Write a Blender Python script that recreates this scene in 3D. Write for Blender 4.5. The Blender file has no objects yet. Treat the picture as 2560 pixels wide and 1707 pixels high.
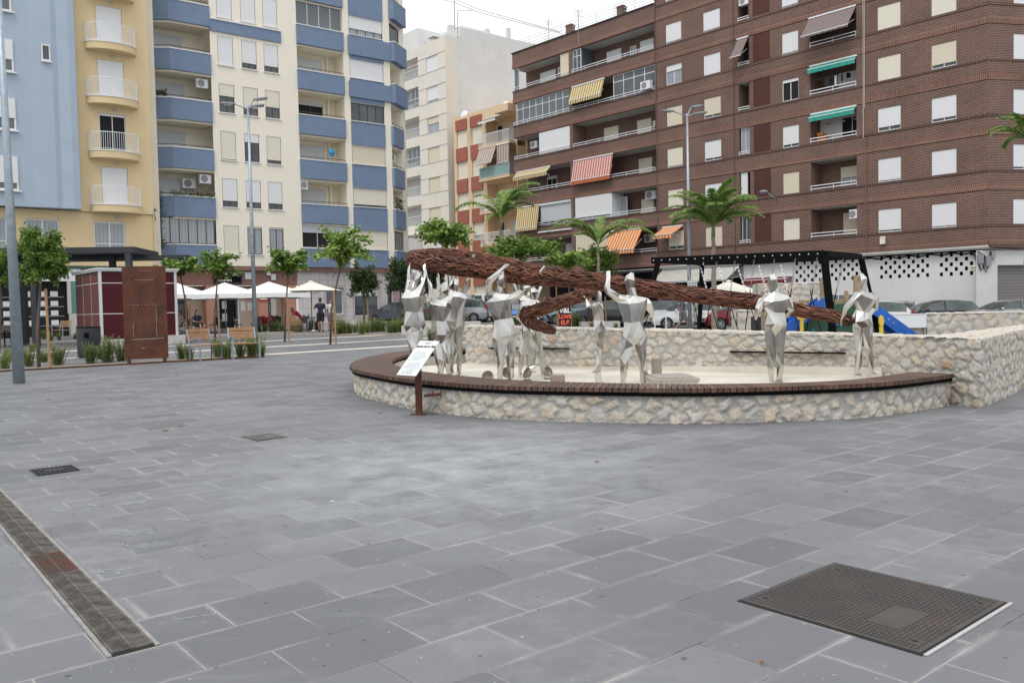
import bpy, bmesh, math, random
import numpy as np
from mathutils import Vector, Matrix, noise
random.seed(7)
SC = bpy.context.scene
# ---------------- camera, world, sun, exposure ----------------
FPX, PITCH, ROLL, CAMH = 2119.5, -.038, -.0206, 1.5      # focal length in px of the 2560 px wide photograph
cam_data = bpy.data.cameras.new('camera'); cam = bpy.data.objects.new('camera', cam_data)
SC.collection.objects.link(cam); SC.camera = cam
cam_data.sensor_width = 36; cam_data.lens = FPX/2560*36; cam_data.clip_end = 600; cam_data.clip_start = .05
_f = Vector((0, math.cos(PITCH), math.sin(PITCH))); _r = Vector((1, 0, 0)); _u = _r.cross(_f)
RR = _r*math.cos(ROLL)+_u*math.sin(ROLL); UU = -_r*math.sin(ROLL)+_u*math.cos(ROLL)
M = Matrix((RR, UU, -_f)).transposed().to_4x4(); M.translation = (0, 0, CAMH); cam.matrix_world = M
W = bpy.data.worlds.new('World'); SC.world = W; W.use_nodes = True
nt = W.node_tree; nt.nodes.clear()
wo = nt.nodes.new('ShaderNodeOutputWorld'); bg = nt.nodes.new('ShaderNodeBackground')
sky = nt.nodes.new('ShaderNodeTexSky'); sky.sky_type = 'NISHITA'; sky.sun_disc = False
SUN_EL, SUN_AZ = math.radians(58), math.radians(205)      # azimuth: clockwise from +Y
sky.sun_elevation = SUN_EL; sky.sun_rotation = SUN_AZ; sky.air_density = 1.5; sky.dust_density = 3
tc = nt.nodes.new('ShaderNodeTexCoord'); nz = nt.nodes.new('ShaderNodeTexNoise'); nz.inputs['Scale'].default_value = 2.2; nz.inputs['Detail'].default_value = 5
mp = nt.nodes.new('ShaderNodeMapping'); mp.inputs['Scale'].default_value = (1, 1, 2.6)
rp = nt.nodes.new('ShaderNodeValToRGB'); rp.color_ramp.elements[0].position = .2; rp.color_ramp.elements[0].color = (.74, .79, .86, 1)
rp.color_ramp.elements[1].position = .62; rp.color_ramp.elements[1].color = (1, 1, 1.01, 1)
mx = nt.nodes.new('ShaderNodeMixRGB'); mx.inputs[0].default_value = .86
L = nt.links.new
L(tc.outputs['Generated'], mp.inputs[0]); L(mp.outputs[0], nz.inputs['Vector']); L(nz.outputs[0], rp.inputs[0])
# overcast luminance: the zenith is about twice as bright as the horizon
sx_ = nt.nodes.new('ShaderNodeSeparateXYZ'); L(tc.outputs['Generated'], sx_.inputs[0]); zr = nt.nodes.new('ShaderNodeMapRange'); zr.inputs[1].default_value = 0; zr.inputs[2].default_value = 1; zr.inputs[3].default_value = 10.2; zr.inputs[4].default_value = 22
L(sx_.outputs[2], zr.inputs[0]); mm = nt.nodes.new('ShaderNodeVectorMath'); mm.operation = 'SCALE'; L(rp.outputs[0], mm.inputs[0]); L(zr.outputs[0], mm.inputs['Scale'])
L(sky.outputs[0], mx.inputs[1]); L(mm.outputs[0], mx.inputs[2]); L(mx.outputs[0], bg.inputs[0]); L(bg.outputs[0], wo.inputs[0])
bg.inputs[1].default_value = .098
sd = bpy.data.lights.new('sun', 'SUN'); sd.energy = 1.25; sd.angle = math.radians(16); sd.color = (1, .97, .93)
so = bpy.data.objects.new('sun', sd); SC.collection.objects.link(so)
sv = Vector((math.sin(SUN_AZ)*math.cos(SUN_EL), math.cos(SUN_AZ)*math.cos(SUN_EL), math.sin(SUN_EL)))
so.rotation_euler = sv.to_track_quat('Z', 'Y').to_euler()
SC.view_settings.view_transform = 'Standard'; SC.view_settings.look = 'None'; SC.view_settings.gamma = 1; SC.view_settings.exposure = -.08
SC.render.resolution_x = 1024; SC.render.resolution_y = 682
# ---------------- helpers ----------------
PI = math.pi
def ray(px, py): return _f + (px-1280)/FPX*RR - (py-853.5)/FPX*UU
def at(px, py, Y):
    d = ray(px, py); t = Y/d.y; return Vector((d.x*t, Y, CAMH+d.z*t))
def G(x, y):
    r = x/max(y, 1); q = min(1, max(0, (r+.1)/.55)); q = q*q*(3-2*q); k = .014-.0125*q
    return k*max(0, min(y, 62)-8)
def gp(px, py, dz=0):
    d = ray(px, py); t = 10.
    for i in range(80):
        z = G(d.x*t, d.y*t)+dz
        tn = (z-CAMH)/d.z if d.z < 0 else 150
        t = .5*t+.5*max(min(tn, 150), 1)
    return Vector((d.x*t, d.y*t, CAMH+d.z*t))
def gz(x, y, dz=0): return Vector((x, y, G(x, y)+dz))
def link(o): SC.collection.objects.link(o); return o
def props(o, label=None, cat=None, group=None, kind=None):
    if label: o['label'] = label
    if cat: o['category'] = cat
    if group: o['group'] = group
    if kind: o['kind'] = kind
    return o
def thing(name, label, cat, loc=(0, 0, 0), rz=0, group=None):
    o = link(bpy.data.objects.new(name, None)); o.location = loc; o.rotation_euler = (0, 0, rz); o.empty_display_size = .3
    return props(o, label, cat, group)
def copy_tree(o, parent=None):
    c = o.copy(); link(c); c.parent = parent
    for ch in list(o.children): copy_tree(ch, c)
    return c
class MB:
    def __init__(s): s.v = []; s.f = []; s.m = []
    def add(s, vs, fs, m=0):
        b = len(s.v); s.v += [tuple(v) for v in vs]; s.f += [tuple(b+i for i in f) for f in fs]; s.m += [m]*len(fs); return s
    def box(s, x0, x1, y0, y1, z0, z1, m=0):
        return s.add([(x0,y0,z0),(x1,y0,z0),(x1,y1,z0),(x0,y1,z0),(x0,y0,z1),(x1,y0,z1),(x1,y1,z1),(x0,y1,z1)],
            [(0,3,2,1),(4,5,6,7),(0,1,5,4),(1,2,6,5),(2,3,7,6),(3,0,4,7)], m)
    def quad(s, a, b, c, d, m=0): return s.add([a, b, c, d], [(0,1,2,3)], m)
    def obox(s, c, ax, ay, az, m=0):   # centre and three half axis vectors
        c, ax, ay, az = map(Vector, (c, ax, ay, az))
        vs = [c+i*ax+j*ay+k*az for k in (-1,1) for j in (-1,1) for i in (-1,1)]
        return s.add(vs, [(0,2,3,1),(4,5,7,6),(0,1,5,4),(1,3,7,5),(3,2,6,7),(2,0,4,6)], m)
    def bar(s, a, b, w, h=None, up=(0,0,1), m=0):
        a, b = Vector(a), Vector(b); h = h or w; d = (b-a); l = d.length
        if l < 1e-6: return s
        d /= l; up = Vector(up)
        if abs(d.dot(up)) > .98: up = Vector((1,0,0))
        sd_ = d.cross(up).normalized(); u = sd_.cross(d)
        return s.obox((a+b)/2, d*l/2, sd_*w/2, u*h/2, m)
    def tube(s, pts, rad, n=8, m=0, cap=True):
        pts = [Vector(p) for p in pts]
        if not hasattr(rad, '__len__'): rad = [rad]*len(pts)
        b = len(s.v); up = None
        for i, p in enumerate(pts):
            t = (pts[min(i+1, len(pts)-1)]-pts[max(i-1, 0)]).normalized()
            if up is None:
                up = Vector((0,0,1)) if abs(t.z) < .9 else Vector((1,0,0))
            a = t.cross(up).normalized(); up = a.cross(t).normalized()
            for k in range(n):
                q = 2*PI*k/n; s.v.append(tuple(p+rad[i]*(math.cos(q)*a+math.sin(q)*up)))
        for i in range(len(pts)-1):
            for k in range(n):
                s.f.append((b+i*n+k, b+i*n+(k+1) % n, b+(i+1)*n+(k+1) % n, b+(i+1)*n+k)); s.m.append(m)
        if cap:
            s.f.append(tuple(b+k for k in reversed(range(n)))); s.m.append(m)
            s.f.append(tuple(b+(len(pts)-1)*n+k for k in range(n))); s.m.append(m)
        return s
    def lathe(s, prof, n=16, c=(0,0,0), m=0):
        b = len(s.v); c = Vector(c)
        for r, z in prof:
            for k in range(n):
                q = 2*PI*k/n; s.v.append((c.x+r*math.cos(q), c.y+r*math.sin(q), c.z+z))
        for i in range(len(prof)-1):
            for k in range(n):
                s.f.append((b+i*n+k, b+i*n+(k+1) % n, b+(i+1)*n+(k+1) % n, b+(i+1)*n+k)); s.m.append(m)
        return s
    def prism(s, poly, z0, z1, m=0):
        n = len(poly); g = lambda z, p: z(p[0], p[1]) if callable(z) else z
        vs = [(p[0], p[1], g(z0, p)) for p in poly]+[(p[0], p[1], g(z1, p)) for p in poly]
        fs = [tuple(reversed(range(n))), tuple(range(n, 2*n))]+[(i, (i+1) % n, n+(i+1) % n, n+i) for i in range(n)]
        return s.add(vs, fs, m)
    def prof(s, poly, y0, y1, m=0):      # polygon in x,z extruded along y
        n = len(poly)
        vs = [(p[0], y0, p[1]) for p in poly]+[(p[0], y1, p[1]) for p in poly]
        return s.add(vs, [tuple(range(n)), tuple(reversed(range(n, 2*n)))]+[(i, n+i, n+(i+1) % n, (i+1) % n) for i in range(n)], m)
    def build(s, name, mats, parent=None, smooth=False, bevel=0):
        me = bpy.data.meshes.new(name); me.from_pydata(s.v, [], s.f); me.update()
        for m in (mats if isinstance(mats, (list, tuple)) else [mats]): me.materials.append(m)
        me.polygons.foreach_set('material_index', s.m)
        if smooth: me.polygons.foreach_set('use_smooth', [True]*len(s.f))
        bm = bmesh.new(); bm.from_mesh(me); bmesh.ops.recalc_face_normals(bm, faces=bm.faces)
        bm.to_mesh(me); bm.free()
        o = link(bpy.data.objects.new(name, me)); o.parent = parent
        if bevel:
            mo = o.modifiers.new('bevel', 'BEVEL'); mo.width = bevel; mo.segments = 2; mo.limit_method = 'ANGLE'
        return o
ORD = ['leftmost','second','third','fourth','fifth','sixth','seventh','eighth','ninth','tenth','eleventh','twelfth','thirteenth','fourteenth','fifteenth','sixteenth','seventeenth','eighteenth','nineteenth','twentieth']
def nth(i): return 'leftmost' if i == 0 else ORD[i]+' from the left'
def each(mb, name, m, parent, nv=8, nf=6, **kw):
    """every box of the builder becomes an object of its own"""
    out = []
    for i in range(len(mb.v)//nv):
        q = MB(); q.v = mb.v[i*nv:(i+1)*nv]; q.f = [tuple(k-i*nv for k in f) for f in mb.f[i*nf:(i+1)*nf]]; q.m = mb.m[i*nf:(i+1)*nf]; out.append(q.build(name, m, parent, **kw))
    return out
def bake(o):
    dg = bpy.context.evaluated_depsgraph_get(); dg.update()
    me = bpy.data.meshes.new_from_object(o.evaluated_get(dg)); o.modifiers.clear(); o.data = me; return o
def catmull(P, n=8, closed=False):
    P = [Vector(p) for p in P]; out = []; N = len(P)
    for i in range(N-1):
        p0, p1, p2, p3 = P[max(i-1,0)], P[i], P[i+1], P[min(i+2,N-1)]
        for k in range(n):
            t = k/n; out.append(.5*((2*p1)+(p2-p0)*t+(2*p0-5*p1+4*p2-p3)*t*t+(3*p1-p0-3*p2+p3)*t**3))
    out.append(P[-1]); return out
def text(s, size, name, m, parent, mw, shear=0, align='CENTER', ext=.002, bold=0):
    cu = bpy.data.curves.new(name, 'FONT'); cu.body = s; cu.size = size; cu.extrude = ext; cu.align_x = align; cu.align_y = 'CENTER'; cu.shear = shear; cu.offset = bold
    o = bpy.data.objects.new(name, cu); link(o)
    dg = bpy.context.evaluated_depsgraph_get(); dg.update()
    me = bpy.data.meshes.new_from_object(o.evaluated_get(dg)); bpy.data.objects.remove(o)
    me.materials.clear(); me.materials.append(m)
    t = link(bpy.data.objects.new(name, me)); t.parent = parent; t.matrix_local = mw; return t
# ---------------- materials ----------------
def mat(name, col, rough=.6, metal=0, col2=None, scale=3, bump=0, bscale=40, spec=.5, detail=4, thr=(.35,.65), emit=None, alpha=None):
    m = bpy.data.materials.new(name); m.use_nodes = True; n = m.node_tree; N = n.nodes; b = N['Principled BSDF']; K = n.links.new
    c = (*col, 1); b.inputs['Base Color'].default_value = c; b.inputs['Roughness'].default_value = rough; b.inputs['Metallic'].default_value = metal
    b.inputs['Specular IOR Level'].default_value = spec
    t = N.new('ShaderNodeTexCoord')
    if col2:
        z = N.new('ShaderNodeTexNoise'); z.inputs['Scale'].default_value = scale; z.inputs['Detail'].default_value = detail; z.inputs['Roughness'].default_value = .65
        r = N.new('ShaderNodeMapRange'); r.inputs[1].default_value = thr[0]; r.inputs[2].default_value = thr[1]
        x = N.new('ShaderNodeMixRGB'); x.inputs[1].default_value = c; x.inputs[2].default_value = (*col2, 1)
        K(t.outputs['Object'], z.inputs['Vector']); K(z.outputs[0], r.inputs[0]); K(r.outputs[0], x.inputs[0]); K(x.outputs[0], b.inputs['Base Color'])
    if bump:
        z2 = N.new('ShaderNodeTexNoise'); z2.inputs['Scale'].default_value = bscale; z2.inputs['Detail'].default_value = 3
        bp = N.new('ShaderNodeBump'); bp.inputs['Strength'].default_value = bump; bp.inputs['Distance'].default_value = .02
        K(t.outputs['Object'], z2.inputs['Vector']); K(z2.outputs[0], bp.inputs['Height']); K(bp.outputs[0], b.inputs['Normal'])
    return m
def nodes(m): n = m.node_tree; return n.nodes, n.links.new, n.nodes['Principled BSDF']
def brick_mat(name, c1, c2, mortar, w, h, ms, vertical=False, ox=0, oz=0, rough=.85, bump=.3, offset=.5):
    m = mat(name, c1, rough); N, K, b = nodes(m)
    t = N.new('ShaderNodeTexCoord'); s = N.new('ShaderNodeSeparateXYZ'); a = N.new('ShaderNodeMath'); a.operation = 'ADD'
    cb = N.new('ShaderNodeCombineXYZ'); K(t.outputs['Object'], s.inputs[0]); K(s.outputs[0], a.inputs[0]); K(s.outputs[1], a.inputs[1])
    a2 = N.new('ShaderNodeMath'); a2.operation = 'ADD'; a2.inputs[1].default_value = oz; K(s.outputs[2], a2.inputs[0])
    K(a.outputs[0], cb.inputs[0]); K(a2.outputs[0], cb.inputs[1])
    br = N.new('ShaderNodeTexBrick'); br.inputs['Scale'].default_value = 1; br.inputs['Brick Width'].default_value = w; br.inputs['Row Height'].default_value = h
    br.inputs['Mortar Size'].default_value = ms; br.inputs['Mortar Smooth'].default_value = .1; br.offset = offset; br.inputs['Bias'].default_value = 0
    br.inputs['Color1'].default_value = (*c1, 1); br.inputs['Color2'].default_value = (*c2, 1); br.inputs['Mortar'].default_value = (*mortar, 1)
    z = N.new('ShaderNodeTexNoise'); z.inputs['Scale'].default_value = .35; z.inputs['Detail'].default_value = 6; z.inputs['Roughness'].default_value = .7
    r = N.new('ShaderNodeMapRange'); r.inputs[1].default_value = .3; r.inputs[2].default_value = .7; r.inputs[3].default_value = .78; r.inputs[4].default_value = 1.18
    hs = N.new('ShaderNodeHueSaturation')
    K(cb.outputs[0], br.inputs['Vector']); K(t.outputs['Object'], z.inputs['Vector']); K(z.outputs[0], r.inputs[0]); K(r.outputs[0], hs.inputs['Value'])
    K(br.outputs[0], hs.inputs['Color']); K(hs.outputs[0], b.inputs['Base Color'])
    if bump:
        bp = N.new('ShaderNodeBump'); bp.invert = True; bp.inputs['Strength'].default_value = bump; bp.inputs['Distance'].default_value = .01; K(br.outputs['Fac'], bp.inputs['Height']); K(bp.outputs[0], b.inputs['Normal'])
    return m
def stripe_mat(name, c1, c2, per, duty=.5, axis=0, rough=.8, bump=0):
    m = mat(name, c1, rough); N, K, b = nodes(m)
    t = N.new('ShaderNodeTexCoord'); s = N.new('ShaderNodeSeparateXYZ'); K(t.outputs['Object'], s.inputs[0])
    d = N.new('ShaderNodeMath'); d.operation = 'DIVIDE'; d.inputs[1].default_value = per; K(s.outputs[axis], d.inputs[0])
    f = N.new('ShaderNodeMath'); f.operation = 'FRACT'; K(d.outputs[0], f.inputs[0])
    g = N.new('ShaderNodeMath'); g.operation = 'GREATER_THAN'; g.inputs[1].default_value = duty; K(f.outputs[0], g.inputs[0])
    x = N.new('ShaderNodeMixRGB'); x.inputs[1].default_value = (*c1, 1); x.inputs[2].default_value = (*c2, 1)
    K(g.outputs[0], x.inputs[0]); K(x.outputs[0], b.inputs['Base Color'])
    if bump:
        bp = N.new('ShaderNodeBump'); bp.inputs['Strength'].default_value = bump; bp.inputs['Distance'].default_value = .01; K(f.outputs[0], bp.inputs['Height']); K(bp.outputs[0], b.inputs['Normal'])
    return m
mt_late = {}
def leaf_mat(name, c1, c2, c3=None):
    m = mat(name, c1, .5, spec=.35); N, K, b = nodes(m)
    g = N.new('ShaderNodeNewGeometry'); r = N.new('ShaderNodeValToRGB'); e = r.color_ramp.elements
    e[0].color = (*c1, 1); e[1].color = (*c2, 1); e[1].position = .8
    if c3: q = e.new(.95); q.color = (*c3, 1)
    K(g.outputs['Random Per Island'], r.inputs[0]); K(r.outputs[0], b.inputs['Base Color'])
    tr = N.new('ShaderNodeBsdfTranslucent'); K(r.outputs[0], tr.inputs[0]); x = N.new('ShaderNodeMixShader'); x.inputs[0].default_value = .35
    K(b.outputs[0], x.inputs[1]); K(tr.outputs[0], x.inputs[2]); K(x.outputs[0], N['Material Output'].inputs[0])
    return m
mt = {}
mt['white'] = mat('white_paint', (.74,.74,.73), .5, col2=(.66,.66,.64), scale=1.5)
mt['whitemetal'] = mat('white_metal', (.72,.74,.76), .35)
mt['shut_w'] = stripe_mat('white_shutter', (.73,.74,.75), (.58,.59,.61), .09, .78, 2, .45)
mt['shut_c'] = stripe_mat('cream_shutter', (.66,.60,.46), (.54,.48,.36), .09, .78, 2, .5)
mt['shut_y'] = stripe_mat('pale_shutter', (.72,.68,.56), (.6,.56,.45), .09, .78, 2, .5)
mt['shut_g'] = stripe_mat('grey_and_shaded_shutter', (.50,.53,.56), (.40,.43,.46), .09, .78, 2, .5)  # grey paint, also the shaded tone of shutters inside the left loggias
mt['alu'] = mat('aluminium', (.62,.64,.66), .4, .4)
mt['bronze'] = mat('bronze_frame', (.06,.035,.028), .4)
def glass_mat(name, c, rough=.06, c2=None):
    return mat(name, c, rough, 0, spec=.7, col2=c2, scale=.8)
mt['glass'] = glass_mat('window_glass', (.035,.045,.05), c2=(.09,.1,.11))
mt['glass_cur'] = stripe_mat('curtained_glass', (.33,.365,.39), (.275,.305,.33), .19, .6, 0, .12)
mt['glass_grey'] = glass_mat('grey_glass', (.12,.14,.16), .12, c2=(.09,.105,.115))
mt['dark'] = mat('painted_dark_shade', (.012,.012,.014), .9)  # near-black tone standing in for shade in openings, reveals and under bands
mt['brick'] = brick_mat('brown_brick', (.138,.062,.046), (.092,.041,.032), (.30,.23,.185), .27, .088, .011)
mt['soldier'] = brick_mat('upright_brick', (.185,.078,.053), (.135,.055,.039), (.32,.23,.175), .098, .36, .012)
mt['sill'] = brick_mat('dark_sill_brick', (.085,.04,.032), (.06,.028,.024), (.2,.14,.11), .098, .36, .014)
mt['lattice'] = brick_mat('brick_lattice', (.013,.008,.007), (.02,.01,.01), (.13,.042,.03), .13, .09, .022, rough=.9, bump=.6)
mt['soffit'] = mat('grey_soffit', (.52,.51,.48), .8, col2=(.44,.43,.4), scale=2)
mt['cream'] = mat('cream_tile', (.80,.74,.61), .55, col2=(.74,.68,.54), scale=.6)
_m = mt['cream']; N_, K_, b_ = nodes(_m)
mt['creamrib'] = stripe_mat('cream_ribbed_tile', (.83,.78,.66), (.75,.69,.57), .14, .8, 0, .6)
mt['blue'] = mat('blue_render', (.17,.235,.34), .8, col2=(.14,.195,.295), scale=1.2, thr=(.42,.8), bump=.1)
mt['paleblue'] = mat('pale_blue_render', (.385,.46,.545), .85, col2=(.355,.43,.515), scale=.7)
mt['yellow'] = mat('yellow_render', (.69,.545,.32), .85, col2=(.65,.51,.295), scale=.5)
mt['orange'] = mat('apricot_render', (.70,.53,.35), .85, col2=(.65,.49,.32), scale=.6)
mt['terracotta'] = mat('terracotta_panel', (.34,.115,.075), .8, col2=(.30,.10,.065), scale=1)
mt['stoneclad'] = mat('pale_stone_cladding', (.66,.63,.57), .6, col2=(.72,.66,.56), scale=.5, thr=(.4,.6))
mt['awn_beige'] = mat('grey_beige_canvas', (.47,.46,.42), .85, col2=(.41,.40,.37), scale=2); mt['awn_dkred'] = mat('dark_red_canvas', (.17,.018,.02), .85)
mt['wallwhite'] = mat('white_render', (.67,.67,.665), .9, col2=(.60,.60,.59), scale=.4)
mt['wallgrey'] = mat('offwhite_render', (.60,.60,.58), .9, col2=(.54,.54,.52), scale=.6)
mt['grey'] = mat('mid_grey', (.25,.25,.26), .6)
mt['galv'] = mat('galvanised_steel', (.36,.42,.46), .42, .55, col2=(.28,.33,.37), scale=9, bump=.05)
mt['corten'] = mat('rusted_steel', (.062,.026,.018), .75, .2, col2=(.135,.045,.02), scale=2.2, bump=.15, bscale=30)
mt['rustleaf'] = mat('rusted_strips', (.082,.027,.016), .8, .1, col2=(.15,.05,.025), scale=7, thr=(.3,.75), bump=.2, bscale=60)
N_, K_, b_ = nodes(mt['rustleaf']); g_ = N_.new('ShaderNodeNewGeometry'); r_ = N_.new('ShaderNodeValToRGB'); e_ = r_.color_ramp.elements
e_[0].color = (.042,.016,.010,1); e_[1].color = (.22,.085,.044,1); q_ = e_.new(.5); q_.color = (.11,.040,.022,1)
K_(g_.outputs['Random Per Island'], r_.inputs[0]); K_(r_.outputs[0], b_.inputs['Base Color'])
mt['shaded_core'] = mat('shaded_rusted_core', (.03,.012,.01), .9)  # rust core darkened so the gaps between strips look shaded
mt['maroon'] = mat('maroon_panel', (.062,.006,.009), .5, spec=.25)
mt['redbrown'] = mat('redbrown_panel', (.13,.04,.033), .5, spec=.3)
mt['charcoal'] = mat('charcoal_metal', (.035,.037,.044), .55, spec=.3)
mt['black'] = mat('black_metal', (.006,.0065,.007), .7, spec=.05)
mt['rubber'] = mat('tyre_rubber', (.014,.014,.015), .8)
mt['wood'] = mat('bench_timber', (.36,.19,.085), .6, col2=(.27,.14,.06), scale=6)
mt['stake'] = mat('stake_timber', (.40,.24,.12), .8, col2=(.3,.17,.09), scale=8)
mt['bark'] = mat('tree_bark', (.15,.115,.09), .9, col2=(.09,.07,.06), scale=12, bump=.5)
mt['palmbark'] = mat('palm_bark', (.30,.25,.20), .9, col2=(.2,.165,.13), scale=9, bump=.6)
mt['canvas'] = mat('white_canvas', (.80,.80,.79), .8)
mt['canvas_c'] = mat('cream_canvas', (.76,.72,.62), .8)
mt['conc'] = mat('pale_concrete', (.56,.53,.49), .8, col2=(.49,.47,.43), scale=4)
mt['basin'] = mat('cream_basin_paint', (.64,.60,.52), .7, col2=(.54,.50,.42), scale=2.2, thr=(.4,.75))
mt['greenawn'] = mat('green_canvas', (.02,.27,.21), .8, col2=(.03,.33,.26), scale=1)
mt['awn_y'] = stripe_mat('yellow_striped_canvas', (.70,.55,.26), (.22,.18,.12), .26, .55)
mt['awn_r'] = stripe_mat('pink_striped_canvas', (.66,.48,.46), (.42,.11,.07), .26, .5)
mt['awn_ro'] = stripe_mat('orange_fringe', (.52,.16,.06), (.36,.08,.04), .2, .52)
mt['awn_o'] = stripe_mat('orange_striped_canvas', (.55,.15,.035), (.70,.46,.27), .28, .55)
mt['awn_g'] = stripe_mat('grey_striped_canvas', (.155,.115,.11), (.27,.23,.22), .17, .72)
mt['awn_w'] = stripe_mat('beige_striped_canvas', (.50,.42,.36), (.28,.22,.19), .34, .5)
mt['salmon'] = mat('salmon_render', (.47,.235,.165), .8)
mt['brownfascia'] = mat('brown_fascia', (.235,.125,.10), .8)
mt['beige'] = mat('beige_render', (.50,.385,.30), .8)
mt['tile'] = brick_mat('pale_stone_tiles', (.58,.545,.53), (.53,.50,.49), (.33,.26,.27), .62, .62, .012, bump=.05, offset=0, rough=.5)
mt['marble'] = mat('pink_marble', (.42,.34,.33), .4, col2=(.28,.2,.2), scale=5)
mt['red'] = mat('red_plastic', (.42,.012,.015), .4)
mt['txtblack'] = mat('black_lettering', (.02,.02,.022), .6)
mt['txtwhite'] = mat('white_lettering', (.8,.8,.78), .6)
mt['txtgrey'] = mat('slate_lettering', (.10,.11,.14), .6)
# ---------------- ground, stripes, road ----------------
TH = .6905; GO = (-1.585, 3.858); LD = Vector((math.cos(TH), math.sin(TH), 0)); VD = Vector((math.sin(TH), -math.cos(TH), 0))
pav = mat('dark_pavers', (.2,.205,.215), .62); N, K, b = nodes(pav)
t = N.new('ShaderNodeTexCoord')
def dotn(vec, off):
    d = N.new('ShaderNodeVectorMath'); d.operation = 'DOT_PRODUCT'; d.inputs[1].default_value = vec; K(t.outputs['Object'], d.inputs[0])
    a = N.new('ShaderNodeMath'); a.operation = 'SUBTRACT'; a.inputs[1].default_value = off; K(d.outputs['Value'], a.inputs[0]); return a
go = Vector((*GO, 0))
du = dotn(LD, go.dot(LD)-.2908); dv = dotn(VD, go.dot(VD)); cb = N.new('ShaderNodeCombineXYZ'); K(du.outputs[0], cb.inputs[0]); K(dv.outputs[0], cb.inputs[1])
def bricktex(ms, smooth, c1, c2, cm):
    br = N.new('ShaderNodeTexBrick'); br.inputs['Scale'].default_value = 1; br.inputs['Brick Width'].default_value = .5816; br.inputs['Row Height'].default_value = .4073
    br.inputs['Mortar Size'].default_value = ms; br.inputs['Mortar Smooth'].default_value = smooth; br.offset = .5
    br.inputs['Color1'].default_value = (*c1, 1); br.inputs['Color2'].default_value = (*c2, 1); br.inputs['Mortar'].default_value = (*cm, 1); K(cb.outputs[0], br.inputs['Vector']); return br
b1 = bricktex(.0042, .0, (.108,.112,.121), (.162,.166,.175), (.43,.42,.38))
b2 = bricktex(.035, 1, (0,0,0), (0,0,0), (1,1,1))
def noisen(scale, detail=4, rough=.6, vec=None):
    z = N.new('ShaderNodeTexNoise'); z.inputs['Scale'].default_value = scale; z.inputs['Detail'].default_value = detail; z.inputs['Roughness'].default_value = rough; K((vec or t.outputs['Object']), z.inputs['Vector']); return z
def rng(src, a, b_, c, d):
    r = N.new('ShaderNodeMapRange'); r.inputs[1].default_value = a; r.inputs[2].default_value = b_; r.inputs[3].default_value = c; r.inputs[4].default_value = d; K(src, r.inputs[0]); return r.outputs[0]
def mixc(fac, c1, c2, mode='MIX'):
    x = N.new('ShaderNodeMixRGB'); x.blend_type = mode
    for i, s in ((0, fac), (1, c1), (2, c2)):
        if isinstance(s, (int, float)): x.inputs[i].default_value = s
        elif isinstance(s, tuple): x.inputs[i].default_value = (*s, 1)
        else: K(s, x.inputs[i])
    return x.outputs[0]
def mul(a_, b__):
    m_ = N.new('ShaderNodeMath'); m_.operation = 'MULTIPLY'
    for i, s in ((0, a_), (1, b__)):
        if isinstance(s, (int, float)): m_.inputs[i].default_value = s
        else: K(s, m_.inputs[i])
    return m_.outputs[0]
# joint colour: sandy in most places, dark where the sand is washed out
jn = rng(noisen(.9, 4).outputs[0], .40, .56, 0, 1)
col = mixc(b1.outputs['Fac'], b1.outputs['Color'], mixc(jn, (.05,.05,.05), (.30,.29,.265)))
dust_patch = rng(noisen(.45, 3).outputs[0], .46, .66, 0, 1); fine = rng(noisen(5, 6, .75).outputs[0], .42, .75, 0, 1)
edge = mul(mul(b2.outputs['Fac'], rng(noisen(1.7, 5, .7).outputs[0], .42, .66, 0, .7)), rng(noisen(.28, 2, .5).outputs[0], .42, .58, .12, 1))
col = mixc(edge, col, (.36,.355,.33))
col = mixc(mul(mul(dust_patch, fine), .5), col, (.34,.345,.34))
col = mixc(mul(rng(noisen(1.1, 4).outputs[0], .4, .7, 0, 1), .35), col, (.105,.108,.118))
wp = gp(1130, 1165)   # worn, dusty patch in the middle of the square
dp_ = N.new('ShaderNodeVectorMath'); dp_.operation = 'SUBTRACT'; dp_.inputs[1].default_value = (wp.x, wp.y, 0); K(t.outputs['Object'], dp_.inputs[0]); dm = N.new('ShaderNodeVectorMath'); dm.operation = 'MULTIPLY'; dm.inputs[1].default_value = (.42, .38, 0); K(dp_.outputs[0], dm.inputs[0]); dl = N.new('ShaderNodeVectorMath'); dl.operation = 'LENGTH'; K(dm.outputs[0], dl.inputs[0])
wm_ = mul(rng(dl.outputs['Value'], .15, 1.25, 1, 0), rng(noisen(2.4, 6, .7).outputs[0], .36, .66, .15, .95)); col = mixc(mul(wm_, .75), col, (.36,.375,.38))
gum = rng(noisen(15, 1, .3).outputs[0], .765, .775, 0, .7); col = mixc(gum, col, (.045,.045,.047))
drag = noisen(1.0, 5, .7, None); mp_ = N.new('ShaderNodeMapping'); mp_.inputs['Scale'].default_value = (.5, 3.5, 1); mp_.inputs['Rotation'].default_value = (0, 0, -.7); K(t.outputs['Object'], mp_.inputs[0]); K(mp_.outputs[0], drag.inputs['Vector'])
col = mixc(rng(drag.outputs[0], .58, .78, 0, .22), col, (.30,.31,.31))
sp = rng(noisen(34, 2, .5).outputs[0], .71, .74, 0, .5); col = mixc(sp, col, (.5,.5,.48))
st = rng(noisen(5.5, 2, .5).outputs[0], .77, .79, 0, .45); col = mixc(st, col, (.06,.06,.06))
K(col, b.inputs['Base Color'])
bp = N.new('ShaderNodeBump'); bp.invert = True; bp.inputs['Strength'].default_value = .5; bp.inputs['Distance'].default_value = .006; K(b1.outputs['Fac'], bp.inputs['Height'])
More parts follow.
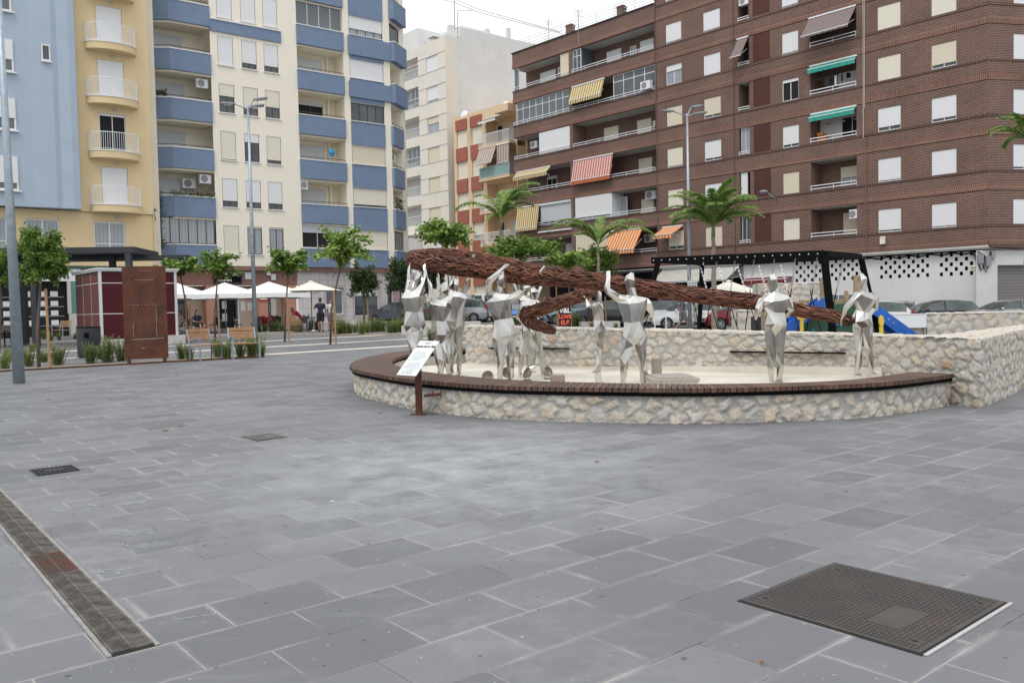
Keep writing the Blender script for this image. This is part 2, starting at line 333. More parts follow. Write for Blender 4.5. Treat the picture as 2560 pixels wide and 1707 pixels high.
bp2 = N.new('ShaderNodeBump'); bp2.inputs['Strength'].default_value = .12; bp2.inputs['Distance'].default_value = .004; K(noisen(45, 3).outputs[0], bp2.inputs['Height']); K(bp.outputs[0], bp2.inputs['Normal']); K(bp2.outputs[0], b.inputs['Normal'])
K(rng(noisen(1.3, 4).outputs[0], .3, .7, .5, .72), b.inputs['Roughness'])
def sheet(name, pts_fn, nu, nv, m, kind='structure', dz=0):
    vs = []; fs = []
    for i in range(nu+1):
        for j in range(nv+1):
            x, y = pts_fn(i/nu, j/nv); vs.append((x, y, G(x, y)+dz))
    for i in range(nu):
        for j in range(nv): a = i*(nv+1)+j; fs.append((a, a+nv+1, a+nv+2, a+1))
    mb = MB(); mb.add(vs, fs); o = mb.build(name, m, smooth=True); return props(o, kind=kind)
def lerp(a, b_, t_): return a+(b_-a)*t_
sheet('ground', lambda u, v: (math.tan(lerp(-1.25, 1.25, u))*lerp(1, 1, v)*(-4+204*v**2.2+12), -4+204*v**2.2), 160, 110, pav)
cream_p = mat('cream_paving', (.60,.545,.475), .7, col2=(.54,.49,.43), scale=1.5)
asph = mat('asphalt', (.10,.10,.102), .85, col2=(.13,.13,.13), scale=1.2, bump=.2)
def strip(name, p0, l0, l1, w, m, dz, n=40, kind='structure'):
    return sheet(name, lambda u, v: tuple((p0+LD*lerp(l0, l1, u)+VD*(w*(v-.5)))[:2]), n, 1, m, kind, dz)
for i, (px, py, l0, l1) in enumerate([(660,832,-14,22),(660,853,-14,12),(660,868,-13,11),(700,884,-11,8.5)]):
    p = gp(px, py); p.z = 0
    strip('pale_paving_band', p, l0, l1, .62, cream_p, .004)
# road strips where the cars stand
rA = Vector((-2.5, 68, 0)); bd = Vector((math.cos(-.8385), math.sin(-.8385), 0)); bn = Vector((math.sin(-.8385), -math.cos(-.8385), 0))
def along(name, o, s0, s1, d0, d1, m, dz, kind='structure'):
    return sheet(name, lambda u, v: tuple((o+bd*lerp(s0, s1, u)+bn*lerp(d0, d1, v))[:2]), 40, 4, m, kind, dz)
BO = Vector((21.28, 50.97, 0))
along('road', BO, -60, 14, 3.2, 13.5, asph, .006)
# ---------------- stone walls ----------------
stone_m = mat('rubble_stone', (.5,.46,.4), .9); N, K, b = nodes(stone_m)
at_ = N.new('ShaderNodeAttribute'); at_.attribute_name = 'stone'; t = N.new('ShaderNodeTexCoord')
r_ = N.new('ShaderNodeValToRGB'); e = r_.color_ramp.elements; e[0].color = (.50,.485,.45,1); e[1].color = (.60,.56,.49,1)
for ps, c in ((.2,(.60,.56,.50,1)),(.4,(.56,.49,.40,1)),(.55,(.64,.59,.52,1)),(.7,(.60,.51,.40,1)),(.85,(.55,.53,.49,1)),(.95,(.62,.52,.39,1)),(.988,(.60,.50,.38,1)),(.996,(.48,.27,.17,1))):
    q = e.new(ps); q.color = c
s_ = N.new('ShaderNodeSeparateColor'); K(at_.outputs['Color'], s_.inputs[0]); K(s_.outputs[0], r_.inputs[0])
n1 = noisen(26, 6, .75); n2 = noisen(7, 4, .6)
c_ = mixc(rng(n1.outputs[0], .44, .66, 0, .5), r_.outputs[0], (.30,.24,.185))
c_ = mixc(rng(n2.outputs[0], .5, .7, 0, .35), c_, (.70,.67,.62))
c_ = mixc(s_.outputs[1], mixc(rng(n1.outputs[0], .3, .7, 0, 1), (.36,.35,.32), (.45,.44,.405)), c_)
K(c_, b.inputs['Base Color'])
bp = N.new('ShaderNodeBump'); bp.inputs['Strength'].default_value = .9; bp.inputs['Distance'].default_value = .02; K(n1.outputs[0], bp.inputs['Height']); K(bp.outputs[0], b.inputs['Normal'])
def stone_patch(name, P, U, V, nu, nv, parent, seed=0, cw=.21, ch=.17, amp=.028, nrm=None, base=None):
    """P(u,v)->point, physical extents U,V (m); returns a relief mesh of rubble stones set in mortar"""
    rs = np.random.RandomState(seed); gu, gv = max(2, int(U/cw)), max(2, int(round(V/ch)))
    cu, cv = U/gu, V/gv
    sx = (np.arange(-2, gu+2)[:, None]+.5+rs.uniform(-.36,.36,(gu+4, gv+4)))*cu; sy = (np.arange(-2, gv+2)[None, :]+.5+rs.uniform(-.34,.34,(gu+4, gv+4)))*cv
    sx += (np.arange(-2, gv+2) % 2)[None, :]*cu*.5
    sc = rs.uniform(0, 1, sx.shape); sh = rs.uniform(.55, 1.1, sx.shape); sa = rs.uniform(-.5,.5, sx.shape); sb = rs.uniform(-.5,.5, sx.shape)
    uu, vv = np.meshgrid(np.linspace(0, U, nu+1), np.linspace(0, V, nv+1), indexing='ij')
    wu = uu+.022*np.sin(vv*23+uu*13)+.016*np.sin(uu*47-vv*23)+.008*np.sin(vv*91+uu*67); wv = vv+.020*np.sin(uu*21+vv*9)+.014*np.sin(vv*53+uu*41)+.008*np.sin(uu*83-vv*71)
    iu = np.floor(uu/cu).astype(int); iv = np.floor(vv/cv).astype(int)
    D1 = np.full(uu.shape, 9.); D2 = np.full(uu.shape, 9.); C = np.zeros(uu.shape); Hh = np.zeros(uu.shape)
    for a in range(-2, 3):
        for c in range(-2, 3):
            x = np.clip(iu+a+2, 0, gu+3); y = np.clip(iv+c+2, 0, gv+3)
            dx = wu-sx[x, y]; dy = (wv-sy[x, y])*1.15
            d = np.sqrt(dx*dx+dy*dy); cl = d < D1
            D2 = np.where(cl, D1, np.minimum(D2, d)); C = np.where(cl, sc[x, y], C); Hh = np.where(cl, sh[x, y]*(1+sa[x, y]*dx*4+sb[x, y]*dy*4), Hh); D1 = np.where(cl, d, D1)
    e_ = (D2-D1); thr_ = .046+.022*np.sin(uu*3.1+vv*5)*np.sin(uu*1.3-vv*7.7); st_ = np.clip((e_-thr_)/.022, 0, 1); bul = np.clip((e_-thr_+.008)/.07, 0, 1)**.5
    rough = np.zeros(uu.shape)
    for i in range(nu+1):
        for j in range(nv+1):
            rough[i, j] = noise.noise(Vector((uu[i, j]*14+seed, vv[i, j]*14, C[i, j]*9)))+.5*noise.noise(Vector((uu[i, j]*34, vv[i, j]*34, seed)))
    hgt = amp*bul*Hh+st_*rough*amp*.42
    vs = []
    for i in range(nu+1):
        for j in range(nv+1):
            p, n_ = P(i/nu, j/nv); vs.append(p+n_*float(hgt[i, j]))
    fs = [(i*(nv+1)+j, (i+1)*(nv+1)+j, (i+1)*(nv+1)+j+1, i*(nv+1)+j+1) for i in range(nu) for j in range(nv)]
    me = bpy.data.meshes.new(name); me.from_pydata([tuple(v) for v in vs], [], fs); me.materials.append(stone_m)
    ca = me.color_attributes.new('stone', 'FLOAT_COLOR', 'POINT'); buf = np.zeros((len(vs), 4), np.float32); buf[:, 0] = C.ravel(); buf[:, 1] = st_.ravel(); buf[:, 3] = 1
    ca.data.foreach_set('color', buf.ravel()); me.polygons.foreach_set('use_smooth', [True]*len(fs)); me.update()
    o = link(bpy.data.objects.new(name, me)); o.parent = parent; return o
def arclen(P): 
    s = [0]
    for a, c in zip(P, P[1:]): s.append(s[-1]+(Vector(c)-Vector(a)).length)
    return s
def resample(P, n):
    s = arclen(P); out = []; k = 0
    for i in range(n+1):
        q = s[-1]*i/n
        while k < len(s)-2 and s[k+1] < q: k += 1
        t_ = (q-s[k])/max(1e-9, s[k+1]-s[k]); out.append(Vector(P[k]).lerp(Vector(P[k+1]), t_))
    return out, s[-1]
def stone_face(name, path, zb, zt, res, parent, seed=0, out=1, **kw):
    """vertical rubble face along a plan path (list of (x,y)); zb/zt functions of point"""
    P0 = [Vector((p[0], p[1], 0)) for p in path]; Lh = arclen(P0)[-1]; nu = int(Lh/res); Q, _ = resample(P0, nu)
    Vh = max(zt(q)-zb(q) for q in Q); nv = max(4, int(Vh/res))
    def P(u, v):
        i = min(nu, round(u*nu)); q = Q[i]; t_ = (Q[min(i+2, nu)]-Q[max(i-2, 0)]).normalized(); n_ = Vector((t_.y, -t_.x, 0))*out
        return Vector((q.x, q.y, lerp(zb(q), zt(q), v))), n_
    return stone_patch(name, P, Lh, Vh, nu, nv, parent, seed, **kw)
def stone_top(name, pa, pb, z, res, parent, seed=0, **kw):
    n0 = 60; A, la = resample([Vector((*p, 0)) for p in pa], n0); B, lb = resample([Vector((*p, 0)) for p in pb], n0)
    U = max(la, lb); V = max((a-c).length for a, c in zip(A, B)); nu = int(U/res); nv = max(3, int(V/res))
    A, _ = resample(A, nu); B, _ = resample(B, nu)
    def P(u, v):
        i = round(u*nu); q = A[i].lerp(B[i], v); e2 = min(v, 1-v); d_ = (B[i]-A[i]).normalized()*(-.03 if v < .5 else .03)*(1 if e2 < 1e-6 else 0); return Vector((q.x+d_.x, q.y+d_.y, z(q)-(.035 if e2 < 1e-6 else 0))), Vector((0, 0, 1))
    return stone_patch(name, P, U, V, nu, nv, parent, seed, **kw)
# ---- curved seat ring ----
OUT = [(6.24,11.93),(5.0,11.05),(3.96,10.69),(2.39,10.5),(1.16,10.72),(-.17,11.15),(-1.4,12.2),(-2.2,13.4),(-2.72,14.4),(-2.98,15.6),(-3.0,16.9),(-2.8,18.2),(-2.35,19.2),(-1.13,19.97)]
INN = [(5.84,12.4),(4.75,11.5),(3.8,11.12),(2.45,11.08),(1.3,11.35),(.05,11.9),(-.98,12.95),(-1.62,13.9),(-2.0,14.75),(-2.26,15.8),(-2.3,16.8),(-2.22,17.75),(-1.9,18.6),(-1.02,19.25)]
oc = catmull([(*p, 0) for p in OUT], 10); ic = catmull([(*p, 0) for p in INN], 10)
ring = thing('ring_bench', 'long curved bench of dark timber slats on a low rubble stone wall around the statues', 'bench')
NS = 215
oR, oL = resample(oc, NS*2); 
so_ = arclen(oc); 
def pair(t_):   # t along the outer curve -> outer, inner
    q = so_[-1]*t_; k = 0
    while k < len(so_)-2 and so_[k+1] < q: k += 1
    f = (q-so_[k])/max(1e-9, so_[k+1]-so_[k]); return oc[k].lerp(oc[k+1], f), ic[k].lerp(ic[k+1], f)
ZS = lambda p: .455+G(p.x, p.y)
deck = mat('dark_deck_timber', (.10,.052,.036), .6, bump=.25, bscale=20); N, K, b = nodes(deck)
g_ = N.new('ShaderNodeNewGeometry'); r_ = N.new('ShaderNodeValToRGB'); e = r_.color_ramp.elements; e[0].color = (.06,.031,.021,1); e[1].color = (.115,.064,.045,1)
for ps, c in ((.3,(.085,.043,.029,1)),(.6,(.073,.042,.032,1)),(.85,(.13,.066,.04,1))): q = e.new(ps); q.color = c
K(g_.outputs['Random Per Island'], r_.inputs[0]); K(r_.outputs[0], b.inputs['Base Color'])
mb = MB()
for i in range(NS):
    a0, b0 = pair((i+.08)/NS); a1, b1_ = pair((i+.92)/NS)
    if i/NS > .985: pass
    j = random.uniform(-.006,.006); n0 = (a0-b0).normalized()*j
    z = ZS(a0)
    q = [Vector((*(a0+n0).xy, z)), Vector((*(a1+n0).xy, ZS(a1))), Vector((*b1_.xy, ZS(b1_))), Vector((*b0.xy, ZS(b0)))]
    lo = [v-Vector((0,0,.055)) for v in q]
    mb.add(q+lo, [(0,1,2,3),(7,6,5,4),(0,4,5,1),(1,5,6,2),(2,6,7,3),(3,7,4,0)])
mb.build('seat_slats', deck, ring)
for side, off in ((0, .03), (1, -.03)):     # dark steel rim under the slats
    mb = MB(); prev = None
    for i in range(161):
        a0, b0 = pair(i/160); d = (b0-a0).normalized(); p = a0+d*.035 if side == 0 else b0-d*.035; p = Vector((p.x, p.y, ZS(p)-.058))
        cur = [p, p+d*(.012 if side == 0 else -.012), p+d*(.012 if side == 0 else -.012)-Vector((0,0,.05)), p-Vector((0,0,.05))]
        if prev: mb.add(prev+cur, [(0,4,5,1),(1,5,6,2),(2,6,7,3),(3,7,4,0)])
        prev = cur
    mb.build('steel_rim', mt['black'], ring)
path = [(lambda a0, b0: (a0+(b0-a0).normalized()*.09).xy)(*pair(i/200)) for i in range(201)]
stone_face('stone_base', path, lambda q: G(q.x, q.y)-.01, lambda q: ZS(q)-.1, .016, ring, seed=3, out=-1, cw=.24, ch=.155, amp=.028)
mb = MB(); prev = None     # plastered inner side of the low wall
for i in range(121):
    a0, b0 = pair(i/120); d = (b0-a0).normalized(); p = b0-d*.07; q = a0+d*.12
    cur = [Vector((p.x,p.y,.1)), Vector((p.x,p.y,ZS(p)-.06)), Vector((q.x,q.y,ZS(q)-.06)), Vector((q.x, q.y, .1))]
    if prev: mb.add(prev+cur, [(0,4,5,1),(1,5,6,2)])
    prev = cur
mb.build('plastered_inner_wall', mt['basin'], ring)
# ---- tall rubble wall (V in plan) ----
INF = [(6.42,11.6),(5.95,13.2),(5.0,14.25),(3.5,15.35),(2.3,16.15),(1.05,17.0),(0,17.9),(-1.04,18.95)]
BKF = [(6.62,13.1),(5.85,14.0),(4.1,15.75),(2.65,16.7),(1.4,17.6),(.3,18.5),(-.72,19.45)]
tallw = thing('rubble_wall', 'tall thick rubble stone wall bent behind the statues and running out to the right edge', 'wall')
zt = lambda q: {0:0}.get(1, .95+.2*max(0, min(1, (6.4-q.x)/7.4)))
cin = [v.xy for v in catmull([(*p,0) for p in INF], 8)]; cbk = [v.xy for v in catmull([(*p,0) for p in BKF], 8)]
def zt2(q): return zt(q) if q.x < 6.42 and q.y < 99 and (q.x-6.42)*1.0 <= 0 and not (q.x > 6.42) else .95+.02*(q.x-6.4)
OW = [(6.42,11.6),(8.49,14.04),(12.3,18.2)]; BW = [(6.62,13.1),(7.55,14.0),(9.3,15.5),(13.0,19.2)]
stone_face('rubble_face', [tuple(p) for p in cin[::-1]]+OW[1:], lambda q: G(q.x, q.y)-.02 if q.x > 5.7 else .2, zt2, .018, tallw, seed=12, out=1, cw=.27, ch=.19, amp=.025)
stone_top('coping', cin[4:], cbk, zt, .028, tallw, seed=13, cw=.3, ch=.25, amp=.022)
stone_top('coping', [(6.42,11.6),(6.25,12.2),(5.95,13.2)][::-1]+[(6.42,11.6)] if 0 else [(6.42,11.6),(7.4,12.78),(8.49,14.04),(12.3,18.2)], [(6.05,12.9),(6.62,13.1),(7.55,14.0),(9.3,15.5),(13.0,19.2)], lambda q: .95+.02*(q.x-6.4), .028, tallw, seed=14, cw=.3, ch=.25, amp=.022)
mb = MB(); bk = [(p[0], p[1]) for p in [*cbk[::-1], (7.55,14.0),(9.3,15.5),(13.0,19.2)]]
for p, q in zip(bk, bk[1:]): mb.quad((*p, -.1), (*q, -.1), (*q, .93), (*p, .93))
mb.quad((-1.04,18.95,.1), (-.72,19.45,.1), (-.72,19.45,1.13), (-1.04,18.95,1.13))
mb.build('rear_face', mt['conc'], tallw)
# basin floor and the pale lining below the tall wall
fl = [pair(i/60)[1] for i in range(61)]; poly = [(p.x, p.y) for p in fl]+[(p[0], p[1]) for p in cin[::-1] if p[0] < 5.9]
mb = MB(); mb.prism([(p[0], p[1]) for p in poly], .12, .30); bas = mb.build('basin_floor', mt['basin']); props(bas, kind='structure')
mb = MB(); liner = lambda q: .245+.0265*max(0,(q[0]+1.1))
for p, q in zip(cin, cin[1:]):
    if p[0] > 5.86: continue
    dp = (Vector(q)-Vector(p)).normalized(); n_ = Vector((-dp.y, dp.x))*-1*-.05
    a = Vector(p)+n_*-1; c = Vector(q)+n_*-1
    # keep inside the basin (towards the camera)
    if a.y > p[1]: a = Vector(p)+n_; c = Vector(q)+n_
    h0, h1 = max(.33, liner(p)+.03), max(.33, liner(q)+.03)
    mb.quad((*a, .29), (*c, .29), (*c, h1), (*a, h0)); mb.quad((*a, h0), (*c, h1), (*q, h1), (*p, h0))
mb.build('basin_lining', mt['basin'], tallw)
# wall slots with steel shelves
for (a, c) in (((1228,870),(1424,871)),((1828,879),(2116,882))):
    def onw(px, py):
        d = ray(px, py); best = None
        for p, q in zip(cin, cin[1:]):
            e1 = Vector((q[0]-p[0], q[1]-p[1])); den = d.x*e1.y-d.y*e1.x
            if abs(den) < 1e-9: continue
            t_ = (p[0]*e1.y-p[1]*e1.x)/den; s_2 = (p[0]*d.y-p[1]*d.x)/den*1.0
            s_2 = ((d.x*t_-p[0])*e1.x+(d.y*t_-p[1])*e1.y)/e1.length_squared
            if -.02 <= s_2 <= 1.02 and t_ > 0: best = Vector((d.x*t_, d.y*t_, CAMH+d.z*t_))
        return best
    A, B = onw(*a), onw(*c); mb = MB(); n = 12
    P_ = [onw(lerp(a[0], c[0], i/n), lerp(a[1], c[1], i/n)) for i in range(n+1)]
    for p, q in zip(P_, P_[1:]):
        d = Vector(((q-p).y, -(q-p).x, 0)).normalized(); d = d if d.y < 0 else -d
        mb.obox((p+q)/2+d*.03, (q-p)/2, d*.06, (0,0,.012))
    mb.build('steel_ledge', mt['black'], tallw)
# ---------------- figures ----------------
def hexseg(mb, a, b, ra, rb, side, n=6, m=0):
    a, b = Vector(a), Vector(b); d = (b-a); 
    if d.length < 1e-4: return
    d.normalize(); s = (Vector(side)-d*d.dot(Vector(side)))
    if s.length < .15: s = Vector((0,1,0))-d*d.y
    s.normalize(); w = d.cross(s); base = len(mb.v); vs = []
    for p, r in ((a, ra), (b, rb)):
        for k in range(n):
            q = 2*PI*(k+.5)/n; vs.append(p+s*math.cos(q)*r[0]+w*math.sin(q)*r[1])
    mb.add(vs, [tuple(reversed(range(n))), tuple(range(n, 2*n))]+[(k, (k+1) % n, n+(k+1) % n, n+k) for k in range(n)], m)
def blob(mb, c, r, n=6, up=(0,0,1)):
    c = Vector(c); prof = [(-1,0),(-.72,.62),(0,1),(.62,.8),(1,.25)]; vs = []; base = len(mb.v)
    for h, q in prof:
        for k in range(n):
            t_ = 2*PI*k/n; vs.append(c+Vector((math.cos(t_)*r[0]*max(q,.35), math.sin(t_)*r[1]*max(q,.35), h*r[2])))
    fs = [tuple(reversed(range(n))), tuple(range(4*n, 5*n))]
    for i in range(4):
        for k in range(n): fs.append((i*n+k, i*n+(k+1) % n, (i+1)*n+(k+1) % n, (i+1)*n+k))
    mb.add(vs, fs)
def body_mesh(J, side, k=1.0, head=True, fat=1.0, parts=('torso','arms','legs','head'), grow=0, seg=6, foot=True, facet=False):
    """tapering limbs around a skeleton J (world points)"""
    mb = MB(); S = Vector(side).normalized(); F = Vector((S.y, -S.x, 0)); g = grow
    def R(w, d): return ((w*k+g)*fat, (d*k+g)*fat)
    if 'torso' in parts:
        up = (J['neck']-J['waist']).normalized()
        d0 = (J['waist']-J['pelvis']).normalized()
        secs = [(J['pelvis']-d0*.12*k, R(.10,.085)), (J['pelvis']-d0*.03*k, R(.168,.115)), (J['pelvis'].lerp(J['waist'], .45), R(.145,.10)), (J['waist'], R(.122,.085)), (J['waist'].lerp(J['chest'], .55), R(.155,.105)), (J['chest']-up*.01*k, R(.185,.115)), (J['chest']+up*.075*k, R(.12,.075))]
        n = 8; vs = []
        for i_, (c_, r_2) in enumerate(secs):
            dd_ = (secs[min(i_+1, 6)][0]-secs[max(i_-1, 0)][0]).normalized(); s_4 = (S-dd_*dd_.dot(S)).normalized(); w_4 = dd_.cross(s_4)
            for q_ in range(n): a_ = 2*PI*(q_+.5)/n; vs.append(c_+s_4*math.cos(a_)*r_2[0]+w_4*math.sin(a_)*r_2[1])
        mb.add(vs, [tuple(reversed(range(n))), tuple(range(6*n, 7*n))]+[(i_*n+q_, i_*n+(q_+1) % n, i_*n+n+(q_+1) % n, i_*n+n+q_) for i_ in range(6) for q_ in range(n)])
        hexseg(mb, J['shL'], J['shR'], R(.06,.075), R(.06,.075), (0,0,1), 6)
    if 'head' in parts:
        hexseg(mb, J['chest'], J['head'], R(.065,.06), R(.05,.055), S); hc = J['head']; (blob(mb, hc+Vector((0,0,.01)), (.088*k, .10*k, .14*k), 6) if facet else blob(mb, hc, (.08*k, .098*k, .125*k), 8))
        if facet: nose = hc
        else: nose = hc+F*.1*k-Vector((0,0,.015*k)); None if facet else hexseg(mb, hc+F*.06*k+Vector((0,0,.03*k)), nose, (.012*k,.012*k), (.016*k,.016*k), S, 4)
        None if facet else hexseg(mb, hc+F*.04*k-Vector((0,0,.06*k)), hc+F*.075*k-Vector((0,0,.095*k)), (.045*k,.03*k), (.028*k,.02*k), S, 5)
    for s in 'LR':
        if 'arms' in parts:
            hexseg(mb, J['sh'+s], J['el'+s], R(.058,.058), R(.042,.042), S, seg); hexseg(mb, J['el'+s], J['ha'+s], R(.044,.044), R(.027,.03), S, seg)
            if not g:
                d = (J['ha'+s]-J['el'+s]).normalized(); hexseg(mb, J['ha'+s], J['ha'+s]+d*.09*k, R(.04,.018), R(.03,.012), S, 6)
        if 'legs' in parts:
            hexseg(mb, J['hip'+s], J['kn'+s], R(.088,.092), R(.055,.06), S, seg); hexseg(mb, J['kn'+s], J['kn'+s].lerp(J['an'+s], .35), R(.055,.062), R(.056,.066), S, seg)
            hexseg(mb, J['kn'+s].lerp(J['an'+s], .35), J['an'+s], R(.056,.066), R(.034,.04), S, seg)
            if foot: hexseg(mb, J['an'+s]-F*.05*k-Vector((0,0,.02*k)), J['an'+s]+F*.17*k-Vector((0,0,.035*k)), R(.038,.04), R(.04,.02), S, 6)
    return mb
def remesh(o, vox, ratio=None, smooth=0):
    r = o.modifiers.new('r', 'REMESH'); r.mode = 'VOXEL'; r.voxel_size = vox
    if smooth: s = o.modifiers.new('s', 'SMOOTH'); s.iterations = smooth; s.factor = .6
    if ratio: d = o.modifiers.new('d', 'DECIMATE'); d.ratio = ratio
    bake(o); o.data.polygons.foreach_set('use_smooth', [ratio is None]*len(o.data.polygons)); return o
steel = mat('worn_stainless_steel', (.60,.575,.52), .2, 1.0); N, K, b = nodes(steel); t = N.new('ShaderNodeTexCoord')
def noisen2(sc_, det=5, ro=.65):
    z = N.new('ShaderNodeTexNoise'); z.inputs['Scale'].default_value = sc_; z.inputs['Detail'].default_value = det; z.inputs['Roughness'].default_value = ro; K(t.outputs['Object'], z.inputs['Vector']); return z
K(mixc(rng(noisen2(3, 3, .5).outputs[0], .40, .70, 0, 1), (.60,.59,.56), (.42,.405,.375)), b.inputs['Base Color']); K(rng(noisen2(9).outputs[0], .3, .7, .10, .24), b.inputs['Roughness'])
def statue(label, Y, P, side, dy={}, ratio=.024, extra=None, yk=1.0):
    J = {}
    for k_, v in P.items(): J[k_] = at(v[0], v[1], Y+dy.get(k_, 0)+(v[2] if len(v) > 2 else 0))
    base = Vector((J['pelvis'].x, J['pelvis'].y, min(J['anL'].z, J['anR'].z)-.04))
    J = {k_: v-base for k_, v in J.items()}
    h = (J['head'].z+.13)/1.75*yk
    mb = body_mesh(J, side, k=h*1.0, seg=5, fat=1.17, facet=True)
    if extra: extra(mb, J, base)
    o = mb.build('steel_figure', steel); remesh(o, .022, ratio, 3)
    rj = random.Random(int(Y*1000)+len(label)); bm = bmesh.new(); bm.from_mesh(o.data)
    for v in bm.verts: v.co += Vector((rj.gauss(0,.009), rj.gauss(0,.011), rj.gauss(0,.009)))
    bmesh.ops.triangulate(bm, faces=[f for f in bm.faces if len(f.verts) > 3]); bm.to_mesh(o.data); bm.free(); o.data.polygons.foreach_set('use_smooth', [False]*len(o.data.polygons))
    o.location = base; props(o, label, 'statue', 'steel statues carrying the rusted coil'); return o
def full(d):
    """fill missing joints from a short description"""
    return d
RX = (1, 0, 0)
statue('steel figure furthest left, both arms straight up under the blunt bend of the rusted coil', 14.1, dict(head=(1040,698),neck=(1040,722),chest=(1034,742),shL=(1019,741),shR=(1052,735),elL=(1022,702,.1),elR=(1058,705,.1),haL=(1024,672,.1),haR=(1062,674,.15),waist=(1036,780),pelvis=(1037,812),hipL=(1027,815),hipR=(1047,815),knL=(1031,866,-.1),knR=(1046,866,-.05),anL=(1034,931),anR=(1047,931,.15)), (1,.25,0), yk=1.05)
statue('steel figure with tipped head directly behind the white notice plate, arms raised', 14.3, dict(head=(1111,726),neck=(1109,742),chest=(1103,764),shL=(1088,765),shR=(1121,753),elL=(1076,716,.05),elR=(1129,722,.1),haL=(1064,680,.1),haR=(1132,694,.2),waist=(1098,802),pelvis=(1102,836),hipL=(1091,842),hipR=(1114,840),knL=(1097,896,-.1),knR=(1117,897,-.1),anL=(1102,944),anR=(1121,944)), (1,.15,0))
statue('steel figure behind the tipped-head one, showing a gap between its legs, arms in a V', 15.6, dict(head=(1138,716),neck=(1139,730),chest=(1140,743),shL=(1122,742),shR=(1157,740),elL=(1098,726),elR=(1166,718),haL=(1094,692),haR=(1172,698),waist=(1140,775),pelvis=(1137,800),hipL=(1127,804),hipR=(1147,804),knL=(1128,858),knR=(1148,860),anL=(1128,927),anR=(1147,929)), (1,-.2,0))
statue('steel figure with one elbow lifted beside its head, hand over the coil top', 13.7, dict(head=(1255,702),neck=(1258,726),chest=(1248,750),shL=(1224,744),shR=(1273,745),elL=(1221,706,-.25),elR=(1303,733,-.05),haL=(1262,667,-.35),haR=(1335,714,.2),waist=(1258,796),pelvis=(1262,836),hipL=(1249,842),hipR=(1277,842),knL=(1251,896,-.05),knR=(1277,896,-.05),anL=(1251,955),anR=(1278,956)), (1,0,0), yk=1.06)
statue('steel figure with legs spread wide behind the drooping tail of the coil', 15.0, dict(head=(1333,736),neck=(1331,750),chest=(1326,764),shL=(1303,762),shR=(1346,758),elL=(1294,792,-.35),elR=(1362,772,-.2),haL=(1326,826,-.5),haR=(1377,800,-.3),waist=(1326,795),pelvis=(1327,822),hipL=(1315,828),hipR=(1341,828),knL=(1304,884,-.1),knR=(1350,882),anL=(1299,932),anR=(1358,931)), (1,.1,0))
statue('steel figure mostly hidden behind the wide-legged one, forearms lifted to the coil', 16.0, dict(head=(1316,724),neck=(1317,736),chest=(1318,752),shL=(1303,750),shR=(1338,748),elL=(1290,728),elR=(1346,730),haL=(1283,706),haR=(1353,714),waist=(1322,782),pelvis=(1326,806),hipL=(1318,812),hipR=(1334,812),knL=(1322,862),knR=(1335,862),anL=(1322,916),anR=(1333,916)), (1,-.3,0))
statue('slim steel figure seen from the side, one foot pointing left on a small stone block', 13.6, dict(head=(1500,743),neck=(1499,755),chest=(1494,768),shL=(1486,765,-.1),shR=(1503,765,.15),elL=(1470,768,-.2),elR=(1478,762,.2),haL=(1463,748,-.1),haR=(1468,742,.1),waist=(1496,800),pelvis=(1498,822),hipL=(1495,826,-.08),hipR=(1500,826,.08),knL=(1501,868,-.06),knR=(1503,868,.06),anL=(1494,925,-.05),anR=(1500,926,.05)), (.25,-1,0), yk=.93)
statue('broad-chested steel figure, one hand gripping the coil and the other behind its back', 13.05, dict(head=(1577,706),neck=(1578,730),chest=(1582,757),shL=(1549,750),shR=(1617,752),elL=(1516,724,-.15),elR=(1630,784,.15),haL=(1520,690,0),haR=(1612,800,.3),waist=(1584,806),pelvis=(1586,838),hipL=(1571,846),hipR=(1602,846),knL=(1562,902,-.05),knR=(1608,902,-.05),anL=(1559,962),anR=(1611,962)), (1,0,0), yk=1.08)
statue('steel figure standing upright with both elbows out in front of the thin coil', 12.9, dict(head=(1932,709),neck=(1935,727),chest=(1939,750),shL=(1907,748),shR=(1968,748),elL=(1894,778,-.05),elR=(1978,775,.0),haL=(1890,796,.3),haR=(1962,792,.3),waist=(1937,782),pelvis=(1937,808),hipL=(1925,815),hipR=(1950,815),knL=(1925,884,-.04),knR=(1951,884,-.04),anL=(1930,954),anR=(1949,954)), (1,0,0), yk=1.05)
statue('steel figure furthest right, turned aside and holding the thin end of the coil', 12.85, dict(head=(2155,706),neck=(2160,724),chest=(2163,744),shL=(2140,738,-.1),shR=(2186,740,.1),elL=(2112,772,-.15),elR=(2188,770,.15),haL=(2105,806,-.05),haR=(2172,792,-.1),waist=(2158,778),pelvis=(2155,802),hipL=(2146,810),hipR=(2166,810),knL=(2145,868),knR=(2171,872),anL=(2144,934),anR=(2180,927)), (1,.35,0), yk=1.05)
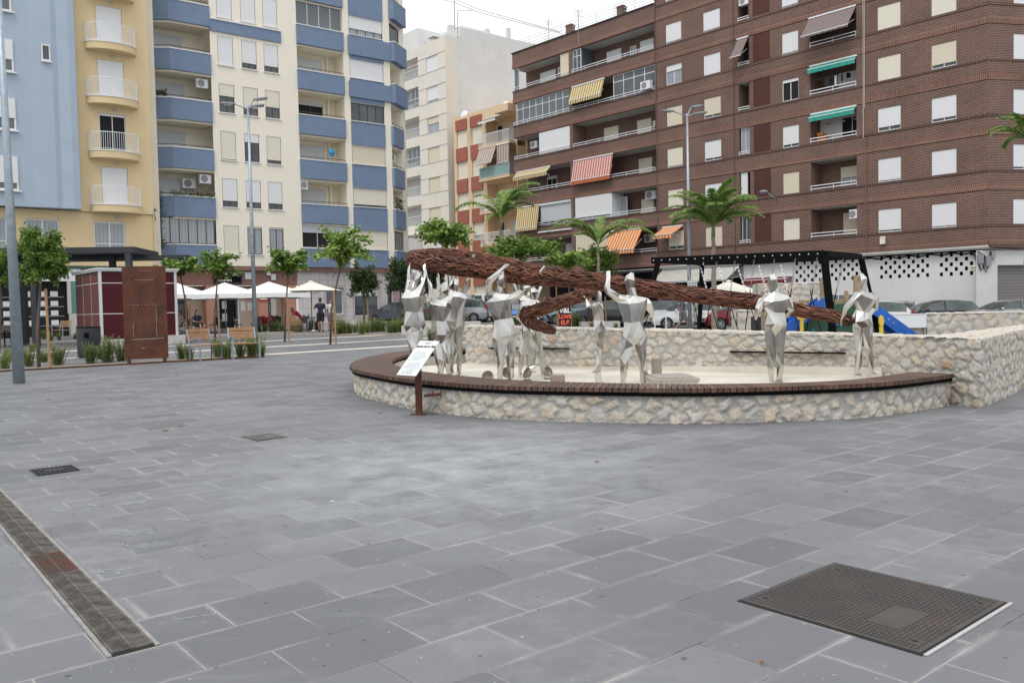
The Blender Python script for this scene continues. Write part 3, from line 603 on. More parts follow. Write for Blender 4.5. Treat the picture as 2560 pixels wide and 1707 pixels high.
# little stone and steel supports below the feet, basin fittings
def block(name, label, cat, px0, px1, py0, Y, m, dep=.18, zb=.3, bevel=.006):
    a, c = at(px0, py0, Y), at(px1, py0, Y); mb = MB(); w = (c.x-a.x)/2; h = max(.02, a.z-zb); mb.box(-w, w, -dep/2, dep/2, 0, h)
    o = mb.build(name, m, bevel=bevel); o.location = ((a.x+c.x)/2, Y, zb); return props(o, label, cat)
block('stone_block', 'small square stone block under the foot of the slim side-on statue', 'block', 1489, 1503, 934, 13.55, mt['conc'])
block('stone_block', 'low dark block under the half hidden statue, behind the wide-legged one', 'block', 1313, 1339, 927, 15.95, mt['conc'])
block('slatted_box', 'small ribbed brown box on the basin floor beside the floodlights', 'box', 1376, 1411, 938, 13.2, stripe_mat('ribbed_box', (.26,.21,.17), (.18,.14,.11), .03, .7), dep=.3)
mb = MB(); a = at(1629, 950, 12.3); c = at(1750, 950, 12.3); w = (c.x-a.x)/2
mb.box(-w, w, -.45, .45, 0, .055); hat = mb.build('rim', mat('hatch_timber', (.36,.33,.28), .8, col2=(.28,.25,.21), scale=10), bevel=.008)
r = thing('basin_hatch', 'pale weathered hatch box on the basin floor between the broad-chested and upright statues', 'hatch', ((a.x+c.x)/2, 12.75, .3)); hat.parent = r; hat.location = (0,0,.09)
mb = MB(); mb.box(-w+.02, w-.02, -.43, .43, 0, .09); mb.build('box_body', mt['conc'], r)
mb = MB(); mb.box(-w+.07, w-.07, -.38, .38, .1451, .157); mb.build('lid', mat('hatch_lid', (.30,.28,.25), .8), r, bevel=.004)
mb = MB(); mb.lathe([(.0,.0),(.085,0),(.085,.34),(.08,.345),(0,.345)], 16); o = mb.build('concrete_post', mat('weathered_post', (.34,.30,.25), .8, col2=(.26,.23,.19), scale=6), smooth=False); q = at(1642, 950, 13.9); o.location = (q.x, 13.9, .3)
props(o, 'short round weathered post standing behind the basin hatch', 'post')
def flood(px, py, Y, label, rz):
    p = at(px, py, Y); p.z = .3; r_ = thing('floodlight', label, 'floodlight', p, rz, 'floodlights on the basin floor')
    mb = MB(); mb.box(-.05,.05,-.04,.04,0,.02); mb.bar((-.09,0,.01),(-.09,0,.12),.012); mb.bar((.09,0,.01),(.09,0,.12),.012); mb.bar((-.09,0,.012),(.09,0,.012),.012); mb.build('bracket', mt['grey'], r_)
    q = Matrix.Rotation(math.radians(62), 4, 'X')
    mb = MB(); mb.lathe([(0,-.07),(.05,-.065),(.085,-.02),(.098,0),(.098,.02),(.088,.02)], 18); o = mb.build('housing', mat('bronze_housing', (.3,.25,.19), .5, .3), r_, True); o.matrix_local = Matrix.Translation((0,0,.13)) @ q
    mb = MB(); mb.lathe([(0,.016),(.088,.016)], 18); o2 = mb.build('lens', mat('floodlight_lens', (.42,.47,.46), .15), r_); o2.matrix_local = o.matrix_local
    return r_
flood(1219, 930, 13.6, 'bronze floodlight left of the statue with one elbow lifted', -.3)
flood(1267, 937, 14.3, 'floodlight showing between the legs of the statue with one elbow lifted', .4)
flood(1370, 938, 14.4, 'floodlight at the right foot of the wide-legged statue', .9)
flood(1318, 944, 14.2, 'floodlight tucked below the wide-legged statue', -1.2)
# ---------------- the rusted coil ----------------
CP = [(2128,806,12.75,.085),(2098,793,12.9,.09),(1998,776,13.15,.10),(1899,757,13.3,.115),(1799,745,13.35,.12),(1719,735,13.4,.12),(1597,717,13.5,.125),(1444,698,13.8,.135),(1319,689,14.1,.15),(1227,676,14.25,.155),(1136,664,14.4,.16),(1074,655,14.6,.155),(1040,650,15.0,.15),(1040,645,15.9,.14),(1105,638,16.6,.13),(1181,645,17.0,.12),(1289,665,17.2,.115),(1400,692,17.0,.11),(1462,712,16.4,.108),(1485,722,15.6,.105),(1462,735,15.0,.105),(1400,756,14.6,.11),(1340,777,14.35,.11),(1315,790,14.4,.108),(1330,806,14.8,.10),(1365,821,15.1,.085),(1386,827,15.2,.06)]
P4 = [(*at(x, y, Y), r) for x, y, Y, r in CP]
pts = catmull([p[:3] for p in P4], 14); nn = len(pts)-1
rad = [ (lambda f: lerp(P4[int(f)][3], P4[min(int(f)+1, len(P4)-1)][3], f-int(f)))(i/14) for i in range(nn+1)]
coil = thing('rusted_coil', 'long tapering coil woven from rusted steel strips, carried by the steel statues', 'sculpture')
mb = MB(); mb.tube(pts[::2], [r*.74 for r in rad[::2]], 12); mb.build('core', mt['shaded_core'], coil, True)
fr = []; up = Vector((0,0,1))
for i, p in enumerate(pts):
    t_ = (pts[min(i+1, nn)]-pts[max(i-1, 0)]).normalized(); a = t_.cross(up).normalized(); u = a.cross(t_).normalized(); up = u; fr.append((t_, a, u))
sl = arclen(pts); mb = MB(); rnd = random.Random(5)
def onc(s, q, r):
    s = max(0, min(sl[-1]-1e-4, s)); k = min(nn-1, int(np.searchsorted(sl, s)-1) if s > 0 else 0); f = (s-sl[k])/max(1e-6, sl[k+1]-sl[k])
    p = pts[k].lerp(pts[k+1], f); a = fr[k][1].lerp(fr[k+1][1], f); u = fr[k][2].lerp(fr[k+1][2], f); R_ = lerp(rad[k], rad[k+1], f)
    return p+(a*math.cos(q)+u*math.sin(q))*R_*r
s = 0
while s < sl[-1]-.02:
    R0 = rad[min(nn, int(np.searchsorted(sl, s)))]; cnt = int(2*PI*R0/.040)
    for k in range(cnt):
        q0 = 2*PI*k/cnt+rnd.uniform(-.2,.2); ln = rnd.uniform(.14,.27); sg = 1 if (int(s/.075)+k//3) % 2 else -1
        tw = sg*rnd.uniform(.15,.6)+rnd.uniform(-.25,.25); w = rnd.uniform(.008,.015); lift = rnd.uniform(.0,.07); s0 = s+rnd.uniform(-.05,.05); vs = []
        for j, f in enumerate((0,.3,.65,1)):
            ss = s0+ln*f; qq = q0+tw*f; rr = .88+lift+[-.03,.13,.15,-.06][j]; ww = w*[.6,1,1,.35][j]
            c1 = onc(ss, qq, rr); dq = ww/R0
            vs += [onc(ss, qq-dq, rr-.015), onc(ss, qq+dq, rr+.02)]
        mb.add(vs, [(0,1,3,2),(2,3,5,4),(4,5,7,6)])
    s += .062
o = mb.build('woven_strips', mt['rustleaf'], coil)
so2 = o.modifiers.new('thick', 'SOLIDIFY'); so2.thickness = .005; so2.offset = 0
for q, (px, py, Y) in enumerate([(1181,645,16.75),(1353,672,13.9)]):
    mb = MB(); c = at(px, py, Y); hexseg(mb, c-Vector((.02,0,.08)), c+Vector((.02 if q == 0 else .07,0,.07 if q == 0 else .035)), (.04,.03), (.055 if q == 0 else .03,.035), RX, 5); o = mb.build('hand_tip', steel); 
    props(o, ['steel hand tip rising over the rear turn of the coil on the left','steel hand tip resting on top of the coil above the wide-legged statue'][q], 'statue part')
# ---------------- covers and drains in the paving ----------------
cast = mat('cast_iron', (.07,.064,.06), .65, .4, col2=(.105,.08,.064), scale=4, thr=(.45,.75), bump=.2)
castdark = mat('dark_gap', (.015,.013,.012), .9)
def plate_frame(name, label, corners, dz=0):
    c = [gp(*p) for p in corners]; ctr = sum(c, Vector())/4; e = (c[1]-c[0]); ang = math.atan2(e.y, e.x); w = ((c[1]-c[0]).length+(c[2]-c[3]).length)/2; h = ((c[3]-c[0]).length+(c[2]-c[1]).length)/2
    return thing(name, label, 'manhole cover', (ctr.x, ctr.y, ctr.z), ang), w, h
r, w, h = plate_frame('access_cover', 'large rusty patterned access cover in the paving at the lower right', [(1856,1503.8),(2310.9,1638.5),(2502.8,1506.3),(2084.3,1407.2)])
mb = MB(); mb.box(-w/2-.012, w/2+.012, -h/2-.012, h/2+.012, .001, .004, 0); o = mb.build('frame', castdark, r)
mb = MB(); mb.box(-w/2, w/2, -h/2, h/2, .002, .009)
nx, ny = 38, 30
for i in range(nx):
    for j in range(ny):
        x = -w/2+.02+(i+.5)*(w-.04)/nx; y = -h/2+.02+(j+.5)*(h-.04)/ny
        if .13 < x/w < .3 and -.28 < y/h < .02: continue
        if any(abs(x-sx*w*.42)<.025 and abs(y-sy*h*.38)<.025 for sx in (-1,1) for sy in (-1,1)): continue
        if (i+j) % 2: mb.box(x-.0085, x+.0085, y-.0035, y+.0035, .009, .0125)
        else: mb.box(x-.0035, x+.0035, y-.0095, y+.0095, .009, .0125)
mb.build('plate', cast, r)
mb = MB()
for sx in (-1,1):
    for sy in (-1,1): mb.box(sx*w*.42-.016, sx*w*.42+.016, sy*h*.38-.006, sy*h*.38+.006, .0095, .0105); mb.box(sx*w*.42-.006, sx*w*.42+.006, sy*h*.38-.012, sy*h*.38+.012, .0105, .0112)
mb.build('lifting_holes', castdark, r)
mb = MB(); mb.box(w/2+.012, w/2+.030, -h/2, h/2+.02, .001, .006); mb.build('cement_strip', mat('fresh_cement', (.36,.365,.35), .8, col2=(.38,.39,.37), scale=12), r)
r, w, h = plate_frame('access_cover', 'plain brown rectangular cover in the paving between the pole and the ring bench', [(642,1103),(714.8,1093.2),(677.6,1082.3),(603.9,1092)])
mb = MB(); mb.box(-w/2, w/2, -h/2, h/2, .001, .006); mb.build('plate', mat('brown_cover', (.06,.053,.048), .7, col2=(.085,.072,.062), scale=6), r)
mb = MB(); mb.box(w*.02, w*.3, -h*.25, h*.2, .006, .0075); mb.build('name_panel', mat('worn_panel', (.10,.097,.093), .6), r)
r, w, h = plate_frame('drain_cover', 'small black gridded cover in the paving above the drain channel', [(95.6,1190),(197.8,1176.3),(177.6,1162.6),(73.8,1176.3)])
mb = MB(); mb.box(-w/2, w/2, -h/2, h/2, .001, .004); mb.build('base', castdark, r)
mb = MB()
for i in range(10): x = -w/2+w*i/9; mb.box(x-.006, x+.006, -h/2, h/2, .004, .01)
for j in range(7): y = -h/2+h*j/6; mb.box(-w/2, w/2, y-.005, y+.005, .0042, .0095)
mb.box(-w*.22, w*.22, -h*.12, h*.12, .005, .011)
mb.build('grid', mat('black_iron', (.035,.036,.038), .6, .3), r)
A, B, C_ = gp(335, 1628), gp(31, 1299), gp(390.8, 1615); dd = (B-A).normalized(); dd.z = 0; ang = math.atan2(dd.y, dd.x); wd = .185
mb = MB(); chn = thing('drain_channel', 'dark edged channel holding the slotted drain grates at the lower left', 'drain', (A.x, A.y, 0), ang)
mb.box(-.0, 4.9, -wd/2-.02, -wd/2, .001, .008); mb.box(0, 4.9, wd/2, wd/2+.02, .001, .008); mb.build('channel_edges', mat('channel_edge', (.17,.17,.165), .8, col2=(.3,.29,.27), scale=9), chn)
mb = MB(); mb.box(0, 4.9, -wd/2, wd/2, .0005, .002); mb.build('channel_bed', castdark, chn)
gm = mat('worn_grate', (.075,.066,.058), .8, .2, col2=(.18,.16,.14), scale=9, thr=(.42,.68), bump=.6, bscale=120); N, K, b = nodes(gm)
rg = mat('rusty_grate', (.08,.066,.055), .85, .2, col2=(.12,.052,.033), scale=6, thr=(.4,.6), bump=.6, bscale=120)
g0 = None
for i in range(9):
    if i in (0, 3):
        mb = MB(); Lg = .5
        for j in range(26): x = .01+j*(Lg-.02)/25.; mb.box(x-.0055, x+.0055, -wd/2+.012, wd/2-.012, .003, .012)
        mb.box(0, Lg-.004, -wd/2+.002, -wd/2+.014, .003, .0135); mb.box(0, Lg-.004, wd/2-.014, wd/2-.002, .003, .0135); mb.box(0, Lg-.004, -.006, .006, .0035, .0132)
        g = mb.build('drain_grate', rg if i == 3 else gm)
        if i == 0: g0 = g
    else: g = g0.copy(); link(g)
    p = A+dd*(i*.5+.02); g.location = (p.x, p.y, 0); g.rotation_euler = (0, 0, ang)
    props(g, 'worn slotted drain grate, '+['nearest the bottom of the photo','second from the near end','third from the near end','x','fifth from the near end, beyond the rust-red one','sixth from the near end','seventh from the near end','eighth from the near end','ninth and furthest from the near end'][i] if i != 3 else 'rust-red slotted drain grate, fourth from the near end of the channel', 'drain grate', 'drain grates in the channel')
# chalk scribbles
mb = MB(); rnd = random.Random(3)
for (px, py, n, sx, sy) in [(330,1330,7,.13,.06),(350,1362,8,.16,.05),(250,1425,6,.12,.07),(300,1235,5,.2,.03),(200,1275,6,.22,.03),(245,1262,5,.1,.02),(300,1330,6,.05,.04),(470,1300,4,.12,.03),(500,1540,2,.05,.02),(345,1257,5,.05,.02)]:
    c = gp(px, py)
    for k in range(n):
        x, y = c.x+rnd.uniform(-sx, sx), c.y+rnd.uniform(-sy, sy); a = rnd.uniform(0, 6)
        P_ = [Vector((x, y, .004))]
        for j in range(7): a += rnd.uniform(-1.3, 1.3); P_.append(P_[-1]+Vector((math.cos(a)*.016, math.sin(a)*.011, 0)))
        for p, q in zip(P_, P_[1:]): mb.bar(p, q, .0022, .0006)
o = mb.build('chalk_scribbles', mat('chalk', (.5,.53,.56), .9)); props(o, 'faint white chalk scribbles on the paving near the drain channel', 'chalk drawing', None, 'stuff')
# fallen leaves and litter
lm_ = mat('dry_leaf', (.42,.22,.09), .8)
for i, (px, py, sz) in enumerate([(414,1077,.055),(452,1067,.035),(120,1000,.05),(1492,1156,.03),(441,938,.05),(1905,1660,.014),(950,1034,.035)]):
    p = gp(px, py); mb = MB(); P_ = []
    for k in range(10): a = k*PI/5+i; rr = sz*(1 if k % 2 == 0 else .45)*random.uniform(.7,1.1); P_.append((math.cos(a)*rr, math.sin(a)*rr*.8, .008+.012*(k % 2)))
    mb.add([(0,0,.006)]+P_, [(0,k+1,(k+1) % 10+1) for k in range(10)]); o = mb.build('fallen_leaf', lm_); o.location = p
    props(o, ['pale dry leaf, larger of two lying left of the brown cover','small orange leaf just behind the larger dry leaf','brown leaf on the paving beside the foot of the near pole','tiny orange leaf on the paving in front of the ring bench','dry leaf on the paving in front of the rusted screen','thin orange scrap on the paving left of the large access cover','small dark curled leaf left of the notice post foot'][i], 'leaf', 'fallen leaves on the paving')
p = gp(826, 1254); mb = MB(); mb.tube([(0,0,.005),(.03,.008,.005)], .0035, 6); o = mb.build('cigarette_end', mt['white']); o.location = p; props(o, 'white cigarette end lying on the open paving below the brown cover', 'litter')
# ---------------- notice plate on its rusted post ----------------
b0 = gp(1048, 1036); nt_ = thing('notice_stand', 'tilted white notice plate on a rusted post in front of the ring bench', 'sign', b0)
TL, TR, BR, BL = at(1046,852,12.05), at(1097,853.4,11.78), at(1041.3,940,11.42), at(996,937,11.68)
mb = MB(); mb.box(-.045,.045,-.045,.045,0,.76); mb.build('post', mt['corten'], nt_, bevel=.004)
mb = MB(); mb.box(-.12,.10,-.08,.08,0,.008); mb.build('base_plate', mt['corten'], nt_)
mb = MB(); q1 = at(1060,989,11.7)-b0; q2 = at(1102,985,11.72)-b0; mb.bar(q1, q2, .035, .04); mb.obox(q2+Vector((0,0,.0)), (.006,0,0), (0,.04,0), (0,0,.045)); mb.obox(at(1082,980,11.7)-b0, (.012,0,0), (0,.012,0), (0,0,.012)); mb.build('side_arm', mt['corten'], nt_, bevel=.003)
ex = ((TR-TL)+(BR-BL)).normalized(); ey = ((TL-BL)+(TR-BR)).normalized(); ez = ex.cross(ey).normalized(); ey = ez.cross(ex); ctr = (TL+TR+BL+BR)/4-b0
w = ((TR-TL).length+(BR-BL).length)/2; h = ((TL-BL).length+(TR-BR).length)/2
MW = Matrix((ex, ey, ez)).transposed().to_4x4(); MW.translation = ctr
if ez.z < 0: print('PLATE FLIPPED')
mb = MB(); mb.box(-w/2, w/2, -h/2, h/2, -.004, .004); pl = mb.build('plate', mat('white_plate', (.66,.69,.69), .35), nt_); pl.matrix_local = MW
text('Espiral de la Vida', w*.145, 'title', mt['txtblack'], pl, Matrix.Translation((0, h*.33, .005)), shear=.35, bold=.0012)
text('Gaston', w*.09, 'title', mt['txtgrey'], pl, Matrix.Translation((0, h*.43, .005)), shear=.35)
mb = MB(); y = h*.2
for i, l in enumerate([.0,.55,.75,.68,.85,.9,.6,.45,1,.0,.72,.8,.75,.98,1,.65,.42,1,.5]):
    if l:
        x = -l*w*.43
        while x < l*w*.43: q = random.uniform(.012,.03); mb.box(x, min(x+q, l*w*.43), y-.0028, y+.0022, .0045, .0052); x += q+.006
    y -= h*.034
for k in range(2): mb.box(-w*.12, w*.25, -h*.435-k*.012, -h*.43-k*.012, .0045, .0052)
mb.box(-w*.28, -w*.22, -h*.46, -h*.42, .0045, .0052)
mb.build('small_lettering', mt['txtgrey'], pl)
hb = mt['corten']
# ---------------- poles and street lamps ----------------
def pole(mb, x, y, base, h, r0, r1, lean=(0,0)):
    mb.tube([base, Vector((base.x+lean[0]*.5, base.y+lean[1]*.5, base.z+h/2)), Vector((base.x+lean[0], base.y+lean[1], base.z+h))], [r0, (r0+r1)/2, r1], 20)
p = gp(48, 960); r = thing('steel_pole', 'tall tapering galvanised pole at the left edge, its top out of view', 'pole', p)
mb = MB(); mb.tube([(0,0,0),(-.04,0,4.3),(-.10,0,10.2)], [.116,.078,.033], 24); mb.build('shaft', mt['galv'], r, True)
mb = MB(); mb.lathe([(0,.001),(.13,.001),(.13,.006),(.118,.012)], 24); mb.build('base_ring', mt['grey'], r)
def lamp_head(mbs, a, dirv, L_=.6):
    a = Vector(a); d = Vector(dirv).normalized(); s = d.cross(Vector((0,0,1))).normalized(); u = s.cross(d)
    mb, ml = mbs; prof = [(0,.06),(.18,.10),(.5,.17),(.8,.15),(1,.03)]; vs = []
    for f, w_ in prof: vs += [a+d*f*L_-s*w_, a+d*f*L_-s*w_*.55+u*.075, a+d*f*L_+s*w_*.55+u*.075, a+d*f*L_+s*w_, ]
    fs = [(i*4+k, i*4+(k+1) % 4, i*4+4+(k+1) % 4, i*4+4+k) for i in range(4) for k in range(4)]+[(3,2,1,0),(16,17,18,19)]
    mb.add(vs, fs); ml.obox(a+d*.5*L_-u*.012, d*.28*L_, s*.11, u*.012)
def street_lamp(px, Y, ytop, label, r0, dirs):
    t_ = at(px, ytop, Y); bx = at(px+(845-ytop)*0.0, ytop, Y); base = Vector((t_.x, Y, G(t_.x, Y))); H_ = t_.z-base.z
    r = thing('street_lamp', label, 'street lamp', base, 0, 'galvanised street lamps with three heads')
    mb = MB(); mb.tube([(0,0,0),(0,0,H_*.5),(0,0,H_)], [r0, r0*.72, r0*.45], 16); mb.lathe([(0,0),(.2,0),(.2,.02),(.0,.02)], 12); mb.build('shaft', mt['galv'], r, True)
    for a, b_, dr in dirs:
        mb = MB(); A_ = Vector((0,0,H_-.12)); B_ = Vector((a[0], a[1], H_+a[2])); mb.tube([A_, B_], .028, 8); mb.build('arm', mt['galv'], r)
        m1, m2 = MB(), MB(); lamp_head((m1, m2), B_, dr); h_ = m1.build('lamp_head', mat('lamp_grey', (.15,.16,.175), .5), r); m2.build('lens', mt['glass_cur'], h_)
    return r
D3 = [((-.5,-.1,.06),0,(-1,-.1,.03)),((.2,.1,.26),0,(1,.2,.14)),((.22,-.2,-.1),0,(1,-.35,.02))]
street_lamp(620, 36, 266, 'street lamp in front of the cream and blue flats, beside the slatted benches', .1, D3)
L3 = street_lamp(1718, 39, 284, 'street lamp in front of the brown brick flats, carrying a small white rules sign', .1, [((-.6,-.1,.06),0,(-1,-.1,.03)),((.2,.1,.28),0,(1,.2,.14)),((.25,-.2,-.1),0,(1,-.35,.02))])
q = at(1731, 711, 38.85); mb = MB(); mb.box(-.22,.22,-.01,.01,-.17,.17); sg = mb.build('rules_sign', mt['white']); sg.location = q; props(sg, 'small white sign with three round prohibition symbols on the right street lamp', 'sign')
mb = MB()
for k in (-1,0,1):
    for j in range(16): a = j*PI/8; c = math.cos(a); s_3 = math.sin(a); a2 = a+PI/8; mb.quad((k*.14+.055*c,-.012,.05+.055*s_3),(k*.14+.055*math.cos(a2),-.012,.05+.055*math.sin(a2)),(k*.14+.043*math.cos(a2),-.012,.05+.043*math.sin(a2)),(k*.14+.043*c,-.012,.05+.043*s_3))
    mb.box(k*.14-.02,k*.14+.02,-.013,-.011,.035,.065); mb.box(k*.14-.045,k*.14+.045,-.013,-.011,-.1,-.05)
mb.build('symbols', mt['txtblack'], sg)
# ---------------- timber armchairs/benches ----------------
def make_bench(label, wid=.72, dark=False):
    r = thing('slatted_bench', label, 'bench', group='timber slatted benches'); W2 = wid/2; wm = mt['bronze'] if dark else mt['wood']; lm = mt['black'] if dark else mt['galv']
    for z, y in ((.66,.24),(.77,.27),(.88,.30)): mb = MB(); mb.obox((0,y,z-.03),(W2,0,0),(0,.016,.0),(0,.012,.046)); mb.build('back_slat', wm, r, bevel=.004)
    for y in (-.2,-.08,.04,.16): mb = MB(); mb.obox((0,y,.44),(W2,0,0),(0,.05,0),(0,0,.016)); mb.build('seat_slat', wm, r, bevel=.004)
    for sx in (-1,1):
        x = sx*(W2+.02)
        mb = MB(); mb.bar((x,-.25,0),(x,-.25,.645),.05,.02,(0,1,0)); mb.bar((x,-.27,.65),(x,-.05,.63),.05,.02); mb.bar((x,-.05,.63),(x,.25,.52),.04,.02); mb.build('arm_frame', lm, r)
        mb = MB(); mb.bar((x,.2,0),(x,.18,.43),.045,.02,(0,1,0)); mb.bar((x,.18,.43),(x,.31,.9),.04,.02,(0,1,0)); mb.bar((x,-.25,.42),(x,.2,.42),.03,.03); mb.build('rear_leg', lm, r)
    return r
bn = make_bench('pale timber bench with steel legs directly right of the rusted screen')
p = gp(505, 905); bn.location = (gp(470,900).x+.35, 23.9, gp(470,900).z-.02); bn.location = (*gp(505,903).xy, G(-8.6,23.9)); 
a = gp(478, 904); c = gp(533, 899); bn.location = ((a.x+c.x)/2+.0, (a.y+c.y)/2+.25, a.z); bn.rotation_euler = (0,0,math.atan2(c.y-a.y, c.x-a.x))
def cp_bench(a, c, label, src=None, dy=.25):
    o = copy_tree(src or bn); A_, C2 = gp(*a), gp(*c); o.location = ((A_.x+C2.x)/2, (A_.y+C2.y)/2+dy, A_.z); o.rotation_euler = (0,0,math.atan2(C2.y-A_.y, C2.x-A_.x)); o['label'] = label; return o
cp_bench((577,898),(632,895),'pale timber bench with steel legs beside the left street lamp foot')
cp_bench((130,847),(167,847),'pale timber bench in front of the dark shop window, behind the small round tree')
cp_bench((192,845),(228,845),'pale timber bench mostly hidden behind the dark litter bin')
db = make_bench('dark bench with black legs cut by the left edge of the photo', 1.6, True)
A_ = gp(-10, 868); db.location = (A_.x-.3, A_.y, A_.z)
# litter bin
p = gp(224, 893); r = thing('litter_bin', 'large dark grey litter bin in front of the maroon kiosk', 'bin', p)
mb = MB(); mb.lathe([(0,.0),(.33,0),(.34,.02),(.35,.9),(.34,.93)], 22); mb.build('body', mt['charcoal'], r, True)
mb = MB(); mb.lathe([(.35,.93),(.355,.955),(.33,.965),(.2,.955),(0,.95)], 22); mb.build('lid', mt['black'], r, True)
mb = MB(); mb.box(.03,.17,-.353,-.335,.62,.78); mb.build('opening_plate', mt['black'], r)
# rusted screen
a, c = gp(325, 909), gp(420, 905); r = thing('steel_screen', 'tall rusted steel screen with perforated lines standing in front of the maroon kiosk', 'panel', a, math.atan2(c.y-a.y, c.x-a.x)); w = (c-a).length+.12; 
mb = MB(); mb.box(-.12, w-.1, -.03, .03, .12, 2.68); mb.build('panel', mt['corten'], r, bevel=.004)
for x in (-.02, w-.2): mb = MB(); mb.box(x-.05, x+.05, -.03,.03, 0, .118); mb.build('foot', mt['corten'], r)
mb = MB(); rnd = random.Random(2)
for (x0, z0, x1, z1, n) in [(.05,.66,w-.2,.68,34),(w-.38,.7,w-.38,1.6,14),(.12,.72,.12,1.15,7),(.2,2.3,w-.42,2.3,13),(.3,2.56,.62,2.56,5),(.3,.42,.42,.42,3),(.0,1.62,w-.3,1.62,8)]:
    for k in range(n):
        f = (k+.5)/n; x = lerp(x0,x1,f)+rnd.uniform(-.006,.006); z = lerp(z0,z1,f)+rnd.uniform(-.006,.006); s_3 = rnd.uniform(.006,.014)
        if x1-x0 > .3: mb.box(x-s_3*1.3, x+s_3*1.3, -.0325, -.031, z-.005, z+.005)
        else: mb.box(x-.005, x+.005, -.0325, -.031, z-s_3*1.6, z+s_3*1.6)
mb.build('perforated_lines', mat('bright_cutouts', (.5,.44,.4), .7), r)
# maroon kiosk
p = gp(268, 868); kz = p.z; K0 = at(268, 868, p.y)
k_o = gp(256, 868); kr = thing('kiosk', 'maroon panelled kiosk with silver edges behind the rusted screen', 'kiosk', k_o, TH)
Wk, Dk, Hk = 2.85, 3.9, 2.95
mb = MB(); mb.box(0, Wk, 0, Dk, .3, Hk); mb.build('body', mt['charcoal'], kr)
mb = MB(); mb.box(.04, Wk-.0, -.02, Dk-.1, 0, .3); mb.box(1.9, Wk+.25, -.25, -.021, .0, .38); mb.build('plinth', mt['conc'], kr)
for i, (z0, z1) in enumerate(((.32,1.28),(1.31,2.48),(2.51,2.9))):
    for j in range(3): mb = MB(); mb.box(.06+j*.925, .06+j*.925+.9, -.018, -.002, z0, z1); mb.build('front_panel', mt['maroon'], kr)
    for j in range(3): mb = MB(); mb.box(-.018, -.002, .06+j*1.27, .06+j*1.27+1.24, z0, z1); mb.build('side_panel', mt['redbrown'], kr)
mb = MB(); mb.box(-.05,.05,-.05,.05,.0,Hk); mb.box(Wk-.05,Wk+.05,-.05,.05,.0,Hk)
for z in (1.295, 2.495): mb.box(.05,Wk-.05,-.028,-.003,z-.015,z+.015); mb.box(-.028,-.003,.05,Dk,z-.015,z+.015)
for j in range(1,3): mb.box(-.028,-.003,.045+j*1.27-.01,.045+j*1.27+.01,.32,2.9)
mb.build('silver_trim', mt['alu'], kr)
mb = MB(); mb.box(-.1, Wk+.1, -.1, Dk+.1, Hk, Hk+.07); mb.box(-.14, Wk+.14, -.14, Dk+.14, Hk+.07, Hk+.13); mb.build('roof', mat('pale_roof_edge', (.6,.61,.6), .5), kr)
# dark pergola canopy
pr_ = thing('canopy', 'long flat dark steel canopy over the paving in front of the yellow building', 'canopy', (0,0,0))
A1 = at(335, 632, 34.5); mb = MB(); d_ = LD; nrm_ = Vector((-d_.y, d_.x, 0)); z0 = A1.z-.17
def slab(o0, l0, l1, w0, w1, za, zb, m, nm):
    mb = MB(); P_ = [o0+d_*l0+nrm_*w0, o0+d_*l1+nrm_*w0, o0+d_*l1+nrm_*w1, o0+d_*l0+nrm_*w1]; mb.prism([(q.x, q.y) for q in P_], za, zb); return mb.build(nm, m, pr_)
d_ = Vector((1, .10, 0)).normalized(); nrm_ = Vector((-d_.y, d_.x, 0))
slab(A1, -14, 0, 0, 3.2, z0+.18, z0+.42, mt['charcoal'], 'roof_slab'); slab(A1, -14, 1.7, 1.5, 3.0, z0+.02, z0+.16, mt['charcoal'], 'roof_beam')
for px, Y in ((283, 35.8), (324, 34.6), (85, 33.5), (58, 36.5), (-30, 34)):
    q = at(px, 700, Y); mb = MB(); w_ = .11; mb.box(q.x-w_, q.x+w_, Y-w_, Y+w_, G(q.x, Y), z0+.17); mb.build('post', mt['charcoal'], pr_)
# ---------------- white planters ----------------
def planter(px0, px1, pyb, hpx, label, depth=.9):
    a, c = gp(px0, pyb), gp(px1, pyb); c = Vector((c.x, a.y+(c.x-a.x)*.1, c.z)); r = thing('planter', label, 'planter', a, math.atan2(c.y-a.y, c.x-a.x), 'long pale concrete planters'); L_ = (c-a).length; h_ = hpx*a.y/FPX
    mb = MB(); mb.box(0,L_,0,.08,0,h_); mb.box(0,L_,depth-.08,depth,0,h_); mb.box(0,.08,.08,depth-.08,0,h_); mb.box(L_-.08,L_,.08,depth-.08,0,h_); mb.build('trough', mt['conc'], r, bevel=.01)
    mb = MB(); mb.box(.08,L_-.08,.08,depth-.08,.02,h_-.06); mb.build('soil', mat('soil', (.08,.055,.04), .95), r); return r
planter(803,900,827,21,'white planter behind the tallest thin tree, in front of the tiled wall')
planter(1004,1082,838,23,'white planter left of the statues, behind the furthest left figure')
planter(1163,1202,822,18,'short white planter behind the one-elbow statue')
planter(1455,1550,820,15,'white planter behind the slim side-on statue')
planter(1010,1090,815,12,'white planter below the parked silver cars')
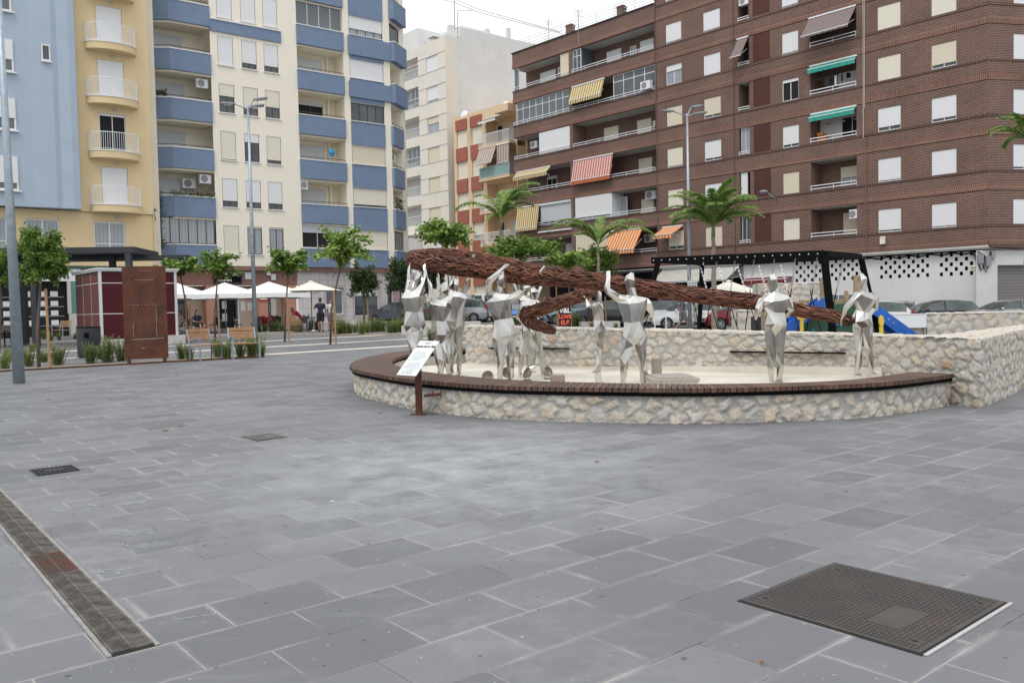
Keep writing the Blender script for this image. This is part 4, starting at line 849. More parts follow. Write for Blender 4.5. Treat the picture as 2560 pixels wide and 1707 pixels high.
# ---------------- plants ----------------
rose = leaf_mat('rosemary_leaves', (.13,.19,.055), (.27,.34,.11), (.34,.35,.16))
def shrub_mesh(seed, n=58, h=.52, r=.27):
    rnd = random.Random(seed); mb = MB()
    for i in range(n):
        a = rnd.uniform(0, 2*PI); lean = rnd.uniform(0,.42)*r/.34; b0_ = Vector((math.cos(a), math.sin(a), 0))*rnd.uniform(0, r*.45); L_ = h*rnd.uniform(.55,1.08); P_ = []
        for k in range(6): f = k/5; P_.append(b0_+Vector((math.cos(a)*lean*f*L_*1.1+rnd.uniform(-.012,.012), math.sin(a)*lean*f*L_*1.1+rnd.uniform(-.012,.012), f*L_)))
        for k in range(5):
            for j in range(9):
                p = P_[k].lerp(P_[k+1], j/9+rnd.uniform(0,.1)); t_ = rnd.uniform(0, 2*PI); d2 = Vector((math.cos(t_), math.sin(t_), rnd.uniform(.4,1.3))).normalized()*rnd.uniform(.03,.06); w_ = Vector((-math.sin(t_), math.cos(t_), 0))*.009
                mb.add([p-w_, p+w_, p+d2], [(0,1,2)])
    return mb
shr = [shrub_mesh(i).build('rosemary_bush', rose) for i in range(4)]; used = [0]*4
SP = [(12,923,.9,'leftmost shoots'),(20,905,.8,''),(72,916,1.0,''),(60,900,.7,''),(82,880,.7,''),(110,905,.8,''),(145,912,1.25,''),(228,908,1.15,''),(268,905,1.45,''),(305,902,1.15,''),(250,898,.7,''),(455,898,1.0,''),(475,900,.8,''),(545,893,1.0,''),(565,897,1.2,''),(600,893,1.1,''),(640,888,1.3,''),(628,893,1.1,''),(655,889,.8,''),(60,850,.9,''),(110,848,.9,''),(128,852,.8,''),(148,850,.7,''),(188,848,.7,''),
  (648,830,1.1,''),(660,829,1.2,''),(690,829,1.2,''),(705,829,1.0,''),(735,828,1.25,''),(752,828,1.0,''),(775,827,1.3,''),(795,826,1.3,''),(680,829,1.1,''),(848,835,1.7,''),(862,835,1.4,''),(875,834,1.2,''),(888,831,1.0,''),(905,836,1.3,''),(918,832,1.0,''),(932,830,1.3,''),(945,829,1.4,''),(957,828,1.2,''),(975,832,1.3,''),(988,831,1.3,''),(1000,829,1.5,''),(840,836,1.0,''),
  (1078,852,1.1,''),(1060,812,1.2,''),(1072,812,1.0,''),(1185,806,1.5,''),(1200,806,1.3,''),(1215,806,1.2,''),(1290,812,1.2,''),(1268,810,1.2,''),(1160,808,1.0,''),(1437,818,1.6,''),(1446,818,1.4,''),(1540,823,.7,''),(1480,823,.7,''),(1395,815,.8,''),(1045,808,1.2,''),(1150,806,1.0,''),(815,802,.9,''),(880,806,1.1,''),(893,806,.9,'')]
def zone_of(px, py): return 'in the bed left of the rusted screen' if px < 310 and py > 875 else 'around the two timber benches' if py > 885 else 'before the dark shop window' if px < 200 else 'below the cafe parasols' if px < 800 else 'right of the tallest thin tree' if px < 1010 and py > 825 else 'between the parked cars and plaza'
for i, (px, py, sc_, _) in enumerate(SP):
    k = i % 4
    if used[k]: o = shr[k].copy(); link(o)
    else: o = shr[k]; used[k] = 1
    o.location = gp(px, py); s_3 = sc_*.95; o.scale = (s_3, s_3, s_3*random.uniform(.9,1.1)); o.rotation_euler = (0,0,random.uniform(0,6))
    zone = zone_of(px, py)
    rk = sorted(q[0] for q in SP if zone_of(q[0], q[1]) == zone).index(px); props(o, 'upright rosemary bush '+zone+', '+nth(rk), 'bush', 'rosemary bushes '+zone)
# soil of the front bed
soilm = mat('bed_soil', (.20,.15,.11), .95, col2=(.33,.27,.2), scale=6, bump=.4)
def quadstrip(name, A_, B_, wd_, m, dz, kind='structure'):
    A_, B_ = Vector((*A_, 0)), Vector((*B_, 0)); d2 = (B_-A_); n2 = Vector((-d2.y, d2.x, 0)).normalized()
    return sheet(name, lambda u, v: tuple((A_+d2*u+n2*(wd_*v))[:2]), 40, 1, m, kind, dz)
a = gp(-20, 931); c = gp(660, 893); quadstrip('planting_bed', (a.x, a.y), (c.x, c.y), 1.0, soilm, .012)
a = gp(640, 838); c = gp(1010, 838); quadstrip('planting_bed', (a.x, a.y), (c.x, c.y), 1.6, soilm, .012)
mb = MB(); a = gp(-20, 931); c = gp(660, 893); n_ = 24
for i in range(n_): p, q = a.lerp(c, i/n_), a.lerp(c, (i+1)/n_); p.z = G(p.x,p.y)+.02; q.z = G(q.x,q.y)+.02; mb.bar(p, q, .02, .05)
o = mb.build('bed_edging', mt['corten']); props(o, 'thin rusted steel edging along the front of the planting bed', 'edging')
def leafquad(mb, p, d, n_, L_, W_):
    s = d.cross(n_).normalized()*W_*.5; m_ = p+d*L_*.45
    mb.add([p, m_+s, p+d*L_, m_-s], [(0,1,2,3)])
def rv(rnd): return Vector((rnd.gauss(0,1), rnd.gauss(0,1), rnd.gauss(0,1))).normalized()
redbud = leaf_mat('heart_leaves', (.075,.16,.03), (.19,.32,.06), (.36,.36,.07))
redbud_l = leaf_mat('pale_heart_leaves', (.12,.24,.04), (.27,.40,.09), (.42,.43,.12))
darklf = leaf_mat('dark_glossy_leaves', (.018,.042,.012), (.06,.10,.028), (.11,.14,.04))
midlf = leaf_mat('mid_green_leaves', (.05,.115,.02), (.16,.26,.045), (.28,.36,.09))
def tree(label, px, pyb, Y, pyt, cx, cy, rx, ry, lf, n=1500, style='branch', trunk_r=.045, leaf=.12, seed=1, stake=None, nb=26, group=None, pods=True):
    """crown centred at pixel (cx,cy) with pixel radii rx,ry at distance Y"""
    rnd = random.Random(seed); b_ = at(px, pyb, Y); b_.z = G(b_.x, Y); r = thing('thin_tree' if style == 'branch' else 'round_tree', label, 'tree', b_, 0, group)
    C_ = at(cx, cy, Y)-b_; RX_ = rx*Y/FPX; RZ = ry*Y/FPX; tb = MB(); lb = MB(); T = Vector((at(px, pyt, Y).x-b_.x+(cx-px)*.0, 0, at(px, pyt, Y).z-b_.z)); hub = Vector((C_.x*.8+T.x*.2, 0, C_.z-RZ*.45))
    tb.tube([(0,0,0), T*.5+Vector((rnd.uniform(-.05,.05),0,0)), hub, Vector((C_.x, 0, C_.z+RZ*.3))], [trunk_r, trunk_r*.85, trunk_r*.65, trunk_r*.25], 8)
    for i in range(nb):
        f = i/nb; a = i*2.4+rnd.uniform(-.4,.4); el = rnd.uniform(-.25,1.0) if style == 'branch' else rnd.uniform(-.9,1.2)
        s0 = hub.lerp(Vector((C_.x,0,C_.z+RZ*.2)), rnd.uniform(0,.9)); rr = rnd.uniform(.6,1.08)
        e_ = C_+Vector((math.cos(a)*math.cos(el)*RX_*rr, math.sin(a)*math.cos(el)*RX_*rr*.9, math.sin(el)*RZ*rr))
        mid = s0.lerp(e_, .5)+Vector((0,0,RZ*(.18 if style == 'branch' else .05))); P_ = catmull([s0, mid, e_+Vector((0,0,-RZ*.06 if style == 'branch' else 0))], 6)
        tb.tube(P_[::3], [trunk_r*.35, trunk_r*.26, trunk_r*.18, trunk_r*.12, trunk_r*.08][:len(P_[::3])], 5, cap=False)
        m = n//nb
        for k in range(m):
            if style == 'branch':
                q = rnd.random()**.7*(len(P_)-1.01); p = P_[int(q)].lerp(P_[int(q)+1], q % 1)+rv(rnd)*RX_*.09*rnd.random(); sd2 = rv(rnd); d2 = (Vector((sd2.x, sd2.y, -.75+sd2.z*.5))).normalized(); n2 = (sd2+Vector((0,0,.6))).normalized()
                if rnd.random() < .5: p += Vector((rnd.uniform(-1,1), rnd.uniform(-1,1), rnd.uniform(-.4,.8)))*RX_*.16
                leafquad(lb, p, d2, n2, leaf*rnd.uniform(.6,1.15), leaf*rnd.uniform(.7,1.05))
            else:
                q = .25+.75*rnd.random()**.5; p = s0.lerp(e_, q)+rv(rnd)*RX_*.24*rnd.random()**.6; d2 = (rv(rnd)+Vector((0,0,-.3))).normalized(); leafquad(lb, p, d2, rv(rnd), leaf*rnd.uniform(.6,1.2), leaf*.42)
    tb.build('trunk', mt['bark'], r, True); lb.build('crown', lf, r)
    if pods and style == 'branch':
        pb = MB()
        for k in range(26): p = C_+Vector((rnd.gauss(0,.22)*RX_, rnd.gauss(0,.25)*RX_, rnd.gauss(-.3,.22)*RZ)); pb.obox(p, (.012,0,0), (0,.006,0), (0,0,.05))
        props(pb.build('seed_pods', mt.setdefault('pods', mt.get('pods') or mat('brown_pods', (.12,.035,.02), .8)), r), kind='stuff')
    if stake:
        for si_, (sx_, sy_) in enumerate(stake):
            a_ = at(sx_, sy_, Y-.2); st = thing('tree_stake', 'timber stake', 'stake') if 0 else None
            mb = MB(); mb.tube([(0,0,0),(-.03,0,a_.z-G(a_.x,Y))], .035, 8); o = mb.build('tree_stake', mt['stake']); o.location = (a_.x+.03, Y-.2, G(a_.x, Y-.2)); props(o, ('second ' if si_ else '')+'timber stake of the '+' '.join(label.split(',')[0].split()[:11]), 'stake', 'timber tree stakes')
    return r
GT = 'young thin trees on the plaza'
tree('small dark round tree, nearest on the left beside the tall pole', 97, 910, 22.6, 735, 103, 648, 58, 82, midlf, 7500, 'round', .05, .13, 1, [(114, 722)], 60)
tree('round tree cut by the left edge of the photo', -5, 900, 25, 735, 5, 670, 46, 62, midlf, 2400, 'round', .05, .12, 2, None, 30)
tree('thin tree behind the rusted screen, left of the two benches', 470, 850, 36, 700, 446, 672, 66, 34, redbud, 1500, 'branch', .045, .17, 3, [(463, 738), (474, 760)], 22, GT)
tree('thin tree above the right-hand timber bench, left of the cafe sign', 538, 850, 35.5, 708, 545, 672, 62, 52, redbud, 1500, 'branch', .045, .16, 4, [(544, 735)], 24, GT)
tree('thin tree right of the left street lamp, with a dense clumped crown', 712, 853, 34.5, 712, 722, 664, 62, 56, redbud, 2000, 'branch', .045, .16, 5, [(717, 730)], 26, GT)
tree('tallest thin tree, with wide spreading yellow-green branches, before the blue and cream flats', 826, 860, 31.5, 692, 856, 632, 84, 84, redbud_l, 2300, 'branch', .045, .15, 6, [(834, 725)], 30, GT)
tree('small dark glossy tree in front of the tiled shop window', 911, 825, 44, 738, 908, 704, 42, 46, darklf, 3800, 'round', .06, .17, 7, [(918, 738)], 46)
tree('dark glossy tree at the street corner, left of the raised arms of the statues', 1002, 822, 46, 733, 1000, 692, 42, 54, darklf, 3800, 'round', .06, .17, 8, [(1010, 735)], 46)
tree('broad light green tree above the blunt left bend of the coil', 1125, 815, 50, 690, 1112, 592, 82, 56, redbud_l, 2600, 'branch', .055, .24, 9, [(1157, 700)], 30, GT)
tree('broad light green tree above the middle of the coil, left of the second palm', 1300, 815, 46, 690, 1305, 628, 98, 48, redbud, 3200, 'branch', .055, .21, 10, [(1390, 700)], 34, GT)
tree('pale green tree spreading just above the coil between the two bigger crowns', 1425, 815, 45, 720, 1420, 655, 74, 34, redbud_l, 2000, 'branch', .045, .2, 11, None, 26, GT)
tree('dark rounded tree below the second palm', 1490, 815, 47, 700, 1500, 650, 50, 40, midlf, 3200, 'round', .06, .19, 12, [(1513, 740)], 40)
tree('dark tree showing low between the raised arms of the two left statues', 1075, 815, 52, 740, 1080, 700, 42, 42, darklf, 2400, 'round', .06, .2, 13, None, 30)
# palms
palm_l = leaf_mat('palm_leaflets', (.10,.20,.04), (.25,.38,.09), (.38,.37,.15))
def palm(label, px, Y, pyt, L_, n, seed, tr=.13, pyb=None, bias=None, droop=1.0):
    rnd = random.Random(seed); T = at(px, pyt, Y); zb = G(T.x, Y); r = thing('palm', label, 'palm', (T.x, Y, zb), 0, 'feather palms'); H_ = T.z-zb
    mb = MB(); n_ = 28; mb.tube([(math.sin(i*1.1)*.012,0,H_*i/n_*.93) for i in range(n_+1)], [tr*(1.25-.55*i/n_)+(.014 if i % 2 else 0) for i in range(n_+1)], 12); mb.build('trunk', mt['palmbark'], r)
    mb = MB(); mb.tube([(0,0,H_*.9),(0,0,H_*.96),(0,0,H_+.25)], [tr*.85,tr*.8,tr*.3], 10); mb.build('crown_shaft', mat('green_crown_shaft', (.16,.19,.07), .6), r, True)
    for i in range(n):
        a = (i*2.4+rnd.uniform(-.3,.3)) if not bias else bias[i % len(bias)][0]+rnd.uniform(-.1,.1); e0 = rnd.uniform(.55,1.5) if not bias else bias[i % len(bias)][1]; l = L_*rnd.uniform(.85,1.08)*(1 if not bias else bias[i % len(bias)][2])
        P_ = [Vector((0,0,H_))]; el = e0
        for k in range(16): P_.append(P_[-1]+Vector((math.cos(a)*math.cos(el), math.sin(a)*math.cos(el), math.sin(el)))*l/16); el -= droop*(.035+.0075*k)*1.2
        mb = MB(); mb.tube(P_, [.03*(1-k/17)+.004 for k in range(17)], 4, cap=False)
        for k in range(2, 16):
            t_ = (P_[k+1]-P_[k-1] if k < 16 else P_[k]-P_[k-1]).normalized(); s = t_.cross(Vector((0,0,1))).normalized(); u = s.cross(t_)
            for j in range(6):
                p = P_[k].lerp(P_[min(k+1,16)], j/6); q = k+j/6
                for sg in (-1,1):
                    ll = l*.24*math.sin(min(1, (q-1)/7)*PI*.5)*(1.1-q/22)*rnd.uniform(.85,1.1); d2 = (s*sg*1.0+t_*.75+u*rnd.uniform(-.1,.5)).normalized(); m_ = p+d2*ll*.5; e_ = p+d2*ll*.9+Vector((0,0,-ll*.4)); w_ = t_*.03
                    mb.add([p-w_, p+w_, m_+w_*.9+Vector((0,0,-ll*.08)), m_-w_*.9+Vector((0,0,-ll*.08)), e_], [(0,1,2,3),(3,2,4)])
        mb.build('frond', palm_l, r)
    return r
palm('palm in front of the orange panelled flats, with one long frond reaching left', 1252, 46, 548, 2.55, 14, 1, .11, bias=[(2.9,.85,1.15),(2.5,1.3,.9),(.4,1.35,1.15),(.1,1.15,1.1),(.9,1.4,1.1),(-.3,1.25,1.0),(1.5,1.4,1.0),(-1.2,1.0,.8),(-2.2,.5,.6),(.25,1.0,1.0),(-.1,1.35,1.15),(.6,1.2,1.05),(3.3,1.1,.7),(-.6,.9,.7)])
palm('palm left of the two orange awnings, fronds arching both ways', 1495, 46, 612, 2.8, 11, 2, .09, bias=[(2.9,.95,1.05),(3.3,1.2,.9),(.3,1.2,.95),(-.1,.75,1.2),(1.2,1.45,.85),(2.4,1.35,.85),(-.5,1.1,.8),(3.0,1.3,.9),(2.7,1.15,1.0),(.1,1.0,1.1),(3.6,.9,.7)])
palm('bushy palm right of the right street lamp, with a bare trunk beside the swing frame', 1783, 38, 566, 2.5, 30, 3, .11, droop=.8)
palm('palm cut by the right edge of the photo', 2568, 36, 352, 1.7, 16, 4, .1)
# ---------------- climbing swing frame ----------------
P1, P3, P4, P2 = at(1645,651,19.3), at(2060,634,18.2), at(2153,642,19.9), at(1755,658,21.6)
base = Vector((P3.x, P3.y, G(P3.x, P3.y))); sw = thing('swing_frame', 'black steel climbing frame with hanging chain loops behind the rubble wall', 'climbing frame', base)
for nm, a, c, w_, h_ in (('front_beam', P1-(P3-P1).normalized()*.15, P3, .10, .14), ('end_beam', P3, P4, .10, .13), ('rear_beam', P2, P4, .09, .12), ('far_end_beam', P1, P2, .09, .12)):
    mb = MB(); d = (c-a).normalized(); mb.bar(a-base, c-base, w_, h_); 
    if nm == 'rear_beam': mb = MB(); mb.bar(a-base+d*.06, c-base-d*.06, w_, h_)
    if nm in ('end_beam','far_end_beam'): mb = MB(); mb.bar(a-base+d*.06, c-base-d*.06, w_, h_*.98)
    o = mb.build(nm, mt['black'], sw, bevel=.008)
    if nm == 'front_beam':
        mb = MB(); n_ = d.cross(Vector((0,0,1))).normalized(); n_ = n_ if n_.y < 0 else -n_
        for k in range(20): q = a.lerp(c, (k+.3)/20)-base+n_*.052; mb.obox(q, d*.012, n_*.006, (0,0,.012))
        each(mb, 'bolt_head', mt['alu'], o)
ctr4 = (P1+P2+P3+P4)/4
for P_, (fx, fy), w_ in ((P1,(1618,760),.11),(P3,(2082,833),.13),(P4,(2197,836),.11),(P2,(1748,828),.10)):
    q = at(fx, fy, P_.y); d = (q-P_); f = P_+d*((P_.z-G(P_.x, P_.y))/max(.01, -d.z)); f.y = P_.y+(-.0); mb = MB(); mb.bar(P_-base-Vector((0,0,.05)), f-base, w_, w_, (0,1,0)); mb.build('leg', mt['black'], sw, bevel=.006)
fx_ = [565,710,862,1020,1182,1348,1520]; bx_ = [245,405,565,725,900,1075,1255]
chain_m = mat('bright_chain', (.5,.5,.5), .35, .8)
for i in range(7):
    f = (1620+fx_[i]/3.178-P1_x)/(1) if 0 else None
    tF = max(0, min(1, ((1620+fx_[i]/3.178)-1645)/(2060-1645))); A_ = P1.lerp(P3, tF)
    if fx_[i] > 1400: A_ = P3.lerp(P4, .5)
    tB = ((1620+bx_[i]/3.178)-1755)/(2153-1755); B_ = P2.lerp(P4, max(0, tB)) if tB > 0 else P1.lerp(P2, max(.1, 1+tB*2.5))
    xm = 1620+lerp(430, 1400, i/6)/3.178; Mx = at(xm, 780, (A_.y+B_.y)/2); Mx.z = G(Mx.x, Mx.y)+.45
    for Q, nm in ((A_, 'front_chain'), (B_, 'rear_chain')):
        top = Q-Vector((0,0,.07)); d = Mx-top; mb = MB(); n_ = 14
        for k in range(n_):
            p = top+d*(k+.5)/n_*.33; ax = d.normalized()*.035; s = (ax.cross(Vector((0,1,0)) if k % 2 else Vector((1,0,.2)))).normalized()*.014
            mb.tube([p-ax+s*0, p-ax*.5+s, p+ax*.5+s, p+ax], .0045, 5); mb.tube([p-ax, p-ax*.5-s, p+ax*.5-s, p+ax], .0045, 5)
        o = mb.build(nm, chain_m, sw); o.location = -base
        mb = MB(); mb.tube([top+d*.33, top+d], .011, 6); o = mb.build('rope', mt['black'], sw); o.location = -base
    mb = MB(); mb.obox(Mx-base, (.16,0,0), (0,.06,0), (0,0,.015)); mb.build('step', mt['black'], sw)
# ---------------- playground behind ----------------
pg = thing('climbing_hill', 'dark green climbing hill with coloured holds behind the two right statues', 'play equipment', gz(7.2, 21.2))
b_ = pg.location.copy(); Yh = 21.2; poly = [at(x, y, Yh)-b_ for x, y in ((1950,842),(1985,812),(2030,775),(2062,760),(2125,757),(2165,768),(2200,800),(2235,842))]
mb = MB(); mb.prof([(p.x, max(0,p.z) if i not in (0,7) else 0) for i, p in enumerate(poly)], -.5, .5); mb.build('hill_body', mat('green_board', (.045,.115,.075), .7, col2=(.035,.09,.06), scale=2), pg, bevel=.02)
for i, (px, py, m) in enumerate([(2031,826,'greenawn'),(2092,813,'bluehold'),(2012,800,'redhold'),(2070,790,'bluehold'),(2120,800,'redhold')]):
    if m == 'bluehold' and 'bluehold' not in mt: mt['bluehold'] = mat('blue_hold', (.02,.12,.4), .5)
    if m == 'redhold' and 'redhold' not in mt: mt['redhold'] = mat('red_hold', (.45,.08,.05), .5)
    p = at(px, py, Yh-.5)-b_; mb = MB(); blob(mb, p, (.07,.05,.035), 8); mb.build('climbing_hold', mt[m], pg, True)
yel = mat('yellow_plastic', (.72,.50,.06), .45); slb = mat('blue_slide_plastic', (.012,.10,.42), .35, col2=(.02,.13,.5), scale=2)
def slide(label, pts_top, pts_bot, Y, w=.5):
    c = at(*pts_bot[0], Y); c.z = G(c.x, Y); r = thing('slide', label, 'slide', c)
    T0, T1 = [at(*p, Y)-c for p in pts_top]; B0, B1 = [at(*p, Y)-c for p in pts_bot]; d = Vector((0,w,0))
    for y in (0, w): mb = MB(); mb.prof([(T0.x,T0.z),(T1.x,T1.z),(B1.x,B1.z),(B0.x,B0.z)], y-.02, y+.02); mb.build('side_panel', slb, r)
    mb = MB(); m0 = (T0+B0)/2; m1 = (T1+B1)/2; mb.obox((m0+m1)/2+Vector((0,w/2,0)), (m1-m0)/2, (0,w/2-.03,0), (0,0,.015)); mb.build('chute', slb, r)
    for q in (.3,.7): p = T0.lerp(T1, .35+.3*q).lerp(B0.lerp(B1, .35+.3*q), .5); mb = MB(); mb.obox(p+Vector((0,-.03,0)), (.012,0,0), (0,.01,0), (0,0,.012)); mb.build('bolt', mt['alu'], r)
slide('blue slide running down to the right behind the figure furthest right', ((2180,752),(2300,840)), ((2170,775),(2255,843)), 19.6)
slide('blue slide running down to the left between the two right statues', ((2062,742),(1962,812)), ((2062,770),(1978,832)), 20.4)
# timber tower posts
for i, (x0, x1, y0, Y, lb) in enumerate([(2051,2063,694,20.8,'broad timber board of the play tower left of the thick black leg'),(2135,2146,688,20.9,'timber board of the play tower behind the head of the furthest right statue'),(2112,2120,727,21.6,'short timber post between the two taller play tower boards'),(1903,1911,728,21.8,'short timber post just left of the upright statue head')]):
    a, c = at(x0, y0, Y), at(x1, y0, Y); w_ = (c.x-a.x)/2; zb = G(a.x, Y); mb = MB(); mb.prof([(-w_,0),(w_,0),(w_,a.z-zb-.08),(w_*.5,a.z-zb),(-w_,a.z-zb)], -.05, .05); o = mb.build('timber_post', mat('play_timber', (.40,.29,.17), .7, col2=(.33,.23,.13), scale=7) if 'ptim' not in mt else mt['ptim'], bevel=.006); mt['ptim'] = o.data.materials[0]
    o.location = ((a.x+c.x)/2, Y, zb); props(o, lb, 'post', 'timber posts of the play tower')
a, c = at(1998,755,21.7), at(2125,753,21.7); mb = MB(); mb.bar((0,0,0), c-a, .08, .09); o = mb.build('timber_beam', mt['ptim'], bevel=.006); o.location = a; props(o, 'horizontal timber beam of the play tower above the green hill', 'beam')
# yellow parts
for px, py, rx_, rz_, Y, lb in ((2203,803,.055,.13,18.9,'yellow upright oval steering wheel beside the right slide'),(2004,794,.11,.06,20.2,'yellow rounded fitting on the left slide edge')):
    p = at(px, py, Y); zb = G(p.x, Y); r = thing('play_fitting', lb, 'play equipment', (p.x, Y, zb)); mb = MB(); vs = [Vector((math.cos(k*PI/9)*rx_, -.03, p.z-zb+math.sin(k*PI/9)*rz_)) for k in range(18)]; vs += [v+Vector((0,.06,0)) for v in vs]
    mb.add(vs, [tuple(range(18)), tuple(reversed(range(18,36)))]+[(k,(k+1)%18,18+(k+1)%18,18+k) for k in range(18)]); mb.build('disc', yel, r, bevel=.006)
    mb = MB(); mb.box(-.04,.04,-.02,.02,0,p.z-zb-rz_*.9); mb.build('stem', yel, r)
# rope net, grey box
a = at(1890,792,22.5); mb = MB(); mb.box(0,.28,0,.5,0,a.z-G(a.x,22.5)); o = mb.build('equipment_box', mt['charcoal'], bevel=.01); o.location = (a.x,22.5,G(a.x,22.5)); props(o, 'dark grey box beside the rubble pillar, left of the upright statue', 'box')
# ---------------- low rubble walls of the play area ----------------
def stone_box(label, px0, px1, pyt, Y, th=.45, seed=1, yaw=0, name='rubble_wall', top=True, zt=None):
    a, c = at(px0, pyt, Y), at(px1, pyt, Y+ (px1-px0)/FPX*Y*math.tan(yaw)); zb = min(G(a.x,a.y), G(c.x,c.y))-.05; z1 = a.z; r = thing(name, label, 'wall', (0,0,0)); d = Vector((c.x-a.x, c.y-a.y)).normalized(); n_ = Vector((-d.y, d.x))
    A2, C2 = Vector((a.x,a.y)), Vector((c.x,c.y))
    stone_face('stone_face', [tuple(A2), tuple(C2)], lambda q: zb, lambda q: z1, .045, r, seed=seed, out=1, cw=.34, ch=.24, amp=.03)
    stone_face('stone_side', [tuple(A2+n_*th), tuple(A2)], lambda q: zb, lambda q: z1, .05, r, seed=seed+5, out=1, cw=.3, ch=.24, amp=.03)
    stone_face('stone_side', [tuple(C2), tuple(C2+n_*th)], lambda q: zb, lambda q: z1, .05, r, seed=seed+6, out=1, cw=.3, ch=.24, amp=.03)
    stone_top('coping', [tuple(A2), tuple(C2)], [tuple(A2+n_*th), tuple(C2+n_*th)], lambda q: z1, .05, r, seed=seed+9, cw=.35, ch=.3, amp=.02)
    mb = MB(); e0, e1 = A2+n_*th, C2+n_*th; mb.quad((*e0, zb), (*e1, zb), (*e1, z1), (*e0, z1)); mb.build('rear_face', mt['conc'], r); return r
stone_box('low rubble wall with a flat top at the right edge, beyond the thick wall', 2317, 2640, 784, 24, .5, 21)
stone_box('low rubble wall stub below the white board, behind the right slide', 2170, 2316, 821, 24.2, .4, 24)
stone_box('square rubble pillar between the maroon car and the upright statue', 1843, 1905, 776, 27, .7, 22, name='rubble_pillar')
stone_box('high rubble wall block behind the head of the upright statue', 1893, 2050, 710, 31, .6, 23)
a, c = at(2190,788,24.0), at(2317,787,24.0); mb = MB(); mb.box(0, c.x-a.x, 0, .06, 0, 33*24/FPX); mb.box(-.03, c.x-a.x, -.012, .072, 33*24/FPX, 33*24/FPX+.02); o = mb.build('white_board', mt['whitemetal']); o.location = (a.x, 24.0, a.z-33*24/FPX); props(o, 'long white board standing on the low rubble wall stub', 'board')
a, c = at(2075,728,26), at(2112,728,26)
# ---------------- parasols and terrace ----------------
def parasol(label, px, pyt, Y, half, m, val, pyr, rot=0, sides=4):
    T = at(px, pyt, Y); zr = at(px, pyr, Y).z; zb = G(T.x, Y); r = thing('parasol', label, 'parasol', (T.x, Y, zb), rot, 'parasols of the cafe terrace'); h = half*Y/FPX; H_ = T.z-zb; R_ = zr-zb
    mb = MB(); mb.tube([(0,0,0),(0,0,H_-.04)], .03, 10); mb.build('pole', mt['alu'] if val else mt['stake'], r, True)
    mb = MB(); mb.lathe([(.0,0),(.28,0),(.26,.12),(.05,.2)], 14); mb.build('base', mt['conc'], r)
    n = 8; mb = MB(); ring_ = []; 
    for f, sag in ((.0,0),(.35,.03),(.7,.035),(1,0)):
        rr = []
        for k in range(8):
            if k % 2 == 0: x, y = [(1,1),(-1,1),(-1,-1),(1,-1)][k//2]; q = 1
            else: x, y = [(0,1),(-1,0),(0,-1),(1,0)][(k-1)//2]; q = .985
            rr.append((x*h*f*q, y*h*f*q, H_-(H_-R_)*f-sag+(.0 if k % 2 == 0 else .02*f)))
        ring_.append(rr)
    vs = [p for rr in ring_ for p in rr]; fs = [(i*8+k, i*8+(k+1) % 8, i*8+8+(k+1) % 8, i*8+8+k) for i in range(3) for k in range(8)]; mb.add(vs, fs)
    if val:
        lo = [(x*1.005, y*1.005, z-.26+(.03 if k % 2 else 0)) for k, (x, y, z) in enumerate(ring_[3])]; b0_ = len(mb.v); mb.add(ring_[3]+lo, [(k, (k+1) % 8, 8+(k+1) % 8, 8+k) for k in range(8)])
    mb.build('canopy', m, r)
    mb = MB()
    for k in range(8): p = Vector(ring_[3][k]); mb.tube([(0,0,H_-.12), p*.97+Vector((0,0,-.01))], .012, 5); mb.tube([(0,0,H_-.75), p*.5+Vector((0,0,(H_+R_)/2*.0+ (H_*.5+R_*.5)*.5-.06))], .009, 5)
    mb.build('ribs', mt['alu'], r)
    if not val: mb = MB(); mb.lathe([(0,.03),(.14,-.03),(.16,-.06)], 8, (0,0,H_+.02)); mb.build('vent_cap', m, r)
    return r
parasol('white parasol directly right of the rusted screen', 441, 707, 46.5, 80, mt['canvas'], True, 738, .45)
parasol('white parasol below the cafe sign, overlapping its neighbours', 561, 706, 47, 84, mt['canvas'], True, 737, .45)
parasol('white parasol right of the left street lamp', 672, 704, 47.5, 84, mt['canvas'], True, 735, .45)
parasol('cream parasol without a fringe, furthest right on the cafe terrace', 777, 703, 48, 62, mt['canvas_c'], False, 728, .45)
parasol('cream parasol behind the swing frame, right of the bushy palm', 1822, 702, 42, 68, mt['canvas_c'], False, 734, .3)
wick = mat('dark_wicker', (.055,.052,.05), .7, bump=.5, bscale=90)
def make_chair(m, label):
    r = thing('cafe_chair', label, 'chair', group='cafe terrace chairs'); mb = MB(); mb.obox((0,0,.44), (.23,0,0), (0,.22,0), (0,0,.02)); mb.build('seat', m, r, bevel=.01)
    mb = MB(); vs = []
    for k in range(9): a = lerp(.15, PI-.15, k/8); x, y = math.cos(a)*.25, math.sin(a)*.22; vs += [(x, y, .46), (x*1.06, y*1.16+.03, .88-.12*abs(math.cos(a)))]
    mb.add(vs, [(2*k, 2*k+2, 2*k+3, 2*k+1) for k in range(8)]); o = mb.build('backrest', m, r); s_ = o.modifiers.new('s', 'SOLIDIFY'); s_.thickness = .02
    for sx in (-1, 1):
        mb = MB(); mb.tube([(sx*.25,-.2,.0),(sx*.25,-.2,.62),(sx*.26,-.12,.67),(sx*.26,.18,.68)], .014, 6); mb.build('arm', mt['alu'], r, True)
        mb = MB(); mb.tube([(sx*.22,.18,.43),(sx*.25,.26,0)], .014, 6); mb.build('leg', mt['alu'], r, True)
    return r
ch0 = make_chair(wick, 'x'); chr_ = make_chair(mt['red'], 'x')
